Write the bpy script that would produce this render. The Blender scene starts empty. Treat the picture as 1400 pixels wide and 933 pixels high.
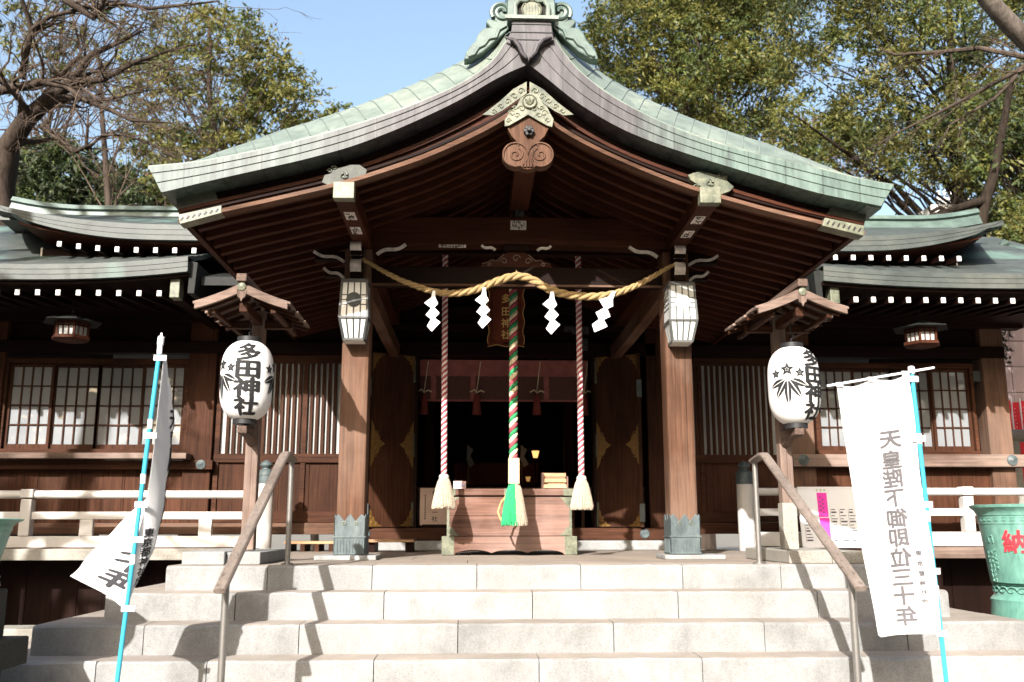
# A small Shinto shrine hall with a gabled porch, stone steps, lanterns, banners and winter trees.
import bpy, bmesh, math, random
import numpy as np
from mathutils import Vector, Matrix

random.seed(7)
rng = np.random.default_rng(11)
R = math.radians
PI = math.pi
scene = bpy.context.scene
col = scene.collection

# ------------------------------------------------------------------ camera, sky, sun, exposure
CAM = np.array([-0.4088, -8.7720, 0.2898])
F_PX, YAW, PITCH, ROLL = 1298.0, 0.0406, 0.1925, -0.0009
_F = np.array([math.sin(YAW) * math.cos(PITCH), math.cos(YAW) * math.cos(PITCH), math.sin(PITCH)])
_R = np.array([math.cos(YAW), -math.sin(YAW), 0.0])
_U = np.cross(_R, _F)
_R, _U = math.cos(ROLL) * _R + math.sin(ROLL) * _U, -math.sin(ROLL) * _R + math.cos(ROLL) * _U
cd = bpy.data.cameras.new('camera')
cam = bpy.data.objects.new('camera', cd)
col.objects.link(cam)
cam.matrix_world = Matrix(((_R[0], _U[0], -_F[0], CAM[0]), (_R[1], _U[1], -_F[1], CAM[1]),
                           (_R[2], _U[2], -_F[2], CAM[2]), (0, 0, 0, 1)))
cd.sensor_width = 36.0
cd.lens = 36.0 * F_PX / 1400.0
cd.clip_start, cd.clip_end = 0.05, 2000
scene.camera = cam
cd.dof.use_dof, cd.dof.focus_distance, cd.dof.aperture_fstop = True, 8.4, 2.2

SUN_AZ, SUN_EL = R(19.5), R(30)          # light comes from behind the viewer's left shoulder
world = bpy.data.worlds.new('World')
scene.world = world
world.use_nodes = True
wn = world.node_tree.nodes
wl = world.node_tree.links
sky = wn.new('ShaderNodeTexSky')
sky.sky_type = 'NISHITA'
sky.sun_disc = False
sky.sun_elevation = SUN_EL
sky.sun_rotation = PI + SUN_AZ
sky.air_density, sky.dust_density, sky.ozone_density = 1.35, 6.0, 1.5
wl.new(sky.outputs[0], wn['Background'].inputs[0])
wn['Background'].inputs[1].default_value = 0.128
sd = bpy.data.lights.new('sun', 'SUN')
sd.energy, sd.angle, sd.color = 4.7, R(0.53), (1.0, 0.965, 0.92)
sun = bpy.data.objects.new('sun', sd)
col.objects.link(sun)
SUN_DIR = Vector((math.sin(SUN_AZ) * math.cos(SUN_EL), math.cos(SUN_AZ) * math.cos(SUN_EL), -math.sin(SUN_EL)))
sun.rotation_euler = SUN_DIR.to_track_quat('-Z', 'Y').to_euler()
sun.location = (-10, -25, 20)
vs = scene.view_settings
vs.view_transform, vs.look, vs.gamma, vs.use_curve_mapping = 'Standard', 'None', 1.0, False
vs.exposure = 1.42
scene.cycles.max_bounces = 6
scene.cycles.diffuse_bounces = 3
scene.cycles.transparent_max_bounces = 8
scene.cycles.use_denoising = True


def at(u, v, Y):
    """The point in the plane y = Y that stands at pixel (u, v) of the surveyed photograph: (x, z)."""
    d = _F + _R * (u - 700) / F_PX - _U * (v - 466.5) / F_PX
    p = CAM + d * ((Y - CAM[1]) / d[1])
    return float(p[0]), float(p[2])


def at3(u, v, Y):
    x, z = at(u, v, Y)
    return (x, Y, z)


# ------------------------------------------------------------------ objects
def thing(name, label, cat, loc=(0, 0, 0), rz=0.0, group=None):
    o = bpy.data.objects.new(name, None)
    col.objects.link(o)
    o.empty_display_size = 0.2
    o.location = loc
    o.rotation_euler = (0, 0, rz)
    return tag(o, label, cat, group)


def tag(o, label=None, cat=None, group=None, kind=None):
    if label: o['label'] = label
    if cat: o['category'] = cat
    if group: o['group'] = group
    if kind: o['kind'] = kind
    return o


def kids(o):
    return [c for c in bpy.data.objects if c.parent == o]


def copy_tree(o, parent=None):
    c = o.copy()
    col.objects.link(c)
    c.parent = parent
    for ch in kids(o):
        copy_tree(ch, c)
    return c


class MB:
    """Collects shapes; build() links them as one mesh object. off: where the thing stands, for shapes given in world coordinates."""
    def __init__(self, off=(0, 0, 0)):
        self.v, self.f, self.m, self.off, self.cur = [], [], [], np.array(off, float), 0

    def mat(self, i):
        self.cur = i
        return self

    def add(self, verts, faces):
        n = len(self.v)
        self.v.extend([tuple(p) for p in verts])
        self.f.extend([tuple(i + n for i in f) for f in faces])
        self.m.extend([self.cur] * len(faces))
        return self

    def box(self, c, s, rot=None, taper=1.0):
        hx, hy, hz = s[0] / 2, s[1] / 2, s[2] / 2
        vs_ = []
        for z in (-hz, hz):
            k = taper if z > 0 else 1.0
            for x, y in ((-hx, -hy), (hx, -hy), (hx, hy), (-hx, hy)):
                p = Vector((x * k, y * k, z))
                if rot is not None: p = rot @ p
                vs_.append((p.x + c[0], p.y + c[1], p.z + c[2]))
        return self.add(vs_, [(3, 2, 1, 0), (4, 5, 6, 7), (0, 1, 5, 4), (1, 2, 6, 5), (2, 3, 7, 6), (3, 0, 4, 7)])

    def bx(self, x0, x1, y0, y1, z0, z1):
        return self.box(((x0 + x1) / 2, (y0 + y1) / 2, (z0 + z1) / 2), (x1 - x0, y1 - y0, z1 - z0))

    def sweep(self, path, section, up=(0, 0, 1), closed=False, caps=True, scale=None):
        """section: (side, up) points carried along path."""
        P = [Vector(p) for p in path]
        U0 = Vector(up)
        n, k = len(P), len(section)
        vs_ = []
        for i, p in enumerate(P):
            t = (P[min(i + 1, n - 1)] - P[max(i - 1, 0)]).normalized()
            s = t.cross(U0)
            if s.length < 1e-4: s = t.cross(Vector((0, 1, 0)))
            s.normalize()
            u = s.cross(t).normalized()
            q = 1.0 if scale is None else scale[i]
            vs_ += [tuple(p + s * a * q + u * b * q) for a, b in section]
        fs = []
        for i in range(n - 1):
            for j in range(k):
                j2 = (j + 1) % k
                fs.append((i * k + j, i * k + j2, (i + 1) * k + j2, (i + 1) * k + j))
        if caps:
            fs.append(tuple(range(k - 1, -1, -1)))
            fs.append(tuple((n - 1) * k + j for j in range(k)))
        return self.add(vs_, fs)

    def tube(self, path, r, n=10, up=(0, 0, 1), caps=True):
        sc = None
        if not isinstance(r, (int, float)):
            sc, r = list(r), 1.0
        return self.sweep(path, [(r * math.cos(2 * PI * i / n), r * math.sin(2 * PI * i / n)) for i in range(n)], up, caps=caps, scale=sc)

    def bar(self, a, b, w, h, up=(0, 0, 1)):
        return self.sweep([a, b], [(-w / 2, -h / 2), (w / 2, -h / 2), (w / 2, h / 2), (-w / 2, h / 2)], up)

    def lathe(self, prof, c=(0, 0, 0), n=24, caps=True):
        vs_, fs = [], []
        for r, z in prof:
            for i in range(n):
                a = 2 * PI * i / n
                vs_.append((c[0] + r * math.cos(a), c[1] + r * math.sin(a), c[2] + z))
        for k in range(len(prof) - 1):
            for i in range(n):
                j = (i + 1) % n
                fs.append((k * n + i, k * n + j, (k + 1) * n + j, (k + 1) * n + i))
        if caps:
            fs.append(tuple(range(n - 1, -1, -1)))
            fs.append(tuple((len(prof) - 1) * n + i for i in range(n)))
        return self.add(vs_, fs)

    def plate(self, pts, y0, y1):
        """outline (x, z) extruded from y0 to y1."""
        n = len(pts)
        a = sum(pts[i][0] * pts[(i + 1) % n][1] - pts[(i + 1) % n][0] * pts[i][1] for i in range(n))
        if a < 0: pts = pts[::-1]
        vs_ = [(x, y0, z) for x, z in pts] + [(x, y1, z) for x, z in pts]
        fs = [tuple(range(n)), tuple(range(2 * n - 1, n - 1, -1))]
        fs += [(i + n, (i + 1) % n + n, (i + 1) % n, i) for i in range(n)]
        return self.add(vs_, fs)

    def slab(self, top, bot, y0, y1):
        """A curved strip: matching lists of (x, z) along its top and bottom edges, from y0 to y1."""
        n = len(top)
        vs_ = []
        for y in (y0, y1):
            vs_ += [(x, y, z) for x, z in top] + [(x, y, z) for x, z in bot]
        fs = []
        for i in range(n - 1):
            fs += [(i, n + i, n + i + 1, i + 1), (2 * n + i, 2 * n + i + 1, 3 * n + i + 1, 3 * n + i),
                   (i, i + 1, 2 * n + i + 1, 2 * n + i), (n + i, 3 * n + i, 3 * n + i + 1, n + i + 1)]
        fs += [(0, 2 * n, 3 * n, n), (n - 1, 2 * n - 1, 4 * n - 1, 3 * n - 1)]
        return self.add(vs_, fs)

    def sheet(self, grid, thick=(0, 0, -0.05)):
        """grid[i][j] of points, closed to a slab by the offset thick."""
        a, b = len(grid), len(grid[0])
        T = np.array(thick)
        vs_ = [tuple(p) for r in grid for p in r]
        vs_ += [tuple(np.array(p) + T) for r in grid for p in r]
        N = a * b
        fs = []
        for i in range(a - 1):
            for j in range(b - 1):
                q = (i * b + j, i * b + j + 1, (i + 1) * b + j + 1, (i + 1) * b + j)
                fs += [q, tuple(N + x for x in reversed(q))]
        for j in range(b - 1):
            fs += [(j + 1, j, N + j, N + j + 1), ((a - 1) * b + j, (a - 1) * b + j + 1, N + (a - 1) * b + j + 1, N + (a - 1) * b + j)]
        for i in range(a - 1):
            fs += [(i * b, (i + 1) * b, N + (i + 1) * b, N + i * b), ((i + 1) * b + b - 1, i * b + b - 1, N + i * b + b - 1, N + (i + 1) * b + b - 1)]
        return self.add(vs_, fs)

    def build(self, name, mats, parent=None, label=None, bevel=0.0, smooth=False, angle=40, fix=False):
        me = bpy.data.meshes.new(name)
        o_ = self.off
        me.from_pydata([(p[0] - o_[0], p[1] - o_[1], p[2] - o_[2]) for p in self.v], [], self.f)
        if not isinstance(mats, (list, tuple)): mats = [mats]
        for m in mats: me.materials.append(m)
        if len(mats) > 1: me.polygons.foreach_set('material_index', self.m)
        if fix:
            bm = bmesh.new(); bm.from_mesh(me)
            bmesh.ops.recalc_face_normals(bm, faces=bm.faces[:])
            bm.to_mesh(me); bm.free()
        if smooth:
            me.polygons.foreach_set('use_smooth', [True] * len(me.polygons))
            me.set_sharp_from_angle(angle=R(angle))
        me.update()
        o = bpy.data.objects.new(name, me)
        col.objects.link(o)
        if parent: o.parent = parent
        if label: o['label'] = label
        if bevel:
            md = o.modifiers.new('bevel', 'BEVEL')
            md.width, md.segments, md.limit_method, md.angle_limit = bevel, 2, 'ANGLE', R(50)
            md.harden_normals = False
        return o


def lerp(a, b, t):
    return a + (b - a) * t


def resample(pts, n):
    """n points spread evenly along the x of a polyline of (x, z)."""
    pts = sorted(pts)
    xs = np.array([p[0] for p in pts]); zs = np.array([p[1] for p in pts])
    # smooth monotone-ish curve: fit a spline of moving average through dense samples
    X = np.linspace(xs[0], xs[-1], 400)
    Z = np.interp(X, xs, zs)
    k = np.ones(41) / 41
    Zp = np.concatenate([2 * Z[0] - Z[20:0:-1], Z, 2 * Z[-1] - Z[-2:-22:-1]])
    Zs = np.convolve(Zp, k, 'valid')
    Xn = np.linspace(xs[0], xs[-1], n)
    return [(float(x), float(z)) for x, z in zip(Xn, np.interp(Xn, X, Zs))]


# ------------------------------------------------------------------ writing
_gl = {}
def glyph(ch, bold):
    key = (ch, bold)
    if key in _gl: return _gl[key]
    for b in (bold, bold * 0.5, 0.0):
        c = bpy.data.curves.new('glyph', 'FONT')
        c.body, c.size, c.fill_mode, c.offset, c.resolution_u, c.dimensions = ch, 1.0, 'FRONT', b, 3, '2D'
        o = bpy.data.objects.new('glyph', c)
        col.objects.link(o)
        bpy.context.view_layer.update()
        dg = bpy.context.evaluated_depsgraph_get()
        m = bpy.data.meshes.new_from_object(o.evaluated_get(dg))
        vs_ = [(v.co.x - 0.5, v.co.y - 0.383) for v in m.vertices]
        fs = [tuple(p.vertices) for p in m.polygons]
        bpy.data.objects.remove(o); bpy.data.curves.remove(c); bpy.data.meshes.remove(m)
        if all(abs(y) < 0.6 and abs(x) < 0.6 for x, y in vs_): break
    _gl[key] = (vs_, fs)
    return _gl[key]


def writing(cells, fn, bold=0.02, cut=None, mirror=False, heavy=0.0):
    """cells: (char, cx, cy, w, h) in sheet units; fn(x, y) -> 3-D point. cut: spacing at which the glyphs are sliced so they follow a bend."""
    bm = bmesh.new()
    for ch, cx, cy, w, h in cells:
        vs_, fs = glyph(ch, bold)
        # heavy brush strokes: the glyph laid over itself a few times, slightly shifted
        for k, (ox, oy) in enumerate([(0, 0)] + ([(heavy, 0), (-heavy, 0), (0, heavy * 0.7), (0, -heavy * 0.7), (heavy * 0.6, heavy * 0.5), (-heavy * 0.6, -heavy * 0.5)] if heavy else [])):
            bv = [bm.verts.new((cx + (-x if mirror else x) * w + ox * w, cy + y * h + oy * h, k)) for x, y in vs_]
            for f in fs:
                try: bm.faces.new([bv[i] for i in (reversed(f) if mirror else f)])
                except ValueError: pass
    if cut:
        xs = [v.co.x for v in bm.verts]; ys = [v.co.y for v in bm.verts]
        for ax, lo, hi in ((0, min(xs), max(xs)), (1, min(ys), max(ys))):
            c = lo + cut
            while c < hi:
                no = (1, 0, 0) if ax == 0 else (0, 1, 0)
                co = (c, 0, 0) if ax == 0 else (0, c, 0)
                bmesh.ops.bisect_plane(bm, geom=bm.verts[:] + bm.edges[:] + bm.faces[:], plane_co=co, plane_no=no)
                c += cut
    bm.verts.index_update()
    mb = MB()
    base = [fn(v.co.x, v.co.y, v.co.z) for v in bm.verts]
    mb.add([tuple(p) for p in base], [tuple(v.index for v in f.verts) for f in bm.faces])
    bm.free()
    return mb


# ------------------------------------------------------------------ materials
def new_mat(name):
    m = bpy.data.materials.new(name)
    m.use_nodes = True
    nt = m.node_tree
    return m, nt, nt.nodes['Principled BSDF'], nt.links


def ramp(nt, stops):
    r = nt.nodes.new('ShaderNodeValToRGB')
    e = r.color_ramp.elements
    while len(e) < len(stops): e.new(0.5)
    for x, (p, c) in zip(e, stops):
        x.position, x.color = p, (*c, 1)
    return r


def noise(nt, vec, scale, detail=4, rough=0.55, stretch=None):
    n = nt.nodes.new('ShaderNodeTexNoise')
    n.inputs['Scale'].default_value, n.inputs['Detail'].default_value, n.inputs['Roughness'].default_value = scale, detail, rough
    if stretch is not None:
        mp = nt.nodes.new('ShaderNodeMapping')
        mp.inputs['Scale'].default_value = stretch
        nt.links.new(vec, mp.inputs[0])
        vec = mp.outputs[0]
    nt.links.new(vec, n.inputs['Vector'])
    return n


def mix(nt, a, b, fac, mode='MIX'):
    m = nt.nodes.new('ShaderNodeMix')
    m.data_type, m.blend_type = 'RGBA', mode
    for s, x in ((m.inputs[0], fac), (m.inputs[6], a), (m.inputs[7], b)):
        if hasattr(x, 'is_linked'): nt.links.new(x, s)
        elif isinstance(x, (tuple, list)): s.default_value = (*x, 1) if len(x) == 3 else x
        else: s.default_value = x
    return m.outputs[2]


def bump(nt, b, height, strength, dist):
    n = nt.nodes.new('ShaderNodeBump')
    n.inputs['Strength'].default_value, n.inputs['Distance'].default_value = strength, dist
    nt.links.new(height, n.inputs['Height'])
    nt.links.new(n.outputs[0], b.inputs['Normal'])


def coords(nt):
    return nt.nodes.new('ShaderNodeTexCoord').outputs['Object']


def wood(name, c, axis='Z', var=0.45, rough=0.62, grain=1.0, grey=0.0, greycol=(0.33, 0.29, 0.26)):
    m, nt, b, l = new_mat(name)
    v = coords(nt)
    st = {'X': (0.6, 14, 14), 'Y': (14, 0.6, 14), 'Z': (14, 14, 0.6)}[axis]
    n1 = noise(nt, v, 3.2 * grain, 6, 0.62, st)
    n2 = noise(nt, v, 1.1, 4, 0.5)
    st2 = tuple(x * (3 if x > 1 else 0.5) for x in st)
    n3 = noise(nt, v, 5.0 * grain, 3, 0.6, st2)
    lo, hi = tuple(x * (1 - var) for x in c), tuple(min(1, x * (1 + var * 0.7)) for x in c)
    r = ramp(nt, [(0.3, lo), (0.55, c), (0.75, hi)])
    l.new(n1.outputs[0], r.inputs[0])
    r2 = ramp(nt, [(0.35, (0.72, 0.70, 0.70)), (0.65, (1.12, 1.1, 1.08))])
    l.new(n2.outputs[0], r2.inputs[0])
    o = mix(nt, r.outputs[0], r2.outputs[0], 1.0, 'MULTIPLY')
    st3 = tuple(x * (2.2 if x > 1 else 0.35) for x in st)
    n4 = noise(nt, v, 2.2 * grain, 2, 0.4, st3)          # dark drying cracks along the grain
    r4 = ramp(nt, [(0.655, (1, 1, 1)), (0.70, (0.35, 0.33, 0.32))])
    l.new(n4.outputs[0], r4.inputs[0])
    o = mix(nt, o, r4.outputs[0], 0.8, 'MULTIPLY')
    st4 = tuple(x * (0.12 if x > 1 else 0.5) for x in st)
    n5 = noise(nt, v, 2.6, 5, 0.65, st4)                 # water marks
    r5 = ramp(nt, [(0.35, (0.60, 0.58, 0.57)), (0.58, (1.08, 1.07, 1.06))])
    l.new(n5.outputs[0], r5.inputs[0])
    o = mix(nt, o, r5.outputs[0], 0.75, 'MULTIPLY')
    if grey:
        r3 = ramp(nt, [(0.42, (0, 0, 0)), (0.7, (grey, grey, grey))])
        l.new(n2.outputs[0], r3.inputs[0])
        o = mix(nt, o, greycol, r3.outputs[0])
    oi = nt.nodes.new('ShaderNodeObjectInfo')
    mr = nt.nodes.new('ShaderNodeMapRange')
    mr.inputs['To Min'].default_value, mr.inputs['To Max'].default_value = 0.86, 1.14
    l.new(oi.outputs['Random'], mr.inputs[0])
    hs = nt.nodes.new('ShaderNodeHueSaturation')
    l.new(o, hs.inputs['Color']); l.new(mr.outputs[0], hs.inputs['Value'])
    l.new(hs.outputs[0], b.inputs['Base Color'])
    b.inputs['Roughness'].default_value = rough
    b.inputs['Specular IOR Level'].default_value = 0.08
    bump(nt, b, n3.outputs[0], 0.35, 0.004)
    return m


def plain(name, c, rough=0.6, metal=0.0, var=0.12, scale=6.0, spec=0.4, bmp=0.0, dirt=None, dirt_amt=0.0):
    m, nt, b, l = new_mat(name)
    v = coords(nt)
    n = noise(nt, v, scale, 5, 0.6)
    r = ramp(nt, [(0.3, tuple(x * (1 - var) for x in c)), (0.7, tuple(min(1, x * (1 + var)) for x in c))])
    l.new(n.outputs[0], r.inputs[0])
    o = r.outputs[0]
    if dirt:
        n2 = noise(nt, v, scale * 0.5, 8, 0.7, (1, 1, 0.35))
        r2 = ramp(nt, [(0.52, (0, 0, 0)), (0.72, (dirt_amt,) * 3)])
        l.new(n2.outputs[0], r2.inputs[0])
        o = mix(nt, o, dirt, r2.outputs[0])
    l.new(o, b.inputs['Base Color'])
    b.inputs['Roughness'].default_value, b.inputs['Metallic'].default_value = rough, metal
    b.inputs['Specular IOR Level'].default_value = spec
    if bmp: bump(nt, b, n.outputs[0], bmp, 0.01)
    return m


def copper(name, stops, streak=(1, 1, 1), rough=0.55, scale=2.2, spots=None):
    m, nt, b, l = new_mat(name)
    v = coords(nt)
    n = noise(nt, v, scale, 8, 0.68, streak)
    r = ramp(nt, stops)
    l.new(n.outputs[0], r.inputs[0])
    n2 = noise(nt, v, scale * 6, 5, 0.7, streak)
    r2 = ramp(nt, [(0.3, (0.62, 0.62, 0.64)), (0.6, (1.12, 1.12, 1.1))])
    l.new(n2.outputs[0], r2.inputs[0])
    o = mix(nt, r.outputs[0], r2.outputs[0], 0.8, 'MULTIPLY')
    if spots:
        n3 = noise(nt, v, 1.1, 3, 0.5, (1, 1, 0.4))
        r3 = ramp(nt, [(0.6, (0, 0, 0)), (0.7, (1, 1, 1))])
        l.new(n3.outputs[0], r3.inputs[0])
        o = mix(nt, o, spots, r3.outputs[0])
    l.new(o, b.inputs['Base Color'])
    b.inputs['Roughness'].default_value = rough
    b.inputs['Specular IOR Level'].default_value = 0.35
    bump(nt, b, n2.outputs[0], 0.25, 0.004)
    return m


def stone(name, c, stain=(0.12, 0.13, 0.11), amt=0.5, speck=0.25):
    m, nt, b, l = new_mat(name)
    v = coords(nt)
    n1 = noise(nt, v, 110, 3, 0.7)
    n2 = noise(nt, v, 1.6, 7, 0.66)
    n3 = noise(nt, v, 3.4, 9, 0.72, (0.8, 1, 0.55))
    r1 = ramp(nt, [(0.36, tuple(x * (1 - speck * 1.6) for x in c)), (0.5, c), (0.66, tuple(min(1, x * (1 + speck)) for x in c))])
    l.new(n1.outputs[0], r1.inputs[0])
    r2 = ramp(nt, [(0.35, (0.80, 0.79, 0.76)), (0.62, (1.07, 1.07, 1.06))])
    l.new(n2.outputs[0], r2.inputs[0])
    o = mix(nt, r1.outputs[0], r2.outputs[0], 1.0, 'MULTIPLY')
    r3 = ramp(nt, [(0.47, (0, 0, 0)), (0.86, (amt,) * 3)])
    l.new(n3.outputs[0], r3.inputs[0])
    o = mix(nt, o, stain, r3.outputs[0])
    oi = nt.nodes.new('ShaderNodeObjectInfo')
    mr = nt.nodes.new('ShaderNodeMapRange')
    mr.inputs['To Min'].default_value, mr.inputs['To Max'].default_value = 0.86, 1.08
    l.new(oi.outputs['Random'], mr.inputs[0])
    hs = nt.nodes.new('ShaderNodeHueSaturation')
    l.new(o, hs.inputs['Color']); l.new(mr.outputs[0], hs.inputs['Value'])
    l.new(hs.outputs[0], b.inputs['Base Color'])
    b.inputs['Roughness'].default_value = 0.8
    b.inputs['Specular IOR Level'].default_value = 0.25
    bump(nt, b, n1.outputs[0], 0.25, 0.004)
    return m


def leafmat(name, c, var=0.4, trans=0.35):
    m, nt, b, l = new_mat(name)
    n = noise(nt, coords(nt), 0.7, 4, 0.6)
    n2 = noise(nt, coords(nt), 9.0, 2, 0.5)
    r = ramp(nt, [(0.32, tuple(x * (1 - var) for x in c)), (0.68, tuple(x * (1 + var) for x in c))])
    r2 = ramp(nt, [(0.3, (0.75, 0.78, 0.7)), (0.7, (1.2, 1.15, 1.1))])
    l.new(n.outputs[0], r.inputs[0]); l.new(n2.outputs[0], r2.inputs[0])
    o = mix(nt, r.outputs[0], r2.outputs[0], 1.0, 'MULTIPLY')
    l.new(o, b.inputs['Base Color'])
    b.inputs['Roughness'].default_value = 0.55
    b.inputs['Specular IOR Level'].default_value = 0.3
    t = nt.nodes.new('ShaderNodeBsdfTranslucent')
    l.new(o, t.inputs[0])
    ms = nt.nodes.new('ShaderNodeMixShader')
    ms.inputs[0].default_value = trans
    l.new(b.outputs[0], ms.inputs[1]); l.new(t.outputs[0], ms.inputs[2])
    l.new(ms.outputs[0], nt.nodes['Material Output'].inputs[0])
    return m


W = {}
for ax in 'XYZ':
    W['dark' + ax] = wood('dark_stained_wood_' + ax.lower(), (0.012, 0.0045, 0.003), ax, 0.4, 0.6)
    W['rafter' + ax] = wood('rafter_wood_' + ax.lower(), (0.052, 0.0175, 0.0095), ax, 0.4, 0.55)
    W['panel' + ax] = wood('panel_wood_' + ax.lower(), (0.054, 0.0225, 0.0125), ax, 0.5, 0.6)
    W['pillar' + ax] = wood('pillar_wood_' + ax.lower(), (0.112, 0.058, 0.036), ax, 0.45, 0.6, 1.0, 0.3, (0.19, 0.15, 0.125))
    W['grey' + ax] = wood('weathered_wood_' + ax.lower(), (0.17, 0.122, 0.10), ax, 0.45, 0.75, 1.0, 0.5, (0.24, 0.19, 0.165))
    W['box' + ax] = wood('bleached_box_wood_' + ax.lower(), (0.175, 0.098, 0.075), ax, 0.45, 0.8, 0.8, 0.5, (0.31, 0.235, 0.21))
M = {}
M['white'] = plain('white_paint', (0.46, 0.44, 0.415), 0.55, var=0.05, dirt=(0.38, 0.34, 0.3), dirt_amt=0.4)
M['whitewood'] = plain('white_end_paint', (0.56, 0.55, 0.53), 0.6, var=0.08, scale=30, dirt=(0.3, 0.24, 0.2), dirt_amt=0.5)
M['oldwhite'] = plain('worn_white_paint', (0.55, 0.51, 0.47), 0.7, var=0.2, scale=25, dirt=(0.2, 0.15, 0.12), dirt_amt=0.7)
M['granite'] = stone('pale_granite', (0.25, 0.25, 0.25), (0.07, 0.072, 0.068), 0.9, 0.13)
M['tread'] = stone('foot_worn_granite', (0.27, 0.235, 0.205), (0.12, 0.11, 0.095), 0.5, 0.1)
M['paving'] = stone('paving_stone', (0.25, 0.21, 0.18), (0.2, 0.19, 0.16), 0.3, 0.15)
M['darkstone'] = stone('shade_dark_stone', (0.035, 0.036, 0.03), (0.015, 0.02, 0.012), 0.7, 0.3)  # pedestal stone darkened: tree shade put into its colour
M['oldstone'] = stone('old_stone', (0.25, 0.235, 0.21), (0.1, 0.15, 0.12), 0.5, 0.2)
M['roofgreen'] = copper('verdigris_copper_sheet', [(0.30, (0.075, 0.10, 0.086)), (0.5, (0.135, 0.165, 0.14)), (0.7, (0.205, 0.225, 0.185))], (1, 1, 1), 0.5, 1.4)
M['fascia_old'] = copper('patchy_copper_fascia', [(0.30, (0.10, 0.095, 0.10)), (0.43, (0.17, 0.17, 0.17)), (0.53, (0.24, 0.31, 0.28)), (0.64, (0.33, 0.46, 0.39))], (1, 1, 0.5), 0.5, 1.5)
M['fasciagreen_old'] = copper('green_copper_fascia', [(0.28, (0.12, 0.15, 0.14)), (0.42, (0.27, 0.37, 0.32)), (0.65, (0.38, 0.52, 0.44))], (1, 1, 0.4), 0.5, 2.2)
M['wingcopper'] = copper('brown_copper_sheet', [(0.3, (0.026, 0.031, 0.030)), (0.5, (0.048, 0.057, 0.053)), (0.72, (0.085, 0.087, 0.077))], (0.6, 1, 0.7), 0.5, 1.6, (0.085, 0.135, 0.115))
M['ridgegreen'] = copper('ridge_copper', [(0.3, (0.035, 0.056, 0.05)), (0.5, (0.07, 0.106, 0.093)), (0.7, (0.118, 0.158, 0.137))], (0.5, 1, 1), 0.45, 2.0)
M['shoe'] = copper('blue_grey_copper', [(0.3, (0.035, 0.046, 0.05)), (0.5, (0.07, 0.09, 0.094)), (0.72, (0.12, 0.145, 0.142))], (1, 1, 0.5), 0.5, 4)
M['brass'] = copper('faded_gilt_copper', [(0.3, (0.045, 0.053, 0.038)), (0.48, (0.115, 0.122, 0.085)), (0.7, (0.20, 0.20, 0.145))], (1, 1, 1), 0.45, 7)
M['gold'] = plain('gilt_metal', (0.16, 0.085, 0.022), 0.42, 0.35, 0.25, 20, dirt=(0.12, 0.07, 0.03), dirt_amt=0.7)
M['gilding'] = plain('old_gilding', (0.62, 0.40, 0.13), 0.45, var=0.2)
M['roofseam'] = plain('dark_seam_copper', (0.11, 0.135, 0.12), 0.6)  # slightly darker copper for the roof seams
M['agedgilt'] = copper('aged_dark_gilt', [(0.3, (0.035, 0.043, 0.033)), (0.5, (0.08, 0.09, 0.065)), (0.7, (0.17, 0.17, 0.115))], (1, 1, 1), 0.5, 9)
M['urn'] = copper('mint_green_bronze', [(0.3, (0.07, 0.185, 0.15)), (0.5, (0.115, 0.255, 0.21)), (0.7, (0.16, 0.31, 0.255))], (1, 1, 0.35), 0.45, 3.5)
M['redpaint'] = plain('red_lettering', (0.62, 0.035, 0.05), 0.45)
M['steel'] = plain('brushed_steel', (0.27, 0.255, 0.24), 0.38, 0.75, 0.08, 20)
M['ironblack'] = plain('black_iron', (0.02, 0.02, 0.022), 0.5, 0.3)
M['lampframe'] = plain('grey_metal_frame', (0.05, 0.053, 0.053), 0.5, 0.3, 0.1)
M['lampglass'] = plain('milky_lamp_glass', (0.55, 0.56, 0.55), 0.25, 0, 0.03, 4, 0.5)
M['paper'] = plain('white_paper', (0.84, 0.84, 0.85), 0.85, var=0.02, scale=12)
M['lantern'] = plain('lantern_paper', (0.62, 0.61, 0.60), 0.6, var=0.03, scale=18)
M['ink'] = plain('black_ink', (0.016, 0.016, 0.017), 0.7, var=0.3, scale=30, spec=0.2)
M['greyink'] = plain('grey_show_through_ink', (0.10, 0.093, 0.098), 0.85, var=0.08, scale=30, spec=0.1)
M['faintink'] = plain('faint_gold_print', (0.83, 0.80, 0.755), 0.85, var=0.03, scale=10, spec=0.1)
M['cyan'] = plain('blue_plastic_pole', (0.035, 0.30, 0.43), 0.38, 0, 0.06, 8)
M['glassdark'] = plain('dark_void', (0.012, 0.010, 0.009), 0.9)
M['redcloth'] = plain('red_silk', (0.27, 0.085, 0.075), 0.8, var=0.2, scale=9)
M['blind'] = plain('brown_reed_blind', (0.085, 0.035, 0.028), 0.8, var=0.3, scale=40)
M['banner_red'] = plain('red_banner_cloth', (0.62, 0.02, 0.03), 0.75, var=0.3, scale=5)
M['straw'] = plain('straw_rope', (0.28, 0.19, 0.085), 0.85, var=0.25, scale=60)
M['rope_red'] = plain('red_cotton_rope', (0.28, 0.05, 0.07), 0.85, var=0.15, scale=40)
M['rope_white'] = plain('white_cotton_rope', (0.60, 0.55, 0.53), 0.9, var=0.1, scale=40)
M['rope_cream'] = plain('cream_cotton_rope', (0.62, 0.52, 0.36), 0.9, var=0.1, scale=40)
M['rope_green'] = plain('green_cotton_rope', (0.02, 0.20, 0.075), 0.85, var=0.2, scale=40)
M['tassel'] = plain('cream_tassel_yarn', (0.37, 0.305, 0.235), 0.95, var=0.22, scale=50)
M['tassel_green'] = plain('green_tassel_yarn', (0.02, 0.30, 0.11), 0.85, var=0.3, scale=50)
M['tassel_gold'] = plain('orange_tassel_yarn', (0.55, 0.28, 0.12), 0.85, var=0.3, scale=50)
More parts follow.
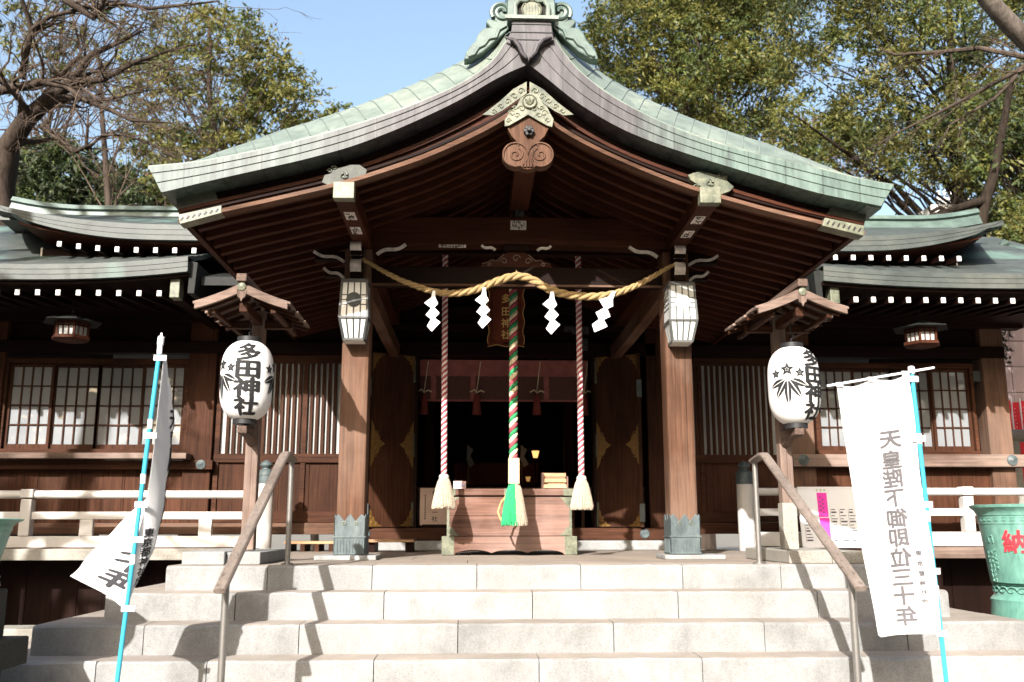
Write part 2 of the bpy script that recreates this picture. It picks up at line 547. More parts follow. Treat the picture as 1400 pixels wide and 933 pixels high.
M['palewood'] = wood('pale_new_wood', (0.62, 0.47, 0.27), 'Z', 0.2, 0.6)
M['tanwood'] = wood('tan_wood', (0.47, 0.29, 0.17), 'X', 0.25, 0.6)
M['signwood'] = wood('red_brown_sign_board', (0.13, 0.035, 0.02), 'Z', 0.4, 0.5)
M['rail'] = wood('handrail_grip', (0.19, 0.16, 0.14), 'Y', 0.25, 0.5)
M['pink'] = plain('magenta_paper', (0.78, 0.05, 0.42), 0.8, var=0.05)
M['board'] = plain('white_notice_board', (0.78, 0.78, 0.80), 0.55, var=0.02)
M['bark'] = wood('grey_bark', (0.06, 0.047, 0.038), 'Z', 0.5, 0.9, 0.5)
M['twig'] = wood('pale_twig_bark', (0.10, 0.076, 0.06), 'Z', 0.4, 0.9, 0.5)
M['barkgrey'] = wood('light_grey_bark', (0.12, 0.105, 0.092), 'Z', 0.5, 0.9, 0.5)
M['barkdark'] = wood('dark_bark', (0.022, 0.017, 0.013), 'Z', 0.5, 0.9, 0.5)
M['leaf_olive'] = leafmat('olive_leaves', (0.11, 0.113, 0.027))
M['leaf_gold'] = leafmat('yellowish_leaves', (0.135, 0.125, 0.036))
M['leaf_green'] = leafmat('green_leaves', (0.06, 0.082, 0.022))
M['leaf_dark'] = leafmat('dark_glossy_leaves', (0.028, 0.042, 0.016), trans=0.2)
M['leaf_rust'] = leafmat('rusty_buds', (0.17, 0.10, 0.065))
M['wallpink'] = plain('pinkish_wall_panels', (0.20, 0.15, 0.15), 0.8, var=0.1, scale=1.2)
M['concrete'] = plain('pale_concrete', (0.45, 0.44, 0.42), 0.85, var=0.1, scale=4)
M['gravel'] = stone('grey_ground', (0.15, 0.135, 0.115), (0.08, 0.14, 0.12), 0.4, 0.3)


def glow(name, c, s):
    m, nt, b, l = new_mat(name)
    b.inputs['Base Color'].default_value = (*c, 1)
    b.inputs['Emission Color'].default_value = (*c, 1)
    b.inputs['Emission Strength'].default_value = s
    return m


def pane_mat():
    """White paper behind a sheet of glass that mirrors the trees and the sky."""
    m, nt, b, l = new_mat('paper_behind_glass')
    n = noise(nt, coords(nt), 2.0, 3, 0.5)
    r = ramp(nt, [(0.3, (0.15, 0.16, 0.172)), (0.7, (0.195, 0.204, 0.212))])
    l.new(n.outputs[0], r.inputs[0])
    l.new(r.outputs[0], b.inputs['Base Color'])
    b.inputs['Roughness'].default_value = 0.6
    b.inputs['Coat Weight'].default_value = 1.0
    b.inputs['Coat Roughness'].default_value = 0.02
    b.inputs['Coat IOR'].default_value = 1.7
    return m
M['pane'] = pane_mat()
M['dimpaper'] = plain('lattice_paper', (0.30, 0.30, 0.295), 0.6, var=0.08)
M['lamp'] = glow('warm_lamp', (1.0, 0.55, 0.18), 4.0)


def edge_copper(name, x0, x1, green):
    """Purple brown copper near the ridge that has turned to verdigris towards the eave tips, streaked downwards."""
    m, nt, b, l = new_mat(name)
    v = coords(nt)
    sx = nt.nodes.new('ShaderNodeSeparateXYZ')
    l.new(v, sx.inputs[0])
    ab = nt.nodes.new('ShaderNodeMath'); ab.operation = 'ABSOLUTE'
    l.new(sx.outputs[0], ab.inputs[0])
    mr = nt.nodes.new('ShaderNodeMapRange'); mr.interpolation_type = 'SMOOTHSTEP'
    mr.inputs['From Min'].default_value, mr.inputs['From Max'].default_value = x0, x1
    l.new(ab.outputs[0], mr.inputs[0])
    n = noise(nt, v, 2.2, 7, 0.65, (1, 1, 0.5))
    n2 = noise(nt, v, 9.0, 5, 0.7, (1.6, 1, 0.22))
    ad = nt.nodes.new('ShaderNodeMath'); ad.operation = 'MULTIPLY_ADD'
    l.new(n.outputs[0], ad.inputs[0]); ad.inputs[1].default_value = 1.5; ad.inputs[2].default_value = -0.75
    a2 = nt.nodes.new('ShaderNodeMath'); a2.use_clamp = True
    l.new(ad.outputs[0], a2.inputs[0]); l.new(mr.outputs[0], a2.inputs[1])
    r1 = ramp(nt, [(0.3, (0.022, 0.019, 0.023)), (0.5, (0.044, 0.039, 0.044)), (0.7, (0.085, 0.078, 0.083))])
    r2 = ramp(nt, [(0.28, (0.035, 0.042, 0.042)), (0.45, green), (0.68, tuple(min(1, c * 1.35 + 0.03) for c in green))])
    l.new(n2.outputs[0], r1.inputs[0]); l.new(n2.outputs[0], r2.inputs[0])
    l.new(mix(nt, r1.outputs[0], r2.outputs[0], a2.outputs[0]), b.inputs['Base Color'])
    b.inputs['Roughness'].default_value = 0.5
    b.inputs['Specular IOR Level'].default_value = 0.35
    # upright joints between the sheets
    fr_ = nt.nodes.new('ShaderNodeMath'); fr_.operation = 'PINGPONG'; fr_.inputs[1].default_value = 0.15
    l.new(sx.outputs[0], fr_.inputs[0])
    rj = ramp(nt, [(0.0, (0.35, 0.35, 0.35)), (0.0045, (0.4, 0.4, 0.4)), (0.007, (1, 1, 1))])
    l.new(fr_.outputs[0], rj.inputs[0])
    l.new(mix(nt, mix(nt, r1.outputs[0], r2.outputs[0], a2.outputs[0]), rj.outputs[0], 0.7, 'MULTIPLY'), b.inputs['Base Color'])
    bump(nt, b, n2.outputs[0], 0.2, 0.004)
    return m
M['fascia'] = edge_copper('left_edge_copper', 0.5, 2.7, (0.058, 0.083, 0.076))
M['fasciagreen'] = edge_copper('right_edge_copper', 0.4, 1.9, (0.076, 0.114, 0.099))
M['shadecopper'] = plain('shade_black_copper', (0.013, 0.014, 0.013), 0.6, var=0.3, spec=0.15)  # shade under the eaves is put into this copper's colour
M['darkpatina'] = copper('dark_mottled_metal', [(0.3, (0.02, 0.022, 0.018)), (0.55, (0.045, 0.05, 0.04)), (0.75, (0.09, 0.095, 0.075))], (1, 1, 1), 0.55, 9)

# ------------------------------------------------------------------ ground and stone steps
GZ = -0.95
g = MB().bx(-150, 150, -60, 240, GZ - 0.3, GZ).build('ground', M['gravel'])
tag(g, 'pale gravel ground around the shrine', 'ground', kind='structure')

STEP_Y = [-1.38, -1.68, -1.98, -2.28, -2.58]
STEP_Z = [0.0, -0.178, -0.368, -0.565, -0.76]
STEP_X = [(-2.70, 2.76), (-3.02, 3.10), (-3.38, 3.50), (-3.80, 3.92), (-4.2, 4.3)]
JOINT_U = [[366, 509, 652, 794, 933, 1067], [322, 525, 728, 927, 1118], [197, 409, 626, 839, 1045, 1240],
           [132, 283, 511, 737, 960, 1170], [200, 430, 650, 880, 1100]]
def worn_block(off, x0, x1, y0, y1, z0, z1):
    """a stone whose front edge has been worn unevenly; its top carries material 1"""
    mb = MB(off)
    n = max(4, int((x1 - x0) / 0.05))
    ch = [0.0]
    for i in range(n): ch.append(ch[-1] * 0.6 + rng.normal() * 0.0022 - (0.010 * rng.uniform() if rng.uniform() < 0.05 else 0))
    rows = []
    for i in range(n + 1):
        x = lerp(x0, x1, i / n)
        e = ch[i] if 0 < i < n else ch[i] - 0.004
        rows.append([(x, y0 + rng.normal() * 0.0008, z0), (x, y0 + rng.normal() * 0.0008 - e * 0.5, z1 - 0.016 + e), (x, y0 + 0.013 - e, z1 - 0.002 + e * 0.8), (x, y0 + 0.05, z1 + rng.normal() * 0.0006), (x, y1, z1), (x, y1, z0)])
    V = [p for r_ in rows for p in r_]
    mb.add(V, [])
    for i in range(n):
        for j in range(6):
            j2 = (j + 1) % 6
            mb.f.append((i * 6 + j, (i + 1) * 6 + j, (i + 1) * 6 + j2, i * 6 + j2)); mb.m.append(1 if j in (2, 3) else 0)
    mb.f.append(tuple(range(6))); mb.m.append(0)
    mb.f.append(tuple(n * 6 + j for j in range(5, -1, -1))); mb.m.append(0)
    return mb


steps = thing('stone_steps', 'broad pale granite steps leading up to the porch', 'steps', (0, -1.5, GZ))
for k in range(5):
    z1 = STEP_Z[k]
    z0 = STEP_Z[k + 1] - 0.05 if k < 4 else GZ - 0.05
    xs = [STEP_X[k][0]] + [at(u, 777 + 41 * k, STEP_Y[k])[0] for u in JOINT_U[k]] + [STEP_X[k][1]]
    xs = sorted(x for x in xs if STEP_X[k][0] <= x <= STEP_X[k][1])
    for a, b in zip(xs, xs[1:]):
        y1 = STEP_Y[k] + (0.42 if k == 0 else 0.60)
        sb = worn_block(steps.location, a + 0.003, b - 0.003, STEP_Y[k], y1, z0, z1)
        sb.build('step_block', [M['granite'], M['tread']], steps, smooth=True, angle=35, fix=True)
    # side returns of the step and its core
    for s in (0, 1):
        xa, xb = (STEP_X[k][0], -2.4) if s == 0 else (2.4, STEP_X[k][1])
        if k: MB(steps.location).bx(xa, xb, STEP_Y[k] + 0.604, 2.36, z0, z1 - 0.001).build('step_block', M['tread'], steps, bevel=0.010)
pv = MB(steps.location)
yy = [-0.955, -0.1, 0.8, 1.7, 2.6, 3.4]
for i, (a, b) in enumerate(zip(yy, yy[1:])):
    xx = [-2.70, -1.9, -0.95, 0.0, 0.95, 1.9, 2.76] if i % 2 else [-2.70, -2.3, -1.4, -0.45, 0.5, 1.45, 2.3, 2.76]
    for c, d in zip(xx, xx[1:]):
        pv.bx(c + 0.002, d - 0.002, a + 0.002, b - 0.002, -0.17, -0.002)
pv.build('paving', M['paving'], steps, bevel=0.003)

# ------------------------------------------------------------------ the hall
hall = thing('shrine_hall', 'dark timber shrine hall with green copper roofs and gabled porch', 'shrine', (0, 0, 0))
WY = 3.40                                    # front of the hall's wall


def hp(name, mb, m, label=None, **k):
    return mb.build(name, m, hall, label, **k)


# plinth, threshold, door head
hp('plinth', MB().bx(-2.0, 2.0, 3.04, 3.6, 0.0, 0.115), M['granite'], bevel=0.01)
th = hp('threshold', MB().bx(-1.98, 1.98, 3.14, 3.62, 0.118, 0.265), W['panelX'], bevel=0.008)
for x in (-1.72, 1.72):
    MB().lathe([(0.0, 0.02), (0.05, 0.018), (0.062, 0.0)], n=16, caps=False).build('nail_cover', M['shoe'], th, smooth=True).matrix_local = Matrix.Translation((x, 3.139, 0.195)) @ Matrix.Rotation(R(90), 4, 'X')
hp('door_head', MB().bx(-1.95, 1.95, 3.30, 3.56, 2.46, 2.63), W['darkX'], bevel=0.006)
for x in (-1.93, 1.93):
    hp('door_post', MB().bx(x - 0.11, x + 0.11, 3.30, 3.60, 0.266, 3.3), W['panelZ'], bevel=0.008)
for s in (-1, 1):
    hp('door_jamb', MB().bx(s * 1.16 - 0.035 if s > 0 else -1.195, s * 1.16 + 0.035 if s > 0 else -1.125, 3.38, 3.56, 0.266, 2.46), W['darkZ'])
# wall over the door, closing the porch gable
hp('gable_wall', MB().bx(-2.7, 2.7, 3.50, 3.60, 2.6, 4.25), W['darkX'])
for z in (2.78, 3.02):
    hp('tie_beam', MB().bx(-1.85, 1.85, 3.36, 3.5, z, z + 0.10), W['darkX'], bevel=0.005)
# the room behind the door
rm = MB()
rm.bx(-3.2, 3.2, 3.62, 9.0, 0.20, 0.26)
rm.bx(-3.2, 3.2, 8.9, 9.0, 0.26, 3.3).bx(-3.3, -3.2, 3.62, 9.0, 0.26, 3.3).bx(3.2, 3.3, 3.62, 9.0, 0.26, 3.3).bx(-3.3, 3.3, 3.62, 9.0, 3.3, 3.4)
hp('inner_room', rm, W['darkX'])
# the altar far inside
al = MB().bx(-1.3, 1.3, 7.9, 8.4, 0.26, 1.0).bx(-0.9, 0.9, 8.4, 8.7, 0.26, 1.45)
al = hp('altar', al, W['panelX'], bevel=0.01)
MB().bx(-0.75, 0.75, 8.38, 8.395, 1.01, 1.4).build('altar_cloth', M['redcloth'], al)
for x in (-0.5, 0.45):
    MB().tube([(x, 8.1, 1.0), (x, 8.1, 1.7)], 0.012, 6).build('wand', M['palewood'], al)
    MB().plate([(x - 0.02, 1.7), (x + 0.09, 1.62), (x + 0.04, 1.5), (x + 0.12, 1.36), (x + 0.03, 1.3), (x - 0.03, 1.45)], 8.07, 8.075).build('wand_paper', M['paper'], al)
for x in (-2.2, -1.1, 1.1, 2.2):
    hp('inner_post', MB().bx(x - 0.08, x + 0.08, 6.2, 6.36, 0.26, 3.3), W['rafterZ'])
rl = MB()
for x in np.arange(-2.4, 2.41, 0.15):
    rl.bx(x - 0.02, x + 0.02, 5.28, 5.32, 0.26, 0.80)
rl.bx(-2.5, 2.5, 5.27, 5.33, 0.80, 0.85).bx(-2.5, 2.5, 5.27, 5.33, 0.58, 0.62)
hp('inner_railing', rl, W['boxZ'])


# folding doors: two leaves a side, standing open
def fretted_corner(mb, x0, z0, sx, sz, w, h, y):
    """an openwork metal corner with a stepped edge and curls."""
    pts = [(0, 0), (w, 0), (w * 0.92, h * 0.08), (w * 0.70, h * 0.12), (w * 0.62, h * 0.24), (w * 0.45, h * 0.28),
           (w * 0.40, h * 0.45), (w * 0.24, h * 0.52), (w * 0.2, h * 0.74), (w * 0.07, h * 0.82), (0, h)]
    mb.plate([(x0 + sx * a, z0 + sz * b) for a, b in pts], y - 0.004, y)
    for cx, cz, r in ((0.22, 0.16, 0.13), (0.55, 0.09, 0.09), (0.12, 0.46, 0.09)):
        p = [(x0 + sx * (w * cx + r * w * math.cos(t) * (1 - t / 12)), y - 0.006, z0 + sz * (h * cz + r * w * math.sin(t) * (1 - t / 12))) for t in np.linspace(0, 8, 16)]
        mb.tube(p, 0.006, 5)


def door_leaf(side, y_off, length, ang, x_h, name='door_leaf', fit=True):
    """a leaf built in its own x (from hinge outwards); placed by its matrix."""
    h0, h1 = 0.275, 2.455
    d = hp(name, MB().bx(0, length, 0, 0.045, h0, h1), W['panelZ'], bevel=0.004)
    sub = []
    if fit:
        for z0, sz in ((h0 + 0.01, 1), (h1 - 0.01, -1)):
            for x0, sx in ((0.01, 1), (length - 0.01, -1)):
                c = MB(); fretted_corner(c, x0, z0, sx, sz, 0.17, 0.25, -0.001)
                sub.append(c.build('corner_fitting', M['gold'], d))
        for x0, sx in ((0.01, 1), (length - 0.01, -1)):
            c = MB()
            zc = 1.30
            pts = [(0, -0.30), (0.04, -0.22), (0.055, -0.15), (0.11, -0.10), (0.12, -0.05), (0.19, 0.0), (0.12, 0.05), (0.11, 0.10), (0.055, 0.15), (0.04, 0.22), (0, 0.30)]
            c.plate([(x0 + sx * a, zc + b) for a, b in pts], -0.005, -0.001)
            for r, q in ((0.045, 0.0), (0.03, 0.13), (0.03, -0.13)):
                c.tube([(x0 + sx * (0.06 + r * math.cos(t)), -0.008, zc + q + r * math.sin(t)) for t in np.linspace(0, 5.6, 12)], 0.005, 5)
            sub.append(c.build('centre_fitting', M['gold'], d))
        e = MB()
        for z in (h0 + 0.16, 1.3, h1 - 0.2):
            e.bx(-0.004, 0.024, -0.005, 0.05, z - 0.15, z + 0.15)
        sub.append(e.build('edge_strap', M['agedgilt'], d))
    M4 = Matrix.Translation((x_h, WY - 0.02 + y_off, 0)) @ Matrix.Rotation(ang, 4, 'Z')
    if side < 0: M4 = Matrix.Translation((x_h, WY - 0.02 + y_off, 0)) @ Matrix.Rotation(-ang, 4, 'Z') @ Matrix.Scale(-1, 4, (1, 0, 0))
    d.matrix_local = M4
    return d
for s in (-1, 1):
    door_leaf(s, 0, 0.60, R(-29), s * 1.165)
    d2 = door_leaf(s, -0.22, 0.62, R(-36), s * 1.235, 'folded_leaf', False)
    d2.matrix_local = Matrix.Translation((s * 1.70, 3.06, 0)) @ Matrix.Rotation(R(80) if s > 0 else R(100), 4, 'Z')
    for z in (0.45, 2.0):
        MB().bx(-0.01, 0.055, -0.012, 0.05, z - 0.11, z + 0.11).build('hinge_plate', M['shoe'], d2)


# ---- wings
def sash(x0, x1, y, z0, z1, nx=4, nz=4):
    f = MB()
    w = 0.035
    f.bx(x0, x0 + w, y, y + 0.035, z0, z1).bx(x1 - w, x1, y, y + 0.035, z0, z1)
    f.bx(x0 + w, x1 - w, y, y + 0.035, z0, z0 + 0.06).bx(x0 + w, x1 - w, y, y + 0.035, z1 - 0.035, z1)
    a, b = x0 + w, x1 - w
    for i in range(1, nx):
        xx = lerp(a, b, i / nx)
        f.bx(xx - 0.008, xx + 0.008, y + 0.004, y + 0.024, z0 + 0.06, z1 - 0.035)
    for i in range(1, nz):
        zz = lerp(z0 + 0.06, z1 - 0.035, i / nz)
        for k in range(nx):
            xa, xb = lerp(a, b, k / nx) + 0.008 * (k > 0), lerp(a, b, (k + 1) / nx) - 0.008 * (k < nx - 1)
            f.bx(xa, xb, y + 0.005, y + 0.023, zz - 0.008, zz + 0.008)
    o = hp('window', f, W['panelZ'])
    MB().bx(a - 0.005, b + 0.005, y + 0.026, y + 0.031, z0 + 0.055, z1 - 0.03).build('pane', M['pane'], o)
    return o


def boards(name, x0, x1, y, z0, z1, w=0.27, m=None):
    mb = MB()
    n = max(1, round((x1 - x0) / w))
    for i in range(n):
        a, b = lerp(x0, x1, i / n), lerp(x0, x1, (i + 1) / n)
        mb.bx(a + 0.002, b - 0.002, y + 0.004 * (i % 2), y + 0.04, z0, z1)
    return hp(name, mb, m or W['panelZ'], bevel=0.002)


def lattice(x0, x1, s):
    z0, z1 = 1.19, 2.36
    fr = MB()
    fr.bx(x0, x1, WY, WY + 0.07, 2.36, 2.46).bx(x0, x1, WY - 0.01, WY + 0.07, 1.08, 1.19)
    fr.bx(x0, x1, WY - 0.005, WY + 0.07, 0.335, 0.47)
    xm = lerp(x0, x1, 0.68 if s < 0 else 0.32)
    for x in (x0 + 0.03, xm, x1 - 0.03):
        fr.bx(x - 0.03, x + 0.03, WY + 0.002, WY + 0.07, 0.47, 1.08).bx(x - 0.03, x + 0.03, WY + 0.002, WY + 0.07, 1.19, 2.36)
    f = hp('lattice_panel', fr, W['panelX'], bevel=0.003)
    bars = MB()
    n = round((x1 - x0) / 0.074)
    for i in range(1, n):
        x = lerp(x0, x1, i / n)
        if min(abs(x - x0 - 0.03), abs(x - xm), abs(x - x1 + 0.03)) < 0.05: continue
        bars.bx(x - 0.019, x + 0.019, WY + 0.012, WY + 0.045, z0, z1)
    bars.build('bar_screen', W['panelZ'], f)
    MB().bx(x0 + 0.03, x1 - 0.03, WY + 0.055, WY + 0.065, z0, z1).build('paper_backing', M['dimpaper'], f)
    boards('lower_panel', x0 + 0.06, x1 - 0.06, WY + 0.03, 0.47, 1.08, 0.42)


def disc_cover(x, z, y, parent, r=0.06):
    o = MB().lathe([(r, 0.0), (r * 0.96, 0.012), (r * 0.6, 0.02), (r * 0.3, 0.034), (0.004, 0.04)], n=20, caps=False).build('nail_cover', M['shoe'], parent, smooth=True)
    o.matrix_local = Matrix.Translation((x, y, z)) @ Matrix.Rotation(R(90), 4, 'X')


XW = {-1: dict(win=(-6.32, -4.10), post=(-4.05, -3.70), corner=(-6.64, -6.36), lat=(-3.68, -2.04)),
      1: dict(win=(4.10, 6.15), post=(3.62, 4.0), corner=(6.31, 6.62), lat=(2.04, 3.60))}
for s in (-1, 1):
    q = XW[s]
    far = q['corner'][0] if s < 0 else q['corner'][1]
    for a, b in (q['post'], q['corner']):
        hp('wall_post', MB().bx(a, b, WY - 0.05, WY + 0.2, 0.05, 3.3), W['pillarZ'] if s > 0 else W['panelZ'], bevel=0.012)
    inner = q['post'][1] if s < 0 else q['post'][0]
    xa, xb = min(far, s * 2.04), max(far, s * 2.04)
    hp('head_beam', MB().bx(xa, xb, WY - 0.07, WY + 0.1, 2.465, 2.62), W['darkX'], bevel=0.008)
    hp('upper_wall', MB().bx(xa, xb, WY + 0.06, WY + 0.14, 2.62, 3.5), W['darkX'])
    hp('wall_plate', MB().bx(xa - 0.25, xb + 0.25, WY - 0.12, WY + 0.06, 2.86, 3.0), W['darkX'], bevel=0.006)
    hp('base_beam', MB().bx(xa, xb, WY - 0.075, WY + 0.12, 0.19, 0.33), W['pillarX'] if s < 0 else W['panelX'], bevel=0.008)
    lattice(q['lat'][0], q['lat'][1], s)
    # four sliding sashes on two tracks
    x0, x1 = q['win']
    z0, z1 = 1.25, 2.33
    w = (x1 - x0) / 4
    for i in range(4):
        sash(x0 + i * w - (0.02 if i in (1, 2) else 0), x0 + (i + 1) * w + (0.02 if i in (1, 2) else 0), WY + 0.05 + (0.04 if i in (1, 2) else 0), z0, z1)
    wf = MB()
    wf.bx(x0 - 0.05, x1 + 0.05, WY - 0.01, WY + 0.16, 2.335, 2.40).bx(x0 - 0.05, x1 + 0.05, WY - 0.02, WY + 0.16, 1.19, 1.245)
    wf.bx(x0 - 0.05, x0 - 0.005, WY, WY + 0.16, 1.246, 2.334).bx(x1 + 0.005, x1 + 0.05, WY, WY + 0.16, 1.246, 2.334)
    hp('window_frame', wf, W['panelX'], bevel=0.003)
    if s < 0:
        sl = hp('window_shelf', MB().bx(-6.8, -3.93, WY - 0.32, WY - 0.052, 1.105, 1.175), W['greyX'], bevel=0.006)
        hp('sill_beam', MB().bx(-6.8, -3.66, WY - 0.12, WY + 0.1, 0.985, 1.10), W['panelX'], bevel=0.006)
        disc_cover(-3.80, 1.045, WY - 0.121, sl)
    else:
        sl = hp('sill_beam', MB().bx(3.66, 6.75, WY - 0.16, WY + 0.1, 1.03, 1.188), W['greyX'], bevel=0.008)
        disc_cover(6.52, 1.115, WY - 0.161, sl, 0.07)
        disc_cover(3.80, 1.115, WY - 0.161, sl, 0.07)
    boards('wall_board', min(far, inner), max(far, inner), WY + 0.02, 0.33, 0.985 if s < 0 else 1.03)
    # hidden sides of the wing
    hp('side_wall', MB().bx(far - 0.06, far + 0.06, WY + 0.21, 7.5, 0.0, 3.4), W['panelX'])
    # veranda
    va, vb = (-9.5, -2.98) if s < 0 else (2.98, 7.6)
    fl = MB()
    n = 40
    for i in range(n):
        fl.bx(lerp(va, vb, i / n) + 0.002, lerp(va, vb, (i + 1) / n) - 0.002, 2.50, WY - 0.08, 0.01, 0.045)
    hp('veranda_floor', fl, W['greyX'])
    hp('veranda_beam', MB().bx(va, vb, 2.38, 2.497, -0.085, 0.04), M['oldstone'] if s < 0 else W['greyX'], bevel=0.006)
    for x in np.arange(va + 0.6, vb, 1.5):
        hp('veranda_post', MB().bx(x - 0.06, x + 0.06, 2.56, 2.68, GZ, 0.005), W['darkZ'])
    boards('under_veranda_wall', va, vb, 2.95, GZ, 0.0, 0.3, W['darkZ'])
    # plaque by the corner post
    if s > 0:
        hp('notice_frame', MB().bx(6.19, 6.29, WY - 0.012, WY + 0.02, 2.16, 2.30), M['lampframe'])

# ------------------------------------------------------------------ wing roofs
def eave(xs_top, z_of_x, y, name, thick=0.17, layers=3, m=None, back=0.5, cut=0.0):
    for i in range(layers):
        za, zb = i / layers, (i + 1) / layers - 0.004
        kx = lambda f: [x if abs(x) < 4.5 else math.copysign(4.5 + (abs(x) - 4.5) * (1 - cut * f / (max(map(abs, xs_top)) - 4.5)), x) for x in xs_top]
        t = [(xx, z_of_x(x) - thick * za) for x, xx in zip(xs_top, kx(za))]
        b = [(xx, z_of_x(x) - thick * zb) for x, xx in zip(xs_top, kx(zb))]
        hp(name, MB().slab(t, b, y + 0.006 * i, y + back), m or M['wingcopper'], fix=True)


def roof_slope(name, xs, y0, y1, z_of, slope, m, curve=0.25, seams=9, thick=0.06, flare=0.0, xe=None):
    """A slope rising from the eave line; courses of copper sheet as small steps."""
    g_ = []
    nt_ = seams * 2
    for i in range(nt_ + 1):
        k = i // 2 if i < nt_ else seams - 1
        t = (i + 1) // 2 / seams
        row = []
        for x in xs:
            xx = x
            if xe is not None:
                k_ = abs(x - xe[0]) / abs(xe[1] - xe[0])
                xx = x + flare * t * k_ ** 3 * (1 if xe[1] > xe[0] else -1)
            z = z_of(x) * (1 - t) + (z_of(xs[len(xs) // 2]) + 0.0) * t
            z += slope * (y1 - y0) * (t * (1 - curve) + curve * t * t) + 0.007 * (i % 2)
            row.append((xx, lerp(y0, y1, t) + 0.001 * (i % 2), z))
        g_.append(row)
    return hp(name, MB().sheet(g_, (0, 0, -thick)), m, fix=True)


for s in (-1, 1):
    # lower roof: inner end curls up beside the porch
    def zl(x, s=s):
        a = abs(x)
        k = max(0.0, (5.4 - a) / (5.4 - 3.56))
        return 3.118 + (0.11 if s < 0 else 0.072) * k ** 2.2
    e0 = 3.58 if s < 0 else 3.55
    xs = [s * a for a in np.linspace(e0, 9.2 if s < 0 else 8.6, 24)]
    if s < 0: xs = xs[::-1]
    eave(xs, zl, 1.5, 'lower_eave', 0.17)
    if s < 0: roof_slope('lower_roof', xs, 1.51, 4.35, zl, 0.47, M['wingcopper'], 0.3, 13)
    else: roof_slope('lower_roof', xs, 1.51, 4.35, zl, 0.47, M['wingcopper'], 0.3, 13, 0.06, -1.35, (3.55, 8.6))
    hp('lower_soffit', MB().slab([(x, zl(x) - 0.18) for x in xs], [(x, zl(x) - 0.205) for x in xs], 1.57, WY + 0.1), W['darkX'], fix=True)
    tipx = -3.742 if s < 0 else 3.715
    hp('beam_end_plate', MB().bx(tipx - 0.055, tipx + 0.052, 1.63, 1.79, 2.785, 3.01), M['brass'], bevel=0.008)
    hp('eave_beam', MB().bx(tipx - 0.06, tipx + 0.06, 1.80, WY + 0.1, 2.785, 2.97), W['darkY'])
    hp('eave_end_board', MB().plate([(s * e0, 3.20 if s < 0 else 3.17), (s * (e0 + 0.01), 2.83), (s * (e0 - 0.06), 2.83), (s * (e0 - 0.08), 3.18 if s < 0 else 3.15)], 1.6, WY), M['shadecopper'])  # black colour stands in for the shade at the eave end
    # the low roof that joins it to the porch, its shade put into the black colour
    xa, xb = sorted((s * 2.75, s * (e0 - 0.09)))
    hp('valley_roof', MB().sheet([[(xa, 1.75, 3.06), (xb, 1.75, 3.06)], [(xa, 2.6, 3.33), (xb, 2.6, 3.33)], [(xa, WY + 0.1, 3.62), (xb, WY + 0.1, 3.62)]], (0, 0, -0.10)), M['shadecopper'], fix=True)
    # upper roof: outer end sweeps up to a point
    def zu(x, s=s):
        a = abs(x)
        k = max(0.0, (a - 3.9) / (6.0 - 3.9))
        return 3.72 + (0.045 if s < 0 else 0.0) + 0.22 * k ** 2.3
    xu = [s * a for a in np.linspace(2.75, 6.03, 24)]
    if s < 0: xu = xu[::-1]
    eave(xu, zu, 2.05, 'upper_eave', 0.185, cut=0.36)
    xe = (s * 2.75, s * 5.9)
    roof_slope('upper_roof', xu, 2.06, 3.75, zu, 0.40, M['wingcopper'], 0.25, 9, 0.06, 0.6, xe)
    roof_slope('upper_roof_back', xu, 5.4, 3.75, lambda x: 3.75, -0.40, M['wingcopper'], 0.2, 4, 0.06, 0.7, xe)
    hp('upper_soffit', MB().slab([(x * 0.955, zu(x) - 0.19) for x in xu], [(x * 0.955, zu(x) - 0.215) for x in xu], 2.13, WY + 0.1), W['rafterX'], fix=True)
    # copper ridge with an upturned end
    def zr(a):
        return 4.42 + 0.11 * max(0.0, (a - 5.6) / 1.0) ** 2
    ax = np.linspace(2.2, 6.62, 22)
    pts = [(s * a, 3.72, zr(a)) for a in ax]
    rdg = hp('roof_ridge', MB().sweep(pts, [(-0.13, -0.12), (0.13, -0.12), (0.10, 0.02), (0.14, 0.04), (0.12, 0.10), (0.0, 0.135), (-0.12, 0.10), (-0.14, 0.04), (-0.10, 0.02)]), M['ridgegreen'])
    # eave purlin with a capped end
    x1 = s * 5.62
    pb = hp('eave_purlin', MB().bx(min(s * 3.0, x1), max(s * 3.0, x1), 2.50, 2.64, 3.45, 3.58), W['darkX'])
    MB().bx(min(x1, x1 + s * 0.02), max(x1, x1 + s * 0.02), 2.48, 2.66, 3.435, 3.595).build('purlin_cap', M['oldwhite'], pb)
    hp('upper_tier_wall', MB().bx(min(s * 2.6, s * 5.4), max(s * 2.6, s * 5.4), 2.95, 3.05, 3.2, 3.9), W['darkX'])
    # rafters, each with a white painted end
    proto = None
    lo = [-(3.907 + 0.2207 * i) for i in range(13)]
    if s > 0: lo = [3.951 + 0.2038 * i for i in range(13)]
    up = [-(3.70 + 0.2225 * i) for i in range(8)] if s < 0 else [3.72 + 0.217 * i for i in range(9)]
    for tier, xs_, y, z, sl in ((0, lo, 1.625, 2.829, 0.10), (1, up, 2.10, 3.415, 0.06)):
        for x in xs_:
            zz = z + 0.05 * tier + (0.10 * max(0, (abs(x) - 4.3) / 1.2) ** 2 if tier and s < 0 else 0)
            if proto is None:
                proto = hp('rafter', MB().bar((0, 0.012, 0), (0, 1.72, 0.16), 0.05, 0.06), W['darkY'])
                MB().bx(-0.026, 0.026, -0.006, 0.014, -0.032, 0.032).build('rafter_cap', M['whitewood'], proto, bevel=0.004)
                r_ = proto
            else:
                r_ = copy_tree(proto, hall)
            r_.location = (x, y, zz)
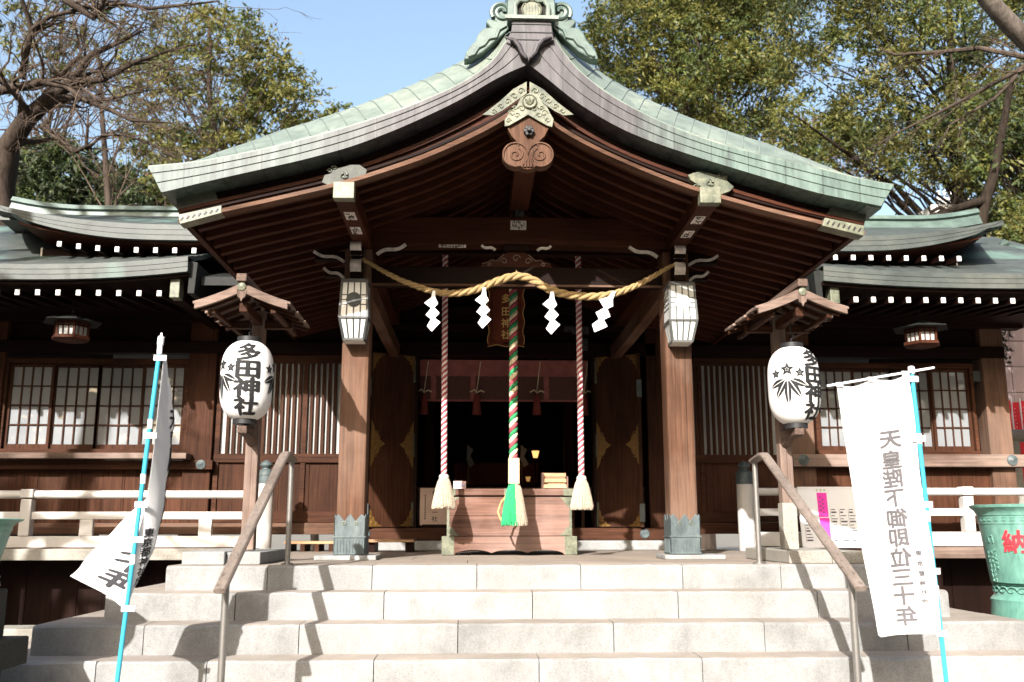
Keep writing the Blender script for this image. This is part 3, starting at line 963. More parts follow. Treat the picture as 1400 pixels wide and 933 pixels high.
# the hip of the right lower roof and its ornament
hp('hip_ridge', MB().tube([(7.12, 4.0, 4.17), (7.6, 3.3, 3.88), (8.1, 2.5, 3.54), (8.6, 1.9, 3.30)], 0.07, 8), M['ridgegreen'], smooth=True)
fin = MB()
fin.plate([(6.72, 4.36), (7.22, 4.36), (7.26, 4.5), (7.12, 4.62), (7.05, 4.78), (6.96, 4.86), (6.88, 4.78), (6.80, 4.62), (6.68, 4.5)], 3.86, 4.02)
fin.tube([(6.98 + 0.09 * math.cos(t) * (1 - t / 14), 3.84, 4.62 + 0.09 * math.sin(t) * (1 - t / 14)) for t in np.linspace(0, 9, 20)], 0.02, 6)
fin.v = [(7.13 + (x - 6.97) * 0.5, y + 0.05, 4.08 + (z - 4.36) * 0.42) for x, y, z in fin.v]
hp('ridge_end_ornament', fin, M['ridgegreen'], bevel=0.008)
hp('upper_back_roof', MB().sheet([[(-8.5, 4.36, 4.40), (0, 4.36, 4.40), (7.0, 4.36, 4.40)], [(-8.5, 8.5, 3.0), (0, 8.5, 3.0), (8.5, 8.5, 3.0)]], (0, 0, -0.1)), M['wingcopper'], fix=True)

# ------------------------------------------------------------------ porch
PY = -1.6                                     # front plane of the porch gable
def prof(pts, Y=PY): return [at(u, v, Y) for u, v in pts]

TOP = {-1: prof([(202, 228), (267, 222.7), (350, 207), (413, 191.7), (483, 172), (550, 150), (617, 122), (650, 104), (683, 78), (697, 57), (704, 34)]),
       1: prof([(1222, 253), (1193, 249), (1133, 234), (1050, 215), (983, 197), (933, 180), (883, 158), (833, 131), (793, 100), (767, 73), (753, 46), (748, 34)])}
FBOT = {-1: prof([(221, 262), (283, 247), (350, 232), (417, 217), (483, 199), (550, 173), (617, 142), (650, 124), (683, 103), (707, 93), (722, 87)]),
        1: prof([(1206, 281), (1117, 263), (1050, 243), (967, 218), (900, 196), (850, 176), (800, 147), (767, 123), (740, 98), (723, 87)])}
BBOT = {-1: prof([(245, 306), (303, 291), (350, 281), (457, 256.5), (500, 244.5), (583, 217), (650, 187), (687, 167), (722, 143)], -1.5),
        1: prof([(1181, 322), (1117, 306), (1050, 290), (957, 264), (900, 243), (850, 222), (800, 199), (755, 173), (722, 143)], -1.5)}
N = 41
top, fbo, bbo = {}, {}, {}
for s in (-1, 1):
    top[s], fbo[s], bbo[s] = resample(TOP[s], N), resample(FBOT[s], N), resample(BBOT[s], N)
    if s > 0:                                  # always from the tip to the apex
        top[s], fbo[s], bbo[s] = top[s][::-1], fbo[s][::-1], bbo[s][::-1]
def blend(a, b, t): return [(lerp(p[0], q[0], t), lerp(p[1], q[1], t)) for p, q in zip(a, b)]
def stretch(a, b, i0=0, i1=None): return a[i0:i1], b[i0:i1]

for s in (-1, 1):
    T, Fb, Bb = top[s], fbo[s], bbo[s]
    # the copper edge in three overlapping courses
    mcol = M['fascia'] if s < 0 else M['fasciagreen']
    for k, (ta, tb, dy) in enumerate(((0.0, 0.25, 0.0), (0.254, 0.62, 0.008), (0.624, 1.0, 0.016))):
        a, b = blend(T, Fb, ta), blend(T, Fb, tb)
        hp('verge_copper', MB().slab(a, b, PY + dy, -0.9), mcol, fix=True)
    # mouldings and barge board under it
    Fb2 = [(x * 0.985 + 0.0002, z) for x, z in Fb]
    a, b = blend(Fb2, Bb, 0.02), blend(Fb2, Bb, 0.36)
    hp('verge_moulding', MB().slab(a, b, -1.34, -1.2), W['darkX'], fix=True)
    a, b = blend(Fb2, Bb, 0.34), blend(Fb2, Bb, 0.46)
    hp('verge_moulding', MB().slab(a, b, -1.40, -1.2), W['rafterX'], fix=True)
    a, b = blend(Fb2, Bb, 0.44), blend(Fb2, Bb, 0.90)
    hp('barge_board', MB().slab(a, b, -1.37, -1.30), W['rafterX'], fix=True)
    a, b = blend(Fb2, Bb, 0.87), blend(Fb2, Bb, 1.0)
    hp('barge_board', MB().slab(a, b, -1.51, -1.40), W['pillarX'], fix=True)
    # copper sheets of the slope: they swell up behind the verge
    def swell(t):
        return float(np.interp(t, [0, 0.06, 0.15, 0.3, 0.6, 1.0], [0.07, 0.20, 0.36, 0.46, 0.53, 0.60]))
    g_ = []
    ys = [PY + 0.006, -1.56, -1.5, -1.42, -1.32, -1.2, -1.05, -0.88, -0.7, 0.5, 2.0, 3.9]
    for j, (x, z) in enumerate(T[:-1]):
        t = j / (N - 1)
        B = swell(t)
        row = []
        for y in ys:
            q = min(1.0, (y - PY) / 0.85)
            zz = z + 0.010 + B * math.sin(q * PI / 2) ** 1.1
            row.append((x, y, zz))
        g_.append(row)
    hp('porch_roof', MB().sheet(g_, (0, 0, -0.03)), M['roofgreen'], fix=True)
    # standing seams lying across the slope
    sm = MB()
    for j in range(2, N - 2, 2):
        x, z = T[j]
        t = j / (N - 1)
        B = swell(t)
        p = []
        for y in (PY + 0.01, -1.56, -1.5, -1.42, -1.32, -1.2, -1.05, -0.88, -0.7, 3.4):
            q = min(1.0, (y - PY) / 0.85)
            # the seam runs back and drifts down the slope
            k = min(N - 1, max(0, j + 1.5 - 4.0 * q))
            k0 = int(k); k1 = min(N - 1, k0 + 1)
            xx = lerp(T[k0][0], T[k1][0], k - k0); z0 = lerp(T[k0][1], T[k1][1], k - k0)
            tt = k / (N - 1)
            BB = swell(tt)
            p.append((xx, y, z0 + 0.010 + BB * math.sin(q * PI / 2) ** 1.1))
        sm.sweep(p, [(-0.006, -0.002), (0.006, -0.002), (0.005, 0.005), (-0.005, 0.005)])
    hp('roof_seam', sm, M['roofseam'])
    # eave edge along the side and soffit boards
    xt, zt = T[0]
    hp('side_eave', MB().plate([(xt, zt), (xt - s * 0.10, zt - 0.19), (xt - s * 0.22, zt - 0.17), (xt - s * 0.3, zt + 0.02)], -1.55, 3.4), mcol)
    a = [(x, z + 0.13) for x, z in Bb]; b = [(x, z + 0.105) for x, z in Bb]
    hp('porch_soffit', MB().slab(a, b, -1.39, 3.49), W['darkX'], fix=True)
    hp('eave_batten', MB().plate([(Bb[0][0], Bb[0][1] + 0.12), (Bb[0][0] - s * 0.05, Bb[0][1] + 0.12), (Bb[0][0] - s * 0.05, Bb[0][1] + 0.02), (Bb[0][0], Bb[0][1] + 0.02)], -1.39, 3.4), W['rafterY'])
    # rafters
    rp = None
    k = 0
    for y in np.arange(-1.20, 3.3, 0.235):
        if rp is None:
            a = [(x, z + 0.105) for x, z in Bb[1:]]; b = [(x, z + 0.015) for x, z in Bb[1:]]
            rp = hp('porch_rafter', MB().slab(a, b, -0.034, 0.034), W['rafterX'], fix=True)
            r_ = rp
        else:
            r_ = copy_tree(rp, hall)
        r_.location = (0, float(y), 0)
    # purlin over the pillars
    px = -1.456 if s < 0 else 1.495
    pu = hp('purlin', MB().bx(px - 0.078, px + 0.078, -1.44, 3.45, 2.855, 3.02), W['rafterY'], bevel=0.006)
    MB().bx(px - 0.084, px + 0.084, -1.53, -1.435, 2.852, 2.99).build('purlin_cap', M['brass'], pu, bevel=0.005)
    for y in (-1.08, -0.68):                   # pasted paper slips, their print no longer readable
        st = MB()
        st.bx(px - 0.045, px + 0.045, y - 0.10, y + 0.10, 2.851, 2.854)
        st.mat(1)
        for i in range(16):
            cx, cy = px + rng.uniform(-0.03, 0.03), y + rng.uniform(-0.085, 0.085)
            w, h = (0.03, 0.007) if i % 2 else (0.008, 0.035)
            st.bx(cx - w / 2, cx + w / 2, cy - h / 2, cy + h / 2, 2.8485, 2.8505)
        st.build('paper_slip', [M['oldwhite'], M['ink']], pu)

# ridge purlin, ridge and its end ornament
hp('ridge_purlin', MB().bx(-0.075, 0.105, -1.42, 3.45, 3.27, 3.46), W['rafterY'], bevel=0.006)
ax0, az0 = at(701, 27, PY); ax1, _ = at(752, 27, PY)
axm = (ax0 + ax1) / 2
neck = MB()
n0 = prof([(701, 28), (752, 28), (760, 66), (772, 84), (740, 78), (730, 64), (724, 78), (718, 66), (708, 72), (690, 80), (697, 58)])
nk = [at(701, 27, PY), at(752, 27, PY), at(757, 58, PY), at(736, 66, PY), at(727, 80, PY), at(722, 88, PY), at(716, 78, PY), at(708, 66, PY), at(697, 58, PY)]
hp('ridge_neck', MB().plate(nk, PY - 0.035, -1.0), M['fascia'], bevel=0.008)
for v in (36, 47, 57):
    a, b = at(700 - (v - 27) * 0.1, v, PY), at(752 + (v - 27) * 0.15, v, PY)
    hp('neck_course', MB().bx(a[0], b[0], PY - 0.042, PY - 0.03, a[1] - 0.003, a[1] + 0.003), M['ironblack'])
for s in (-1, 1):                              # curled lips under the neck
    c = [at(722 + s * a, v, PY) for a, v in ((2, 84), (9, 76), (13, 66), (20, 59), (32, 55))]
    hp('verge_lip', MB().tube([(x, PY - 0.05, z) for x, z in c], [0.012, 0.022, 0.022, 0.018, 0.008], 8, up=(0, 1, 0)), M['fascia'], smooth=True)
zt = az0
orn = MB().plate([(axm - 0.20, zt - 0.01), (axm + 0.20, zt - 0.01), (axm + 0.19, zt + 0.42), (axm - 0.19, zt + 0.42)], PY - 0.02, -1.2)
orn = hp('ridge_end', orn, M['ridgegreen'], bevel=0.01)
fr = MB()
arch = [(-0.135, 0.0), (-0.135, 0.10), (-0.10, 0.145), (-0.05, 0.14), (0.0, 0.17), (0.05, 0.14), (0.10, 0.145), (0.135, 0.10), (0.135, 0.0)]
fr.tube([(axm + a, PY - 0.05, zt + b) for a, b in arch], 0.02, 8, up=(0, 1, 0))
fr.bx(axm - 0.22, axm + 0.22, PY - 0.07, PY - 0.025, zt - 0.025, zt + 0.005)
fr.build('niche_frame', M['roofgreen'], orn, smooth=True)
nc = MB().plate([(axm + a * 0.85, zt + b * 0.9 + 0.01) for a, b in arch], PY - 0.026, PY - 0.021)
nc.build('niche', M['glassdark'], orn)
md = MB().lathe([(0.086, 0), (0.086, 0.02), (0.075, 0.028), (0.07, 0.02), (0.003, 0.02)], n=24, caps=False)
for i in range(5):
    md.bx(-0.05 + i * 0.025 - 0.004, -0.05 + i * 0.025 + 0.004, -0.05, 0.05, 0.02, 0.027)
md = md.build('medallion', M['brass'], orn, smooth=True)
md.matrix_local = Matrix.Translation((axm, PY - 0.03, zt + 0.065)) @ Matrix.Rotation(R(90), 4, 'X')
rz_ = [(axm, y, zt + 0.1 + q) for y, q in ((-1.22, 0.0), (-0.8, 0.45), (4.5, 0.45))]
hp('porch_ridge', MB().sweep(rz_, [(-0.17, -0.12), (0.17, -0.12), (0.13, 0.05), (0.19, 0.1), (0.17, 0.2), (0.0, 0.3), (-0.17, 0.2), (-0.19, 0.1), (-0.13, 0.05)]), M['ridgegreen'])
for s in (-1, 1):                              # scrolled fins running down each side
    base = [(700, 30), (690, 47), (678, 62), (662, 74), (640, 84)] if s < 0 else [(753, 30), (763, 47), (775, 62), (790, 74), (806, 84)]
    q = lambda a, v: at((700 - a) if s < 0 else (752 + a), v, PY + 0.12)
    fin = [q(-2, 34), q(-2, 8), q(8, 6), q(20, 7), q(27, 14), q(28, 24), q(24, 30), q(32, 27), q(36, 33), q(30, 40), q(38, 40), q(46, 48), q(50, 58), q(58, 66), q(63, 74), q(66, 84), q(56, 83), q(40, 74), q(22, 58), q(8, 46)]
    f = hp('scroll_fin', MB().plate(fin, PY + 0.09, PY + 0.20), M['ridgegreen'], bevel=0.012)
    cx, cz = q(14, 20)
    c = MB().tube([(cx + s * 0.085 * math.cos(t) * (1 - t / 13), PY + 0.085, cz + 0.085 * math.sin(t) * (1 - t / 13)) for t in np.linspace(-0.6, 9.5, 30)], 0.02, 7, up=(0, 1, 0))
    wav = [q(8, 38), q(18, 44), q(22, 54), q(32, 56), q(38, 64), q(46, 68), q(52, 77), q(60, 80)]
    c.tube([(x, PY + 0.085, z) for x, z in wav], 0.016, 6, up=(0, 1, 0))
    c.build('scroll_relief', M['ridgegreen'], f, smooth=True)

e0 = [at3(u, v, -0.55) for u, v in ((358, 184), (364, 192), (374, 196), (390, 194), (402, 190))]
hp('slope_end_tile', MB().tube(e0, [0.012, 0.03, 0.04, 0.04, 0.03], 8), M['roofgreen'], smooth=True)

# gegyo: the carved pendant under the apex
gy = -1.53
gpt = lambda pts: [at(u, v, gy) for u, v in pts]
body = gpt([(722, 155), (748, 172), (750, 176), (745, 186), (738, 192), (737, 197), (742, 198), (750, 200), (755.5, 208), (755, 217), (749, 225), (740, 226), (735, 224),
            (733, 229), (728, 231), (722, 232), (716, 231), (711, 229), (709, 224), (704, 226), (695, 225), (689, 217), (688, 208), (693, 200), (702, 198), (707, 197), (706, 192), (699, 186), (694, 176), (696, 172)])
pend = hp('pendant', MB().plate(body, gy, gy + 0.09), W['pillarZ'], bevel=0.006)
rel = MB()
for s in (-1, 1):
    c0 = at(722 + s * 17, 212, gy)
    rel.tube([(c0[0] + s * 0.075 * math.cos(t) * (1 - t / 12), gy - 0.005, c0[1] + 0.075 * math.sin(t) * (1 - t / 12)) for t in np.linspace(2.0, 10.5, 30)], 0.009, 6, up=(0, 1, 0))
    rel.tube([(x, gy - 0.004, z) for x, z in gpt([(722 + s * 27, 176), (722 + s * 22, 186), (722 + s * 15, 193), (722 + s * 13, 200)])], 0.008, 6, up=(0, 1, 0))
for a in (-9, -4.5, 0, 4.5, 9):
    rel.tube([(x, gy - 0.003, z) for x, z in gpt([(722 + a * 0.35, 209), (722 + a * 0.6, 219), (722 + a, 229)])], [0.006, 0.011, 0.013], 6, up=(0, 1, 0))
for s in (-1, 1):
    c0 = at(722 + s * 17, 212, gy)
    rel.add([(c0[0] + 0.108 * math.cos(t), gy - 0.003, c0[1] + 0.108 * math.sin(t)) for t in np.linspace(0, 2 * PI, 33)[:-1]] + [(c0[0] + 0.108 * math.cos(t), gy + 0.085, c0[1] + 0.108 * math.sin(t)) for t in np.linspace(0, 2 * PI, 33)[:-1]], [tuple(range(31, -1, -1))] + [(i, (i + 1) % 32, 32 + (i + 1) % 32, 32 + i) for i in range(32)])
    rel.tube([(c0[0] + 0.10 * math.cos(t), gy - 0.008, c0[1] + 0.10 * math.sin(t)) for t in np.linspace(0, 2 * PI, 33)], 0.009, 6, up=(0, 1, 0))
rel.build('carved_relief', W['pillarZ'], pend, smooth=True)
kn = MB()
kx, kz = at(723, 181, gy)
for i in range(6):
    kn.box((kx + 0.028 * math.cos(i * PI / 3), gy - 0.02, kz + 0.028 * math.sin(i * PI / 3)), (0.03, 0.04, 0.03), Matrix.Rotation(i * PI / 3, 4, 'Y'))
kn.box((kx, gy - 0.04, kz), (0.03, 0.06, 0.03))
kn.build('boss', M['ironblack'], pend, bevel=0.006)


def scrollwork(mb, pts, y, r=0.02, tube=0.005):
    for cx, cz, sgn, rr in pts:
        mb.tube([(cx + sgn * rr * math.cos(t) * (1 - t / 9), y, cz + rr * math.sin(t) * (1 - t / 9)) for t in np.linspace(0, 6.6, 16)], tube, 5, up=(0, 1, 0))

bf = lambda pts, Y=-1.56: [at(u, v, Y) for u, v in pts]
crown = MB().plate(bf([(712, 134), (724, 127), (735, 129), (741, 140), (748, 146), (752, 155), (757, 163), (755, 174), (748, 172), (722, 157), (696, 172), (690, 173), (690, 164), (698, 152), (706, 146)]), -1.56, -1.545)
crown = hp('crown_fitting', crown, [M['brass'], M['agedgilt']], bevel=0.002)
cr = MB()
sc_ = []
for s in (-1, 1):
    for a, v, q_, r_ in ((9, 149, s, 0.030), (15, 158, -s, 0.024), (22, 155, s, 0.03), (27, 165, -s, 0.022), (18, 148, s, 0.02)):
        x, z = at(722 + s * a, v, -1.56)
        sc_.append((x, z, q_, r_))
scrollwork(cr, sc_, -1.562, tube=0.006)
cr.build('scroll_relief', M['brass'], crown, smooth=True)
dk = MB().lathe([(0.062, 0), (0.062, 0.012), (0.055, 0.02), (0.05, 0.012), (0.002, 0.012)], n=24, caps=False)
for i, a in enumerate((-0.6, 0.0, 0.6)):       # three leaves on the boss
    d = Vector((math.sin(a), math.cos(a)))
    n_ = Vector((d.y, -d.x))
    p0 = Vector((0, -0.035))
    o_ = [p0, p0 + d * 0.03 + n_ * 0.014, p0 + d * 0.075, p0 + d * 0.03 - n_ * 0.014]
    dk.add([(p.x, p.y, 0.02) for p in o_] + [(p0.x + d.x * 0.035, p0.y + d.y * 0.035, 0.032)], [(0, 1, 4), (1, 2, 4), (2, 3, 4), (3, 0, 4)])
dk = dk.build('leaf_boss', M['brass'], crown)
x, z = at(724, 139, -1.57)
dk.matrix_local = Matrix.Translation((x, -1.562, z)) @ Matrix.Rotation(R(90), 4, 'X')
for s in (-1, 1):                              # darker openwork up the barge boards beside it
    o = [(722 + s * 2, 128), (722 + s * 2, 112), (722 + s * 20, 122), (722 + s * 40, 140), (722 + s * 62, 157), (722 + s * 48, 158), (722 + s * 36, 152)]
    f = hp('apex_fitting', MB().plate([at(u, v, -1.51) for u, v in o], -1.512, -1.5), M['agedgilt'])
    c = MB()
    scrollwork(c, [(*at(722 + s * a, v, -1.51), s * (1 if i % 2 else -1), 0.03 - 0.002 * i) for i, (a, v) in enumerate(((10, 125), (19, 132), (28, 139), (37, 146), (47, 153)))], -1.516)
    c.build('scroll_relief', M['brass'], f)
# fittings on the barge boards over the purlins and at the tips
for s, o in ((-1, [(440, 250), (444, 240), (452, 238), (456, 231), (468, 229), (478, 226), (492, 226), (502, 233), (500, 240), (488, 246), (470, 254), (455, 257)]),
             (1, [(940, 240), (948, 237), (958, 235), (970, 237), (982, 241), (990, 243), (996, 250), (1003, 256), (998, 262), (985, 267), (970, 262), (955, 254), (944, 247)])):
    f = hp('barge_fitting', MB().plate([at(u, v, -1.44) for u, v in o], -1.45, -1.37), M['darkpatina'] if s < 0 else M['agedgilt'], bevel=0.003)
    c = MB()
    cu, cv = (471, 240) if s < 0 else (971, 250)
    cx, cz = at(cu, cv, -1.45)
    for k in range(3):                         # three-comma crest
        a0 = k * 2 * PI / 3
        c.tube([(cx + 0.036 * math.cos(a0 + t) * (0.5 + t / 4), -1.455, cz + 0.036 * math.sin(a0 + t) * (0.5 + t / 4)) for t in np.linspace(0, 1.9, 8)], [0.012, 0.013, 0.012, 0.010, 0.008, 0.006, 0.004, 0.002], 6, up=(0, 1, 0))
    scrollwork(c, [(*at(cu + s * a, cv + b, -1.45), s, 0.022) for a, b in ((-20, 6), (20, -6), (-14, 10), (14, -10))], -1.454)
    c.build('crest_relief', M['agedgilt'], f, smooth=True)
for s, o in ((-1, [(244, 294), (303, 281), (303, 291.5), (246, 307)]), (1, [(1128, 298), (1181, 309), (1181, 323), (1124, 309)])):
    e = hp('barge_end_cap', MB().plate([at(u, v, -1.51) for u, v in o], -1.515, -1.39), M['brass'], bevel=0.003)
    c = MB()
    for i in range(7):
        t = (i + 0.6) / 7.4
        u, v = lerp(o[0][0], o[1][0], t), lerp((o[0][1] + o[3][1]) / 2, (o[1][1] + o[2][1]) / 2, t)
        x, z = at(u, v, -1.516)
        c.box((x, -1.517, z), (0.012, 0.004, 0.034), Matrix.Rotation(R(35), 4, 'Y'))
    c.build('cut_work', M['ironblack'], e)
    o2 = [(u, v - 34 * (1 if i < 2 else 0)) for i, (u, v) in enumerate(o)]
    hp('barge_end_sheet', MB().plate([at(u, v, -1.385) for u, v in ([(240, 270), (292, 258), (302, 282), (245, 294)] if s < 0 else [(1140, 276), (1186, 286), (1181, 310), (1128, 299)])], -1.385, -1.31), M['darkpatina'])

# pillars with copper shoes on stone bases
for s in (-1, 1):
    p = hp('pillar', MB().bx(s * 1.5 - 0.125, s * 1.5 + 0.125, -0.125, 0.125, 0.04, 2.86), W['pillarZ'], bevel=0.022)
    hp('pillar_base', MB().box((s * 1.5 + (0.06 if s > 0 else -0.02), -0.02, 0.018), (0.54, 0.46, 0.04)), M['granite'], bevel=0.008)
    sh = MB()
    w = 0.138
    zig = [(-w, 0.37), (-w * 0.72, 0.395), (-w * 0.35, 0.335), (0.0, 0.40), (w * 0.35, 0.335), (w * 0.72, 0.395), (w, 0.37)]
    for k in range(4):
        a = k * PI / 2
        ca, sa = math.cos(a), math.sin(a)
        out = [(-w, 0.041), (w, 0.041)] + zig[::-1]
        vs_ = []
        for d in (w, w - 0.009):
            vs_ += [(s * 1.5 + x * ca + d * sa, -d * ca + x * sa, z) for x, z in out]
        n_ = len(out)
        fs = [tuple(range(n_)), tuple(range(2 * n_ - 1, n_ - 1, -1))] + [(i + n_, (i + 1) % n_ + n_, (i + 1) % n_, i) for i in range(n_)]
        sh.add(vs_, fs)
        for i in range(9):
            x = -w + 0.03 + i * (2 * w - 0.06) / 8
            sh.box((s * 1.5 + x * ca + (w + 0.002) * sa, -(w + 0.002) * ca + x * sa, 0.115), (0.012 if k % 2 == 0 else 0.008, 0.008 if k % 2 == 0 else 0.012, 0.12))
        for z in (0.05, 0.195):
            sh.box((s * 1.5 + (w + 0.001) * sa, -(w + 0.001) * ca, z), (2 * w if k % 2 == 0 else 0.012, 0.012 if k % 2 == 0 else 2 * w, 0.014))
    sh = sh.build('pillar_shoe', M['shoe'], p, bevel=0.002)
    hl = MB()                                  # heart-shaped piercings
    for cx in (-0.05, 0.055):
        c0 = (s * 1.5 + cx, -w - 0.004, 0.315)
        hl.tube([(c0[0] + 0.015 * math.cos(t), c0[1], c0[2] + 0.014 * math.sin(t) * (1.2 if math.sin(t) > 0 else 0.8)) for t in np.linspace(0, 2 * PI, 13)], 0.004, 5, up=(0, 1, 0))
    hl.build('piercing_rim', M['brass'], p)
    # carved white-edged noses on the pillar head
    for y0, z0, z1, y1 in ((-0.30, 2.525, 2.70, -0.12), (-0.34, 2.735, 2.855, -0.12)):
        nz = hp('bracket_nose', MB().bx(s * 1.5 - 0.05, s * 1.5 + 0.05, y0 + 0.012, y1, z0, z1), W['darkY'], bevel=0.006)
        pth = [(s * 1.5, y0 + 0.012 - 0.03 * math.sin(t * PI * 1.6), lerp(z1, z0, t)) for t in np.linspace(0, 1, 8)]
        MB().sweep(pth, [(-0.05, -0.004), (0.05, -0.004), (0.05, 0.012), (-0.05, 0.012)], up=(0, 1, 0)).build('painted_edge', M['oldwhite'], nz)
    # bracket arms left and right with painted scrolled edges
    for sx in (-1, 1):
        for zc, L_ in ((2.74, 0.42), (2.58, 0.32)):
            if sx == -s: continue
            ba = hp('bracket_arm', MB().bx(min(s * 1.5 + sx * 0.126, s * 1.5 + sx * L_), max(s * 1.5 + sx * 0.126, s * 1.5 + sx * L_), -0.05, 0.05, zc + 0.02, zc + 0.105), W['darkX'], bevel=0.005)
            pts = [(s * 1.5 + sx * (0.14 + (L_ - 0.13) * t), -0.052, zc + 0.10 * t + 0.018 * math.sin(t * 2 * PI)) for t in np.linspace(0, 1, 9)]
            MB().sweep(pts, [(-0.012, -0.012), (0.012, -0.012), (0.012, 0.014), (-0.012, 0.014)]).build('painted_edge', M['oldwhite'], ba)
    # pillar to wall tie
    hp('tie_beam', MB().sweep([(s * 1.46, 0.126, 2.58), (s * 1.45, 1.0, 2.55), (s * 1.44, 2.2, 2.52), (s * 1.42, 3.3, 2.50)], [(-0.06, -0.09), (0.06, -0.09), (0.06, 0.09), (-0.06, 0.09)]), W['pillarY'], bevel=0.005)

# beams between the pillars
hp('rainbow_beam', MB().slab([(x, 3.17 + 0.02 * math.cos(x * 1.05)) for x in np.linspace(-1.42, 1.42, 15)], [(x, 2.885 + 0.035 * math.cos(x * 1.05)) for x in np.linspace(-1.42, 1.42, 15)], -0.10, 0.10), W['rafterX'], fix=True, bevel=0.008)
lb = hp('lower_beam', MB().bx(-1.374, 1.374, -0.08, 0.08, 2.525, 2.70), W['darkX'], bevel=0.006)
MB().bx(-1.373, 1.373, -0.085, -0.06, 2.512, 2.53).build('beam_edge', W['pillarX'], lb)
kf = [(-0.36, 2.702), (-0.34, 2.735), (-0.28, 2.75), (-0.25, 2.775), (-0.20, 2.765), (-0.13, 2.83), (-0.09, 2.865), (0.06, 2.865), (0.10, 2.83), (0.17, 2.765), (0.22, 2.775), (0.25, 2.75), (0.31, 2.735), (0.33, 2.702)]
k_ = hp('frog_leg_strut', MB().plate(kf, -0.06, 0.06), W['rafterX'], bevel=0.006)
c = MB()
scrollwork(c, [(-0.27, 2.725, 1, 0.02), (0.24, 2.725, -1, 0.02), (-0.13, 2.76, -1, 0.035), (0.10, 2.76, 1, 0.035), (-0.015, 2.79, 1, 0.04)], -0.064, tube=0.006)
c.tube([(x, -0.062, z) for x, z in kf[1:6]], 0.005, 5, up=(0, 1, 0)).tube([(x, -0.062, z) for x, z in kf[8:13]], 0.005, 5, up=(0, 1, 0))
c.build('carved_relief', W['greyX'], k_)
hp('bearing_block', MB().box((-0.015, 0, 2.885), (0.24, 0.2, 0.06)), W['darkX'], bevel=0.004)
for sx in (-1, 1):                             # short painted scrolls beside the block
    pts = [(-0.015 + sx * (0.20 + 0.13 * t), -0.11, 2.855 + 0.045 * t + 0.012 * math.sin(t * 2 * PI)) for t in np.linspace(0, 1, 7)]
    MB().sweep(pts, [(-0.01, -0.011), (0.01, -0.011), (0.01, 0.012), (-0.01, 0.012)]).build('painted_edge', M['oldwhite'], k_)
for s in (-1, 1):                              # the beam's own painted ends
    pts = [(s * (1.33 - 0.27 * t), -0.112, 2.80 + 0.10 * t + 0.018 * math.sin(t * 2 * PI)) for t in np.linspace(0, 1, 9)]
    MB().sweep(pts, [(-0.012, -0.014), (0.012, -0.014), (0.012, 0.015), (-0.012, 0.015)]).build('painted_edge', M['oldwhite'], lb)
hp('king_post', MB().bx(-0.05, 0.07, -0.06, 0.06, 3.19, 3.33), W['darkZ'], bevel=0.004)
hp('ceiling_tie', MB().bx(-1.9, 1.9, 1.65, 1.8, 3.0, 3.14), W['darkX'], bevel=0.005)
hp('ceiling_tie', MB().bx(-1.9, 1.9, 0.58, 0.70, 3.02, 3.14), W['darkX'], bevel=0.005)


def paper_slip(x, z, y, w, h, seed, m='oldwhite'):
    r_ = np.random.default_rng(seed)
    st = MB().bx(x - w / 2, x + w / 2, y - 0.003, y, z - h / 2, z + h / 2).mat(1)
    for i in range(int(900 * w * h) + 7):
        cx, cz = x + r_.uniform(-0.4, 0.4) * w, z + r_.uniform(-0.4, 0.4) * h
        a, b = (0.028, 0.006) if i % 2 else (0.007, 0.03)
        st.bx(cx - a / 2, cx + a / 2, y - 0.0045, y - 0.0032, cz - b / 2, cz + b / 2)
    return hp('paper_slip', st, [M[m], M['ink']])
paper_slip(0.005, 3.105, -0.105, 0.15, 0.09, 1)
paper_slip(0.02, 3.235, -0.062, 0.08, 0.14, 2, 'lampframe')
paper_slip(0.98, 2.80, 3.355, 0.22, 0.10, 3, 'lampframe')
paper_slip(1.02, 2.60, 3.29, 0.09, 0.16, 4, 'lampframe')
paper_slip(0.82, 2.82, 3.355, 0.10, 0.08, 5, 'lampframe')
paper_slip(-0.62, 2.89, -0.11, 0.26, 0.03, 6)

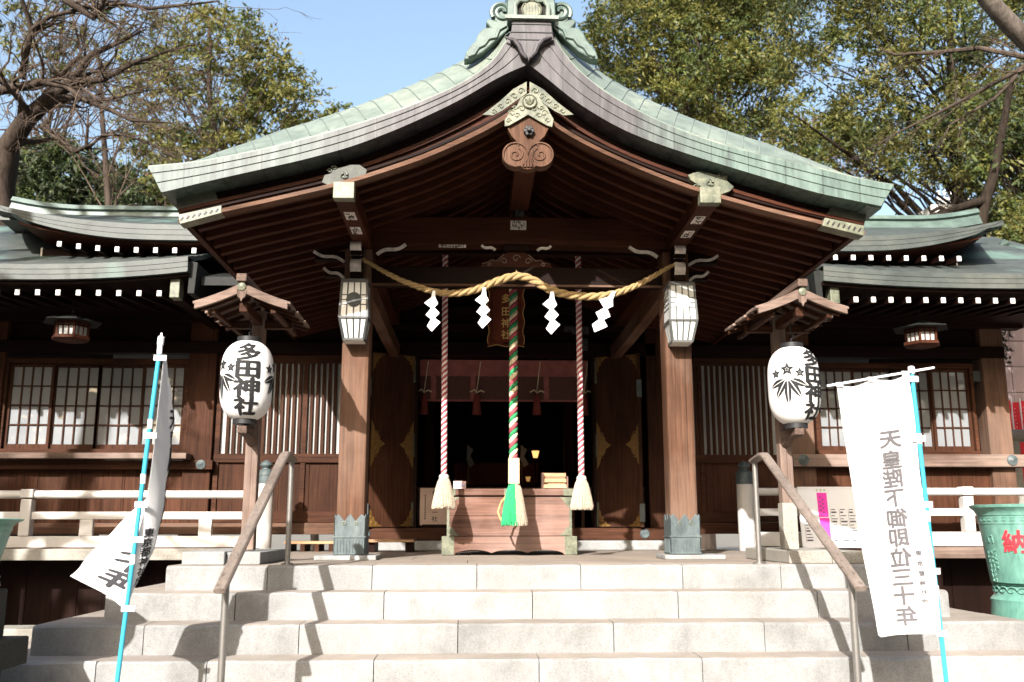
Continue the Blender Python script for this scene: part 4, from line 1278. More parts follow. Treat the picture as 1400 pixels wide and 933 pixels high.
# ------------------------------------------------------------------ veranda railings
for s in (-1, 1):
    xa, xb = (-9.4, -2.86) if s < 0 else (2.86, 7.5)
    vr = thing('veranda_railing', ('white painted veranda railing left of the porch, behind the twisted banner' if s < 0 else
                                   'white painted veranda railing right of the porch, behind the notice board and flat banner'), 'railing', ((xa + xb) / 2, 2.63, 0.05), group='veranda railings')
    o = vr.location
    dz = 0.0 if s < 0 else 0.037
    rp = lambda n, mb, m=M['white'], **k: mb.build(n, m, vr, **k)
    rp('top_rail', MB(o).tube([(xa, 2.63, 0.655 + dz), (xb, 2.63, 0.655 + dz)], 0.047, 12), smooth=True)
    rp('middle_rail', MB(o).bx(xa, xb, 2.60, 2.66, 0.37 + dz, 0.457 + dz), bevel=0.006)
    rp('base_rail', MB(o).bx(xa, xb, 2.58, 2.68, 0.052, 0.18 + dz), bevel=0.006)
    for x in ((-5.57, -8.6) if s < 0 else (5.545,)):
        c = MB(o).bx(x - 0.062, x + 0.062, 2.565, 2.695, 0.181 + dz, 0.60 + dz)
        c.box((x, 2.63, 0.665 + dz), (0.145, 0.14, 0.10))
        rp('post', c, bevel=0.01)
    for x in ((-4.88, -3.52, -6.3, -7.2) if s < 0 else (4.7, 3.9, 6.4)):
        rp('strut', MB(o).bx(x - 0.075, x + 0.075, 2.60, 2.66, 0.181 + dz, 0.369 + dz), bevel=0.006)
    gx = s * 2.85
    newel = rp('newel_post', MB(o).lathe([(0.094, 0.0), (0.098, 0.02), (0.098, 0.80), (0.094, 0.81)], (gx, 2.63, 0.0), 20), smooth=True)
    MB(o).lathe([(0.102, 0.78), (0.104, 0.80), (0.102, 0.845), (0.096, 0.85), (0.096, 0.875), (0.102, 0.88), (0.10, 0.92), (0.075, 0.94), (0.05, 0.955), (0.048, 0.965), (0.07, 0.98), (0.078, 1.0), (0.066, 1.025), (0.03, 1.045), (0.006, 1.06)], (gx, 2.63, 0.0), 20).build('onion_cap', M['shoe'], newel, smooth=True)

# ------------------------------------------------------------------ handrails on the steps
for s in (-1, 1):
    hr = thing('handrail', ('wood grip steel handrail left of the steps, close to the twisted banner' if s < 0 else
                            'wood grip steel handrail right of the steps, close to the flat banner'), 'handrail', (s * 1.83, -2.3, STEP_Z[3]), group='handrails on the steps')
    o = hr.location
    x = s * 1.82
    sec = [(-0.024, -0.02), (0.024, -0.02), (0.036, -0.008), (0.036, 0.006), (0.026, 0.018), (-0.026, 0.018), (-0.036, 0.006), (-0.036, -0.008)]
    pts = [(x, -1.24, 0.795), (x, -1.46, 0.825), (x, -1.53, 0.825), (x, -1.59, 0.805), (x, -3.24, -0.065)]
    MB(o).sweep(pts, sec).build('grip', M['rail'], hr, bevel=0.004)
    MB(o).tube([(x, -1.28, -0.01), (x, -1.28, 0.79)], 0.021, 14).build('post', M['steel'], hr, smooth=True)
    MB(o).lathe([(0.05, 0), (0.05, 0.012), (0.024, 0.018)], (x, -1.28, 0.0), 16).build('foot', M['steel'], hr, smooth=True)
    MB(o).tube([(x, -3.10, GZ), (x, -3.10, -0.02)], 0.021, 14).build('post', M['steel'], hr, smooth=True)

# ------------------------------------------------------------------ kerb stones, lantern posts, paper lanterns
for s in (-1, 1):
    kb = thing('base_stone', ('pale squared stone under the left lantern post at the platform edge' if s < 0 else 'pale squared stone under the right lantern post at the platform edge'), 'stone block', (s * 2.36, -0.7, 0), group='lantern post base stones')
    o = kb.location
    a, b = (-2.62, -2.30) if s < 0 else (2.06, 2.40)
    MB(o).bx(a, b, -1.27, -0.05, 0.0, 0.10).build('block', M['oldstone'] if s > 0 else M['granite'], kb, bevel=0.008)
    a, b = (-2.296, -2.04) if s < 0 else (2.404, 2.66)
    MB(o).bx(a, b, -1.22 if s < 0 else -1.27, -0.05, 0.0, 0.095).build('block', M['granite'] if s < 0 else M['oldstone'], kb, bevel=0.008)

def wrap(polys, fn, cut):
    bm = bmesh.new()
    for p in polys:
        try: bm.faces.new([bm.verts.new((x, y, 0)) for x, y in p])
        except ValueError: pass
    bmesh.ops.triangulate(bm, faces=bm.faces[:])
    xs = [v.co.x for v in bm.verts]; ys = [v.co.y for v in bm.verts]
    for ax, lo, hi in ((0, min(xs), max(xs)), (1, min(ys), max(ys))):
        c = lo + cut
        while c < hi:
            bmesh.ops.bisect_plane(bm, geom=bm.verts[:] + bm.edges[:] + bm.faces[:], plane_co=(c, 0, 0) if ax == 0 else (0, c, 0), plane_no=(1, 0, 0) if ax == 0 else (0, 1, 0))
            c += cut
    bm.verts.index_update()
    mb = MB()
    mb.add([fn(v.co.x, v.co.y) for v in bm.verts], [tuple(v.index for v in f.verts) for f in bm.faces])
    bm.free()
    return mb


def lant_r(z):
    return 0.218 * math.sqrt(max(0.0, 1 - (abs(z) / 0.352) ** 3.6))


def leaf_crest():
    """five bamboo leaves hanging in a fan under three star flowers"""
    P = []
    for a, L_, ox in ((-1.15, 0.085, -0.012), (-0.55, 0.105, -0.006), (0, 0.125, 0), (0.55, 0.105, 0.006), (1.15, 0.085, 0.012)):
        d = Vector((math.sin(a), -math.cos(a))); n_ = Vector((-d.y, d.x))
        for q in (-1, 1):
            b0 = Vector((ox, 0.0))
            P.append([tuple(b0 + d * (L_ * t) + n_ * q * (0.0022 + w)) for t, w in ((0.02, 0), (0.25, 0.011), (0.5, 0.0145), (0.75, 0.010), (1.0, 0.0))] + [tuple(b0 + d * (L_ * t) + n_ * q * 0.0018) for t in (1.0, 0.5, 0.02)])
    for cx, cz, r in ((0, 0.048, 0.036), (-0.058, 0.03, 0.027), (0.058, 0.03, 0.027)):
        for i in range(5):
            a = i * 2 * PI / 5
            tip = (cx + r * math.sin(a), cz + r * math.cos(a))
            k = 0.45
            for sg in (-1, 1):
                a2 = a + sg * PI / 5
                m_ = (cx + r * k * math.sin(a2), cz + r * k * math.cos(a2))
                inn = lambda p, f: (cx + (p[0] - cx) * f, cz + (p[1] - cz) * f)
                P.append([tip, m_, inn(m_, 0.3), inn(tip, 0.3)] if sg > 0 else [tip, inn(tip, 0.3), inn(m_, 0.3), m_])
        P.append([(cx + r * 0.16 * math.cos(t), cz + r * 0.16 * math.sin(t)) for t in np.linspace(0, 2 * PI, 7)[:-1]])
    return P


for s in (-1, 1):
    X = -2.335 if s < 0 else 2.372
    lp = thing('lantern_post', ('weathered roofed wooden post holding the lantern by the left railing' if s < 0 else 'weathered roofed wooden post holding the lantern by the notice board'), 'lantern post', (X, -0.35, 0.1), group='roofed lantern posts')
    o = lp.location
    post = MB(o).bx(X - 0.056, X + 0.056, -0.40, -0.29, 0.101, 2.20).build('post', W['greyZ'], lp, bevel=0.01)
    if s > 0: MB(o).bx(X - 0.064, X + 0.064, -0.41, -0.282, 0.102, 0.50).build('sheath', M['oldstone'], post, bevel=0.004)
    # little gabled roof: boards laid down each slope
    zr_ = 2.275
    gy0, gy1 = -1.03, 0.06
    def slope_pt(side, t):                       # concave slope, t from ridge to eave
        return (X + side * 0.385 * t, zr_ - 0.205 * t + 0.045 * t * t)
    for side in (-1, 1):
        for i in range(6):
            ya, yb = lerp(gy0, gy1, i / 6), lerp(gy0, gy1, (i + 1) / 6)
            h = 0.014 * (i % 2)
            L_ = 1.0 - 0.05 * (i % 2)
            a = [slope_pt(side, t * L_) for t in np.linspace(0.02, 1.04, 8)]
            MB(o).slab([(x, z + 0.022 + h) for x, z in a], [(x, z + h) for x, z in a], ya + 0.002, yb - 0.002).build('roof_board', W['greyX'], lp, fix=True, bevel=0.002)
        a = [slope_pt(side, t) for t in np.linspace(0.0, 0.99, 10)]
        MB(o).slab([(x, z + 0.004) for x, z in a], [(x, z - 0.062 + 0.012 * i / 9) for i, (x, z) in enumerate(a)], gy0 - 0.015, gy0 + 0.02).build('verge_board', W['greyX'], lp, fix=True, bevel=0.003)
        for k in range(5):
            yy_ = lerp(gy0 + 0.16, gy1 - 0.1, k / 4)
            a = [slope_pt(side, t) for t in np.linspace(0.05, 0.97, 6)]
            MB(o).slab([(x, z - 0.003) for x, z in a], [(x, z - 0.036) for x, z in a], yy_ - 0.016, yy_ + 0.016).build('roof_rafter', W['panelX'], lp, fix=True)
        MB(o).bx(X + side * 0.25 - 0.02, X + side * 0.25 + 0.02, gy0 + 0.06, gy1 - 0.03, zr_ - 0.225, zr_ - 0.195).build('roof_purlin', W['panelY'], lp)
    MB(o).bx(X - 0.042, X + 0.042, gy0 - 0.05, gy1 + 0.02, zr_ + 0.02, zr_ + 0.085).build('ridge_beam', W['greyY'], lp, bevel=0.006)
    pn = MB(o).plate([(X - 0.045, zr_ - 0.05), (X - 0.03, zr_ - 0.11), (X - 0.012, zr_ - 0.12), (X, zr_ - 0.15), (X + 0.012, zr_ - 0.12), (X + 0.03, zr_ - 0.11), (X + 0.045, zr_ - 0.05), (X, zr_ - 0.02)], gy0 - 0.02, gy0 + 0.0)
    pn.build('gable_pendant', W['greyZ'], lp, bevel=0.003)
    d = MB().lathe([(0.034, 0), (0.034, 0.01), (0.02, 0.018), (0.003, 0.02)], n=16, caps=False).build('boss', M['brass'], lp, smooth=True)
    d.matrix_local = Matrix.Translation((0, gy0 - 0.018 - o[1], zr_ - 0.02 - o[2])) @ Matrix.Rotation(R(90), 4, 'X')
    MB(o).bx(X - 0.035, X + 0.035, gy0 + 0.07, -0.28, zr_ - 0.215, zr_ - 0.135).build('arm', W['panelY'], lp, bevel=0.006)
    MB(o).bx(X - 0.3, X + 0.3, -0.38, -0.31, zr_ - 0.235, zr_ - 0.165).build('cross_arm', W['panelX'], lp, bevel=0.006)
    # bracket under the lantern
    br = [(-0.29, 1.13), (-0.29, 0.97), (-0.42, 1.0), (-0.55, 1.05), (-0.78, 1.065), (-0.79, 1.125)]
    vs_ = []
    b = MB(o)
    n_ = len(br)
    b.add([(X - 0.04, y, z) for y, z in br] + [(X + 0.04, y, z) for y, z in br],
          [tuple(range(n_)), tuple(range(2 * n_ - 1, n_ - 1, -1))] + [(i, i + n_, (i + 1) % n_ + n_, (i + 1) % n_) for i in range(n_)])
    b.build('bracket', W['greyY'], lp, bevel=0.006, fix=True)

    # it stands near the platform's edge
    lp.location = (-2.222 if s < 0 else 2.207, -0.85, 0.1)
    lp.scale = (0.94, 0.94, 0.94)
    # the paper lantern
    lz = 1.505 if s < 0 else 1.485
    L = thing('paper_lantern', ('big white paper lantern whose black lettering faces forward, left of the porch' if s < 0 else 'big white paper lantern showing its leaf crest to the front, right of the porch'), 'paper lantern', (X, -0.70, lz), group='big paper lanterns')
    pr = []
    for i in range(75):
        z = lerp(-0.331, 0.331, i / 74)
        pr.append((lant_r(z) + (0.0026 if i % 2 else 0), z))
    MB().lathe(pr, n=40, caps=False).build('paper_body', M['lantern'], L, smooth=True, angle=80)
    for zs in (-1, 1):
        rg = MB().lathe([(0.085, zs * 0.318), (0.098, zs * 0.322), (0.098, zs * 0.372), (0.085, zs * 0.376)], n=28)
        rg.build('ring', M['ironblack'], L, smooth=True)
    MB().tube([(0, 0, 0.37), (0, 0, 0.42), (0.03, 0, 0.44), (0, 0, 0.46), (0, 0, 0.60)], 0.006, 6).build('hook', M['ironblack'], L)
    t0 = R(14) if s < 0 else R(34)
    def wrapfn(th0, off=0.0042):
        return lambda x, y, k=0: ((lant_r(y) + off + 0.0004 * k) * math.sin(th0 + x / 0.218), -(lant_r(y) + off + 0.0004 * k) * math.cos(th0 + x / 0.218), y)
    cells = [(ch, 0, z, 0.228, 0.164) for ch, z in zip('多田神社', (0.222, 0.072, -0.080, -0.232))]
    for k, th in enumerate((t0, t0 + PI)):
        writing(cells, wrapfn(th), 0.0, 0.018, heavy=0.048).build('lettering', M['ink'], L)
    for th in (t0 - R(66), t0 + R(80 if s < 0 else 68)):
        wrap(leaf_crest(), lambda x, y, th=th: wrapfn(th)(x * 1.8, y * 1.8 + 0.03), 0.012).build('leaf_crest', M['ink'], L)
    L.location = (-2.222 if s < 0 else 2.207, -1.179, 0.0174 + 0.94 * lz)
    L.scale = (0.94, 0.94, 0.94)

# ------------------------------------------------------------------ lamps on the pillars
M['sunlit_frame'] = plain('sunlit_grey_metal_frame', (0.085, 0.087, 0.083), 0.5, 0.2, 0.1)  # right lamp's frame: the sun on it put into a lighter grey
for s in (-1, 1):
    X = s * 1.497
    pl = thing('pillar_lamp', ('milky glass lamp on the left pillar, shaded, with a dark crest disc' if s < 0 else 'milky glass lamp on the right pillar, sunlit, with a pale crest disc'), 'wall lamp', (X, -0.135, 2.2), group='lamps on the pillars')
    o = pl.location
    z2, z1, z0 = 2.475, 2.135, 1.95
    y1 = -0.135
    def sec_(z):
        if z >= z1: k = 0.112 + 0.013 * (z2 - z) / (z2 - z1)
        else: k = 0.125 - 0.035 * (z1 - z) / (z1 - z0)
        return k, -0.135 - 2.0 * k
    def quad(zs):
        k, yf = sec_(zs)
        return [(X - k, y1, zs), (X - k, yf, zs), (X + k, yf, zs), (X + k, y1, zs)]
    g_ = MB(o)
    for a, b in ((z0, z1), (z1, z2)):
        g_.add(quad(a) + quad(b), [(0, 1, 5, 4), (1, 2, 6, 5), (2, 3, 7, 6), (3, 0, 4, 7)])
    g_.build('glass', M['lampglass'], pl, fix=True)
    f = MB(o)
    for a, b in ((z0, z1), (z1, z2)):
        ka, ya = sec_(a); kb, yb = sec_(b)
        for i in range(5):
            t = lerp(-1, 1, i / 4)
            r_ = 0.010 if i in (0, 4) else 0.006
            f.bar((X + t * ka, ya, a), (X + t * kb, yb, b), 2 * r_, 2 * r_, (0, 1, 0))
        for sx in (-1, 1):
            for t in (0.33, 0.66, 1.0):
                f.bar((X + sx * ka, lerp(ya, y1, t), a), (X + sx * kb, lerp(yb, y1, t), b), 0.007, 0.007, (1, 0, 0))
    for z, r_ in ((z0, 0.010), (z1, 0.009), (z2, 0.011), (2.255, 0.0046), (2.30, 0.0046), (2.345, 0.0046)):
        k, yf = sec_(z)
        for sx in (-1, 1):
            f.bar((X + sx * k, y1, z), (X + sx * k, yf, z), 2 * r_, 2 * r_)
        if r_ > 0.005: f.bar((X - k, yf, z), (X + k, yf, z), 2 * r_, 2 * r_)
        else:
            for sx in (-1, 1): f.bar((X + sx * k, yf, z), (X + sx * 0.06, yf, z), 2 * r_, 2 * r_)
    f.build('frame', M['lampframe'] if s < 0 else M['sunlit_frame'], pl)
    k, yf = sec_(z2)
    MB(o).bx(X - k - 0.01, X + k + 0.01, yf - 0.01, y1, z2 + 0.012, z2 + 0.022).build('top_plate', M['lampframe'], pl)
    k, yf = sec_(z0)
    MB(o).bx(X - k, X + k, yf, y1, z0 - 0.016, z0 - 0.011).build('bottom_plate', M['oldwhite'], pl)
    k, yf = sec_(2.30)
    d = MB().lathe([(0.068, 0), (0.068, 0.005), (0.06, 0.007), (0.0015, 0.007)], n=28, caps=False)
    for i in range(16):
        a = i * PI / 8
        d.tube([(0.02 * math.cos(a), 0.02 * math.sin(a), 0.008), (0.056 * math.cos(a), 0.056 * math.sin(a), 0.008)], 0.002, 4)
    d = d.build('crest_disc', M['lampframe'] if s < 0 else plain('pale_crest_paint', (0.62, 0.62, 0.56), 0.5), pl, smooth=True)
    d.matrix_local = Matrix.Translation((0, yf - 0.006 - o[1], 2.30 - o[2])) @ Matrix.Rotation(R(90 - 2.2), 4, 'X')

# ------------------------------------------------------------------ hanging lanterns under the wing eaves
for s in (-1, 1):
    X = -5.07 if s < 0 else 4.955
    hl = thing('hanging_lantern', ('small dark roofed lantern hanging over the left windows' if s < 0 else 'small dark roofed lantern hanging over the right windows'), 'hanging lantern', (X, 2.2, 2.4), group='lanterns under the wing eaves')
    o = hl.location
    hexa = lambda r_, z, n=6: [(X + r_ * math.sin(i * PI / 3 + PI / 6), 2.2 - r_ * math.cos(i * PI / 3 + PI / 6), z) for i in range(6)]
    rf = MB(o)
    rings = [(0.34, 2.605), (0.33, 2.62), (0.20, 2.655), (0.09, 2.70), (0.05, 2.72)]
    vs_ = [p for r_, z in rings for p in hexa(r_, z)]
    rf.add(vs_, [(k * 6 + i, k * 6 + (i + 1) % 6, (k + 1) * 6 + (i + 1) % 6, (k + 1) * 6 + i) for k in range(4) for i in range(6)] + [tuple(range(5, -1, -1)), tuple(24 + i for i in range(6))])
    rf.build('roof', M['shadecopper'], hl)
    fr = MB(o)
    for p, q in zip(hexa(0.185, 2.43), hexa(0.195, 2.60)):
        fr.bar(p, q, 0.022, 0.022, (0, 1, 0))
    for r_, z, w in ((0.20, 2.425, 0.035), (0.185, 2.56, 0.02), (0.195, 2.595, 0.03)):
        h = hexa(r_, z)
        for i in range(6): fr.bar(h[i], h[(i + 1) % 6], w, w)
    h1, h2 = hexa(0.185, 2.43), hexa(0.19, 2.59)
    for i in range(6):
        for t in (0.33, 0.66):
            a = Vector(h1[i]).lerp(Vector(h1[(i + 1) % 6]), t); b = Vector(h2[i]).lerp(Vector(h2[(i + 1) % 6]), t)
            fr.bar(a, b, 0.010, 0.010, (0, 1, 0))
    fr.build('frame', W['rafterZ'], hl)
    gl = MB(o)
    gl.add(hexa(0.172, 2.43) + hexa(0.177, 2.59), [(i, (i + 1) % 6, 6 + (i + 1) % 6, 6 + i) for i in range(6)])
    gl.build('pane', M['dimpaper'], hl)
    bs = MB(o)
    bs.add(hexa(0.15, 2.385) + hexa(0.215, 2.405), [(i, (i + 1) % 6, 6 + (i + 1) % 6, 6 + i) for i in range(6)] + [tuple(range(5, -1, -1)), tuple(range(6, 12))])
    bs.build('base', W['rafterX'], hl)
    MB(o).tube([(X, 2.2, 2.72), (X, 2.2, 2.98)], 0.008, 6).build('hanger', M['ironblack'], hl)

# ------------------------------------------------------------------ straw rope with paper streamers
sh_pts = [(498, 355), (520, 369), (545, 382), (570, 392), (595, 400), (622, 402), (650, 397), (680, 384), (703, 377), (722, 379), (740, 390), (757, 399), (785, 405), (815, 406), (845, 401), (872, 390), (900, 374), (924, 360)]
rope_path = [at(u, v, -0.27) for u, v in sh_pts]
xs_ = np.array([p[0] for p in rope_path]); zs_ = np.array([p[1] for p in rope_path])
D = np.linspace(xs_[0], xs_[-1], 320)
Z = np.interp(D, xs_, zs_)
Z = np.convolve(np.concatenate([np.full(8, Z[0]), Z, np.full(8, Z[-1])]), np.ones(17) / 17, 'valid')
rope = thing('straw_rope', 'thick twisted straw rope slung between the two porch pillars', 'sacred rope', (0, -0.2, 2.45))
o = rope.location
sl_ = np.concatenate([[0], np.cumsum(np.hypot(np.diff(D), np.diff(Z)))])
rad = np.interp(sl_ / sl_[-1], [0, 0.1, 0.35, 0.6, 0.75, 0.9, 1.0], [0.017, 0.024, 0.036, 0.040, 0.035, 0.026, 0.017])
mb = MB(o)
for k in range(3):
    ph = 2 * PI * k / 3
    tw = np.concatenate([[0], np.cumsum(np.diff(sl_) / (1.15 * 0.5 * (rad[1:] + rad[:-1])))]) + ph
    path = []
    for i in range(len(D)):
        j0, j1 = max(0, i - 1), min(len(D) - 1, i + 1)
        tx, tz = D[j1] - D[j0], Z[j1] - Z[j0]
        L_ = math.hypot(tx, tz); nx, nz = -tz / L_, tx / L_
        a, b = rad[i] * 0.5 * math.cos(tw[i]), rad[i] * 0.5 * math.sin(tw[i])
        path.append((D[i] + nx * a, -0.27 + b, Z[i] + nz * a))
    mb.tube(path, [float(r_) * 0.56 for r_ in rad], 8, up=(0, 1, 0))
    mb.build('strand', M['straw'], rope, smooth=True, angle=60)
    mb = MB(o)
for X, Z0 in ((rope_path[0][0], rope_path[0][1]), (rope_path[-1][0], rope_path[-1][1])):
    MB(o).tube([(X, -0.27, Z0), (X * 1.02, -0.20, Z0 + 0.02), (X * 1.04, -0.127, Z0 + 0.03)], 0.016, 8).build('end_tie', M['straw'], rope, smooth=True)
MB(o).tube([(-0.02, -0.27, 2.605), (-0.02, -0.2, 2.635), (-0.02, -0.082, 2.65)], 0.006, 6).build('centre_tie', M['palewood'], rope)
RH = [[(10.5, 3), (16.5, 15.5), (9, 24), (-3.5, 14.5)], [(9, 19), (18.6, 29.6), (9, 41), (-1, 33)], [(9, 35), (20.3, 43.7), (8, 57.2), (1, 49)]]
ST = [(593, 401, 0, 1.0, 'leftmost'), (662, 397, 0, 1.0, ''), (755, 402, 0, 1.06, ''), (838, 402, -24, 1.12, '')]
LB = ['white zigzag paper streamer farthest left on the straw rope, in shade', 'white zigzag paper streamer with a sunlit tip beside the gilt name board',
      'white zigzag paper streamer hanging just left of the right bell rope', 'white zigzag paper streamer slanting rightwards, nearest the right pillar']
for (u, v, rot, k, _), lab in zip(ST, LB):
    x, z = at(u, v, -0.315)
    sd_ = thing('paper_streamer', lab, 'paper streamer', (x, -0.315, z), group='paper streamers on the straw rope')
    pm = 0.0063 * k
    ca, sa = math.cos(R(rot)), math.sin(R(rot))
    mb = MB()
    for i, q in enumerate([[(8, -4), (12, -4), (13, 9), (6, 9)]] + RH):
        pts = [((a - 10) * pm, -b * pm) for a, b in q]
        pts = [(a * ca - b * sa, a * sa + b * ca) for a, b in pts]
        y = -0.004 * i
        tl = 0.012 if i % 2 else -0.012
        vs_ = [(a, y + tl * (j - 1.5) * 0.5, b) for j, (a, b) in enumerate(pts)]
        mb.add(vs_ + [(a, b + 0.0012, c) for a, b, c in vs_], [(0, 1, 2, 3), (7, 6, 5, 4), (0, 4, 5, 1), (1, 5, 6, 2), (2, 6, 7, 3), (3, 7, 4, 0)])
    mb.build('folded_paper', M['paper'], sd_, fix=True)

# ------------------------------------------------------------------ bell ropes
def tassel(mb, x, y, z, h, r0, r1, n, mats, seed, sq=1.0):
    r_ = np.random.default_rng(seed)
    mb.lathe([(r0 * 0.9, z), (r0 * 1.15, z - h * 0.2), (r1 * 0.78, z - h * 0.6), (r1 * 0.82, z - h * 0.9)], (x, y, 0), 20)
    for i in range(n):
        a = r_.uniform(0, 2 * PI)
        q = math.sqrt(r_.uniform(0.45, 1.0))
        a2 = a + r_.uniform(-0.12, 0.12)
        l_ = h * r_.uniform(0.90, 1.04)
        pts = []
        for t in (0, 0.15, 0.4, 0.7, 1.0):
            rr = lerp(r0, r1, t ** 0.7) * (0.75 + 0.25 * q) * (1.0 if t < 0.9 else q ** 0.3) + r_.uniform(-0.003, 0.003)
            aa = lerp(a, a2, t)
            pts.append((x + rr * math.cos(aa), y + rr * math.sin(aa) * sq, z - l_ * t))
        mb.mat(mats(a))
        mb.tube(pts, r_.uniform(0.0035, 0.0055), 4, up=(0, 1, 0), caps=False)
    mb.mat(0)
    return mb


BR = 0.65
for k, (u0, u1, vt, lab) in enumerate(((609, 607, 650, 'red and white bell rope left of the offering box, ending in a cream tassel'), (702, 702, 640, 'thick red, green and cream bell rope with a green and cream tassel'),
                                       (790, 795, 652, 'red and white bell rope right of the offering box, ending in a cream tassel'))):
    x1, z1 = at(u1, vt, BR)
    x0, z0 = at(u0, 335, BR)
    b = thing('bell_rope', lab, 'bell rope', (x1, BR, z1), group='bell ropes' if k != 1 else None)
    o = b.location
    R0 = 0.031 if k != 1 else 0.042
    seq = [('rope_red', 0), ('rope_white', 1), ('rope_red', 0), ('rope_white', 1)] if k != 1 else [('rope_green', 0), ('rope_cream', 1), ('rope_red', 2)]
    n_ = len(seq)
    ztop = min(z0, 3.14)
    for i, (mn, _) in enumerate(seq):
        ph = 2 * PI * i / n_
        pth = []
        m_ = 420 if k != 1 else 320
        for j in range(m_ + 1):
            t = j / m_
            z = lerp(z1 - 0.01, ztop, t)
            a = ph + (z / (0.115 if k != 1 else 0.155)) * 2 * PI
            rr = R0 * 0.5
            pth.append((lerp(x1, x0, t) + rr * math.cos(a), BR + rr * math.sin(a), z))
        MB(o).tube(pth, R0 * (0.50 if n_ == 4 else 0.56), 7, up=(0, 1, 0)).build('strand', M[mn], b, smooth=True, angle=60)
    if k != 1:
        kn = MB(o).lathe([(0.02, 0.012), (0.042, 0.004), (0.05, -0.015), (0.046, -0.032), (0.038, -0.045)], (x1, BR, z1), 18)
        kn.build('knot', M['rope_white'], b, smooth=True)
        t = tassel(MB(o), x1, BR, z1 - 0.03, 0.285, 0.04, 0.112, 420, lambda a: 0, 3 + k)
        t.build('tassel', M['tassel'], b)
        loop = MB(o).tube([(x0, BR, ztop - 0.02), (x0 + 0.05, BR - 0.03, ztop + 0.02), (x0 + 0.02, BR - 0.02, ztop + 0.07), (x0 - 0.02, BR, ztop + 0.02)], 0.018, 8, up=(0, 1, 0))
        loop.build('hanging_loop', M['rope_red'], b, smooth=True)
    else:
        a, zt_ = at(695, 627, BR); c_, zb_ = at(710, 662, BR)
        MB(o).bx(a, c_, BR - 0.055, BR + 0.055, zb_, zt_).build('wooden_sleeve', M['palewood'], b, bevel=0.006)
        t = tassel(MB(o), x1 + 0.008, BR, zb_ + 0.005, 0.395, 0.045, 0.128, 560, lambda a: 0 if math.cos(a + 0.15) < 0.25 else 1, 9)
        t.build('tassel', [M['tassel_green'], M['tassel']], b)
        rg = MB(o).tube([(x1 - 0.03, BR + 0.06, zb_ - 0.06), (x1 - 0.12, BR + 0.08, zb_ - 0.18), (x1 - 0.15, BR + 0.08, zb_ - 0.27), (x1 - 0.12, BR + 0.07, zb_ - 0.35), (x1 - 0.05, BR + 0.06, zb_ - 0.385), (x1 + 0.03, BR + 0.06, zb_ - 0.39)], 0.011, 7, up=(0, 1, 0))
        rg.build('tassel_cord', M['tassel_gold'], b, smooth=True)

# ------------------------------------------------------------------ offering box and what lies on it
bx0, bx1, by = -0.722, 0.655, 1.12
ob = thing('offering_box', 'bleached wooden offering box with brass corners behind the bell ropes', 'offering box', ((bx0 + bx1) / 2, 1.4, 0.0))
o = ob.location
body = MB(o).bx(bx0 + 0.05, bx1 - 0.05, by + 0.02, 1.75, 0.19, 0.585).build('body', W['boxX'], ob, bevel=0.006)
sk = [(bx0, 0.185), (bx0, 0.0), (bx0 + 0.13, 0.0)]
for t in np.linspace(0, 1, 25):
    sk.append((lerp(bx0 + 0.14, bx1 - 0.14, t), 0.018 + 0.034 * abs(math.sin(t * PI * 3)) ** 0.7 * (1 if 0.03 < t < 0.97 else 0.3)))
sk += [(bx1 - 0.13, 0.0), (bx1, 0.0), (bx1, 0.185)]
MB(o).plate(sk, by, by + 0.05).build('skirt', W['boxX'], ob, bevel=0.004)
MB(o).bx(bx0, bx0 + 0.05, by + 0.055, 1.78, 0.0, 0.185).build('skirt', W['boxY'], ob)
MB(o).bx(bx1 - 0.05, bx1, by + 0.055, 1.78, 0.0, 0.185).build('skirt', W['boxY'], ob)
MB(o).bx(bx0 + 0.035, bx1 - 0.035, by + 0.0, by + 0.07, 0.60, 0.668).build('rim', W['boxX'], ob, bevel=0.006)
MB(o).bx(bx0 + 0.035, bx1 - 0.035, 1.70, 1.77, 0.60, 0.668).build('rim', W['boxX'], ob, bevel=0.006)
for x in (bx0 + 0.035, bx1 - 0.105):
    MB(o).bx(x, x + 0.07, by + 0.073, 1.697, 0.60, 0.667).build('rim', W['boxY'], ob, bevel=0.006)
MB(o).bx(bx0 + 0.05, bx1 - 0.05, by + 0.03, 1.74, 0.586, 0.60).build('lid_board', W['darkX'], ob)
for i in range(9):
    yy_ = by + 0.11 + i * 0.066
    MB(o).bx(bx0 + 0.106, bx1 - 0.106, yy_ - 0.012, yy_ + 0.012, 0.62, 0.655).build('slat', W['boxX'], ob)
for x, w in ((bx0 + 0.033, 0.10), (bx1 - 0.133, 0.10), (-0.09, 0.17)):
    MB(o).bx(x, x + w, by - 0.004, by + 0.01, 0.598, 0.670).build('brass_strap', M['brass'], ob, bevel=0.002)
    if abs(x) > 0.3:
        MB(o).bx(x + (0.014 if x < 0 else 0.06), x + (0.04 if x < 0 else 0.086), by + 0.012, by + 0.03, 0.19, 0.585).build('corner_strip', M['brass'], ob)
        q = 1 if x < 0 else -1
        xx = bx0 + 0.055 if x < 0 else bx1 - 0.055
        for z0, sz in ((0.195, 1), (0.582, -1)):
            MB(o).plate([(xx, z0), (xx + q * 0.12, z0), (xx + q * 0.08, z0 + sz * 0.03), (xx + q * 0.05, z0 + sz * 0.08), (xx + q * 0.02, z0 + sz * 0.09), (xx, z0 + sz * 0.14)], by + 0.015, by + 0.021).build('corner_plate', M['brass'], ob)
        MB(o).bx(bx0 - 0.003 if x < 0 else bx1 - 0.125, bx0 + 0.125 if x < 0 else bx1 + 0.003, by - 0.004, by + 0.02, 0.002, 0.188).build('corner_shoe', M['brass'], ob, bevel=0.003)

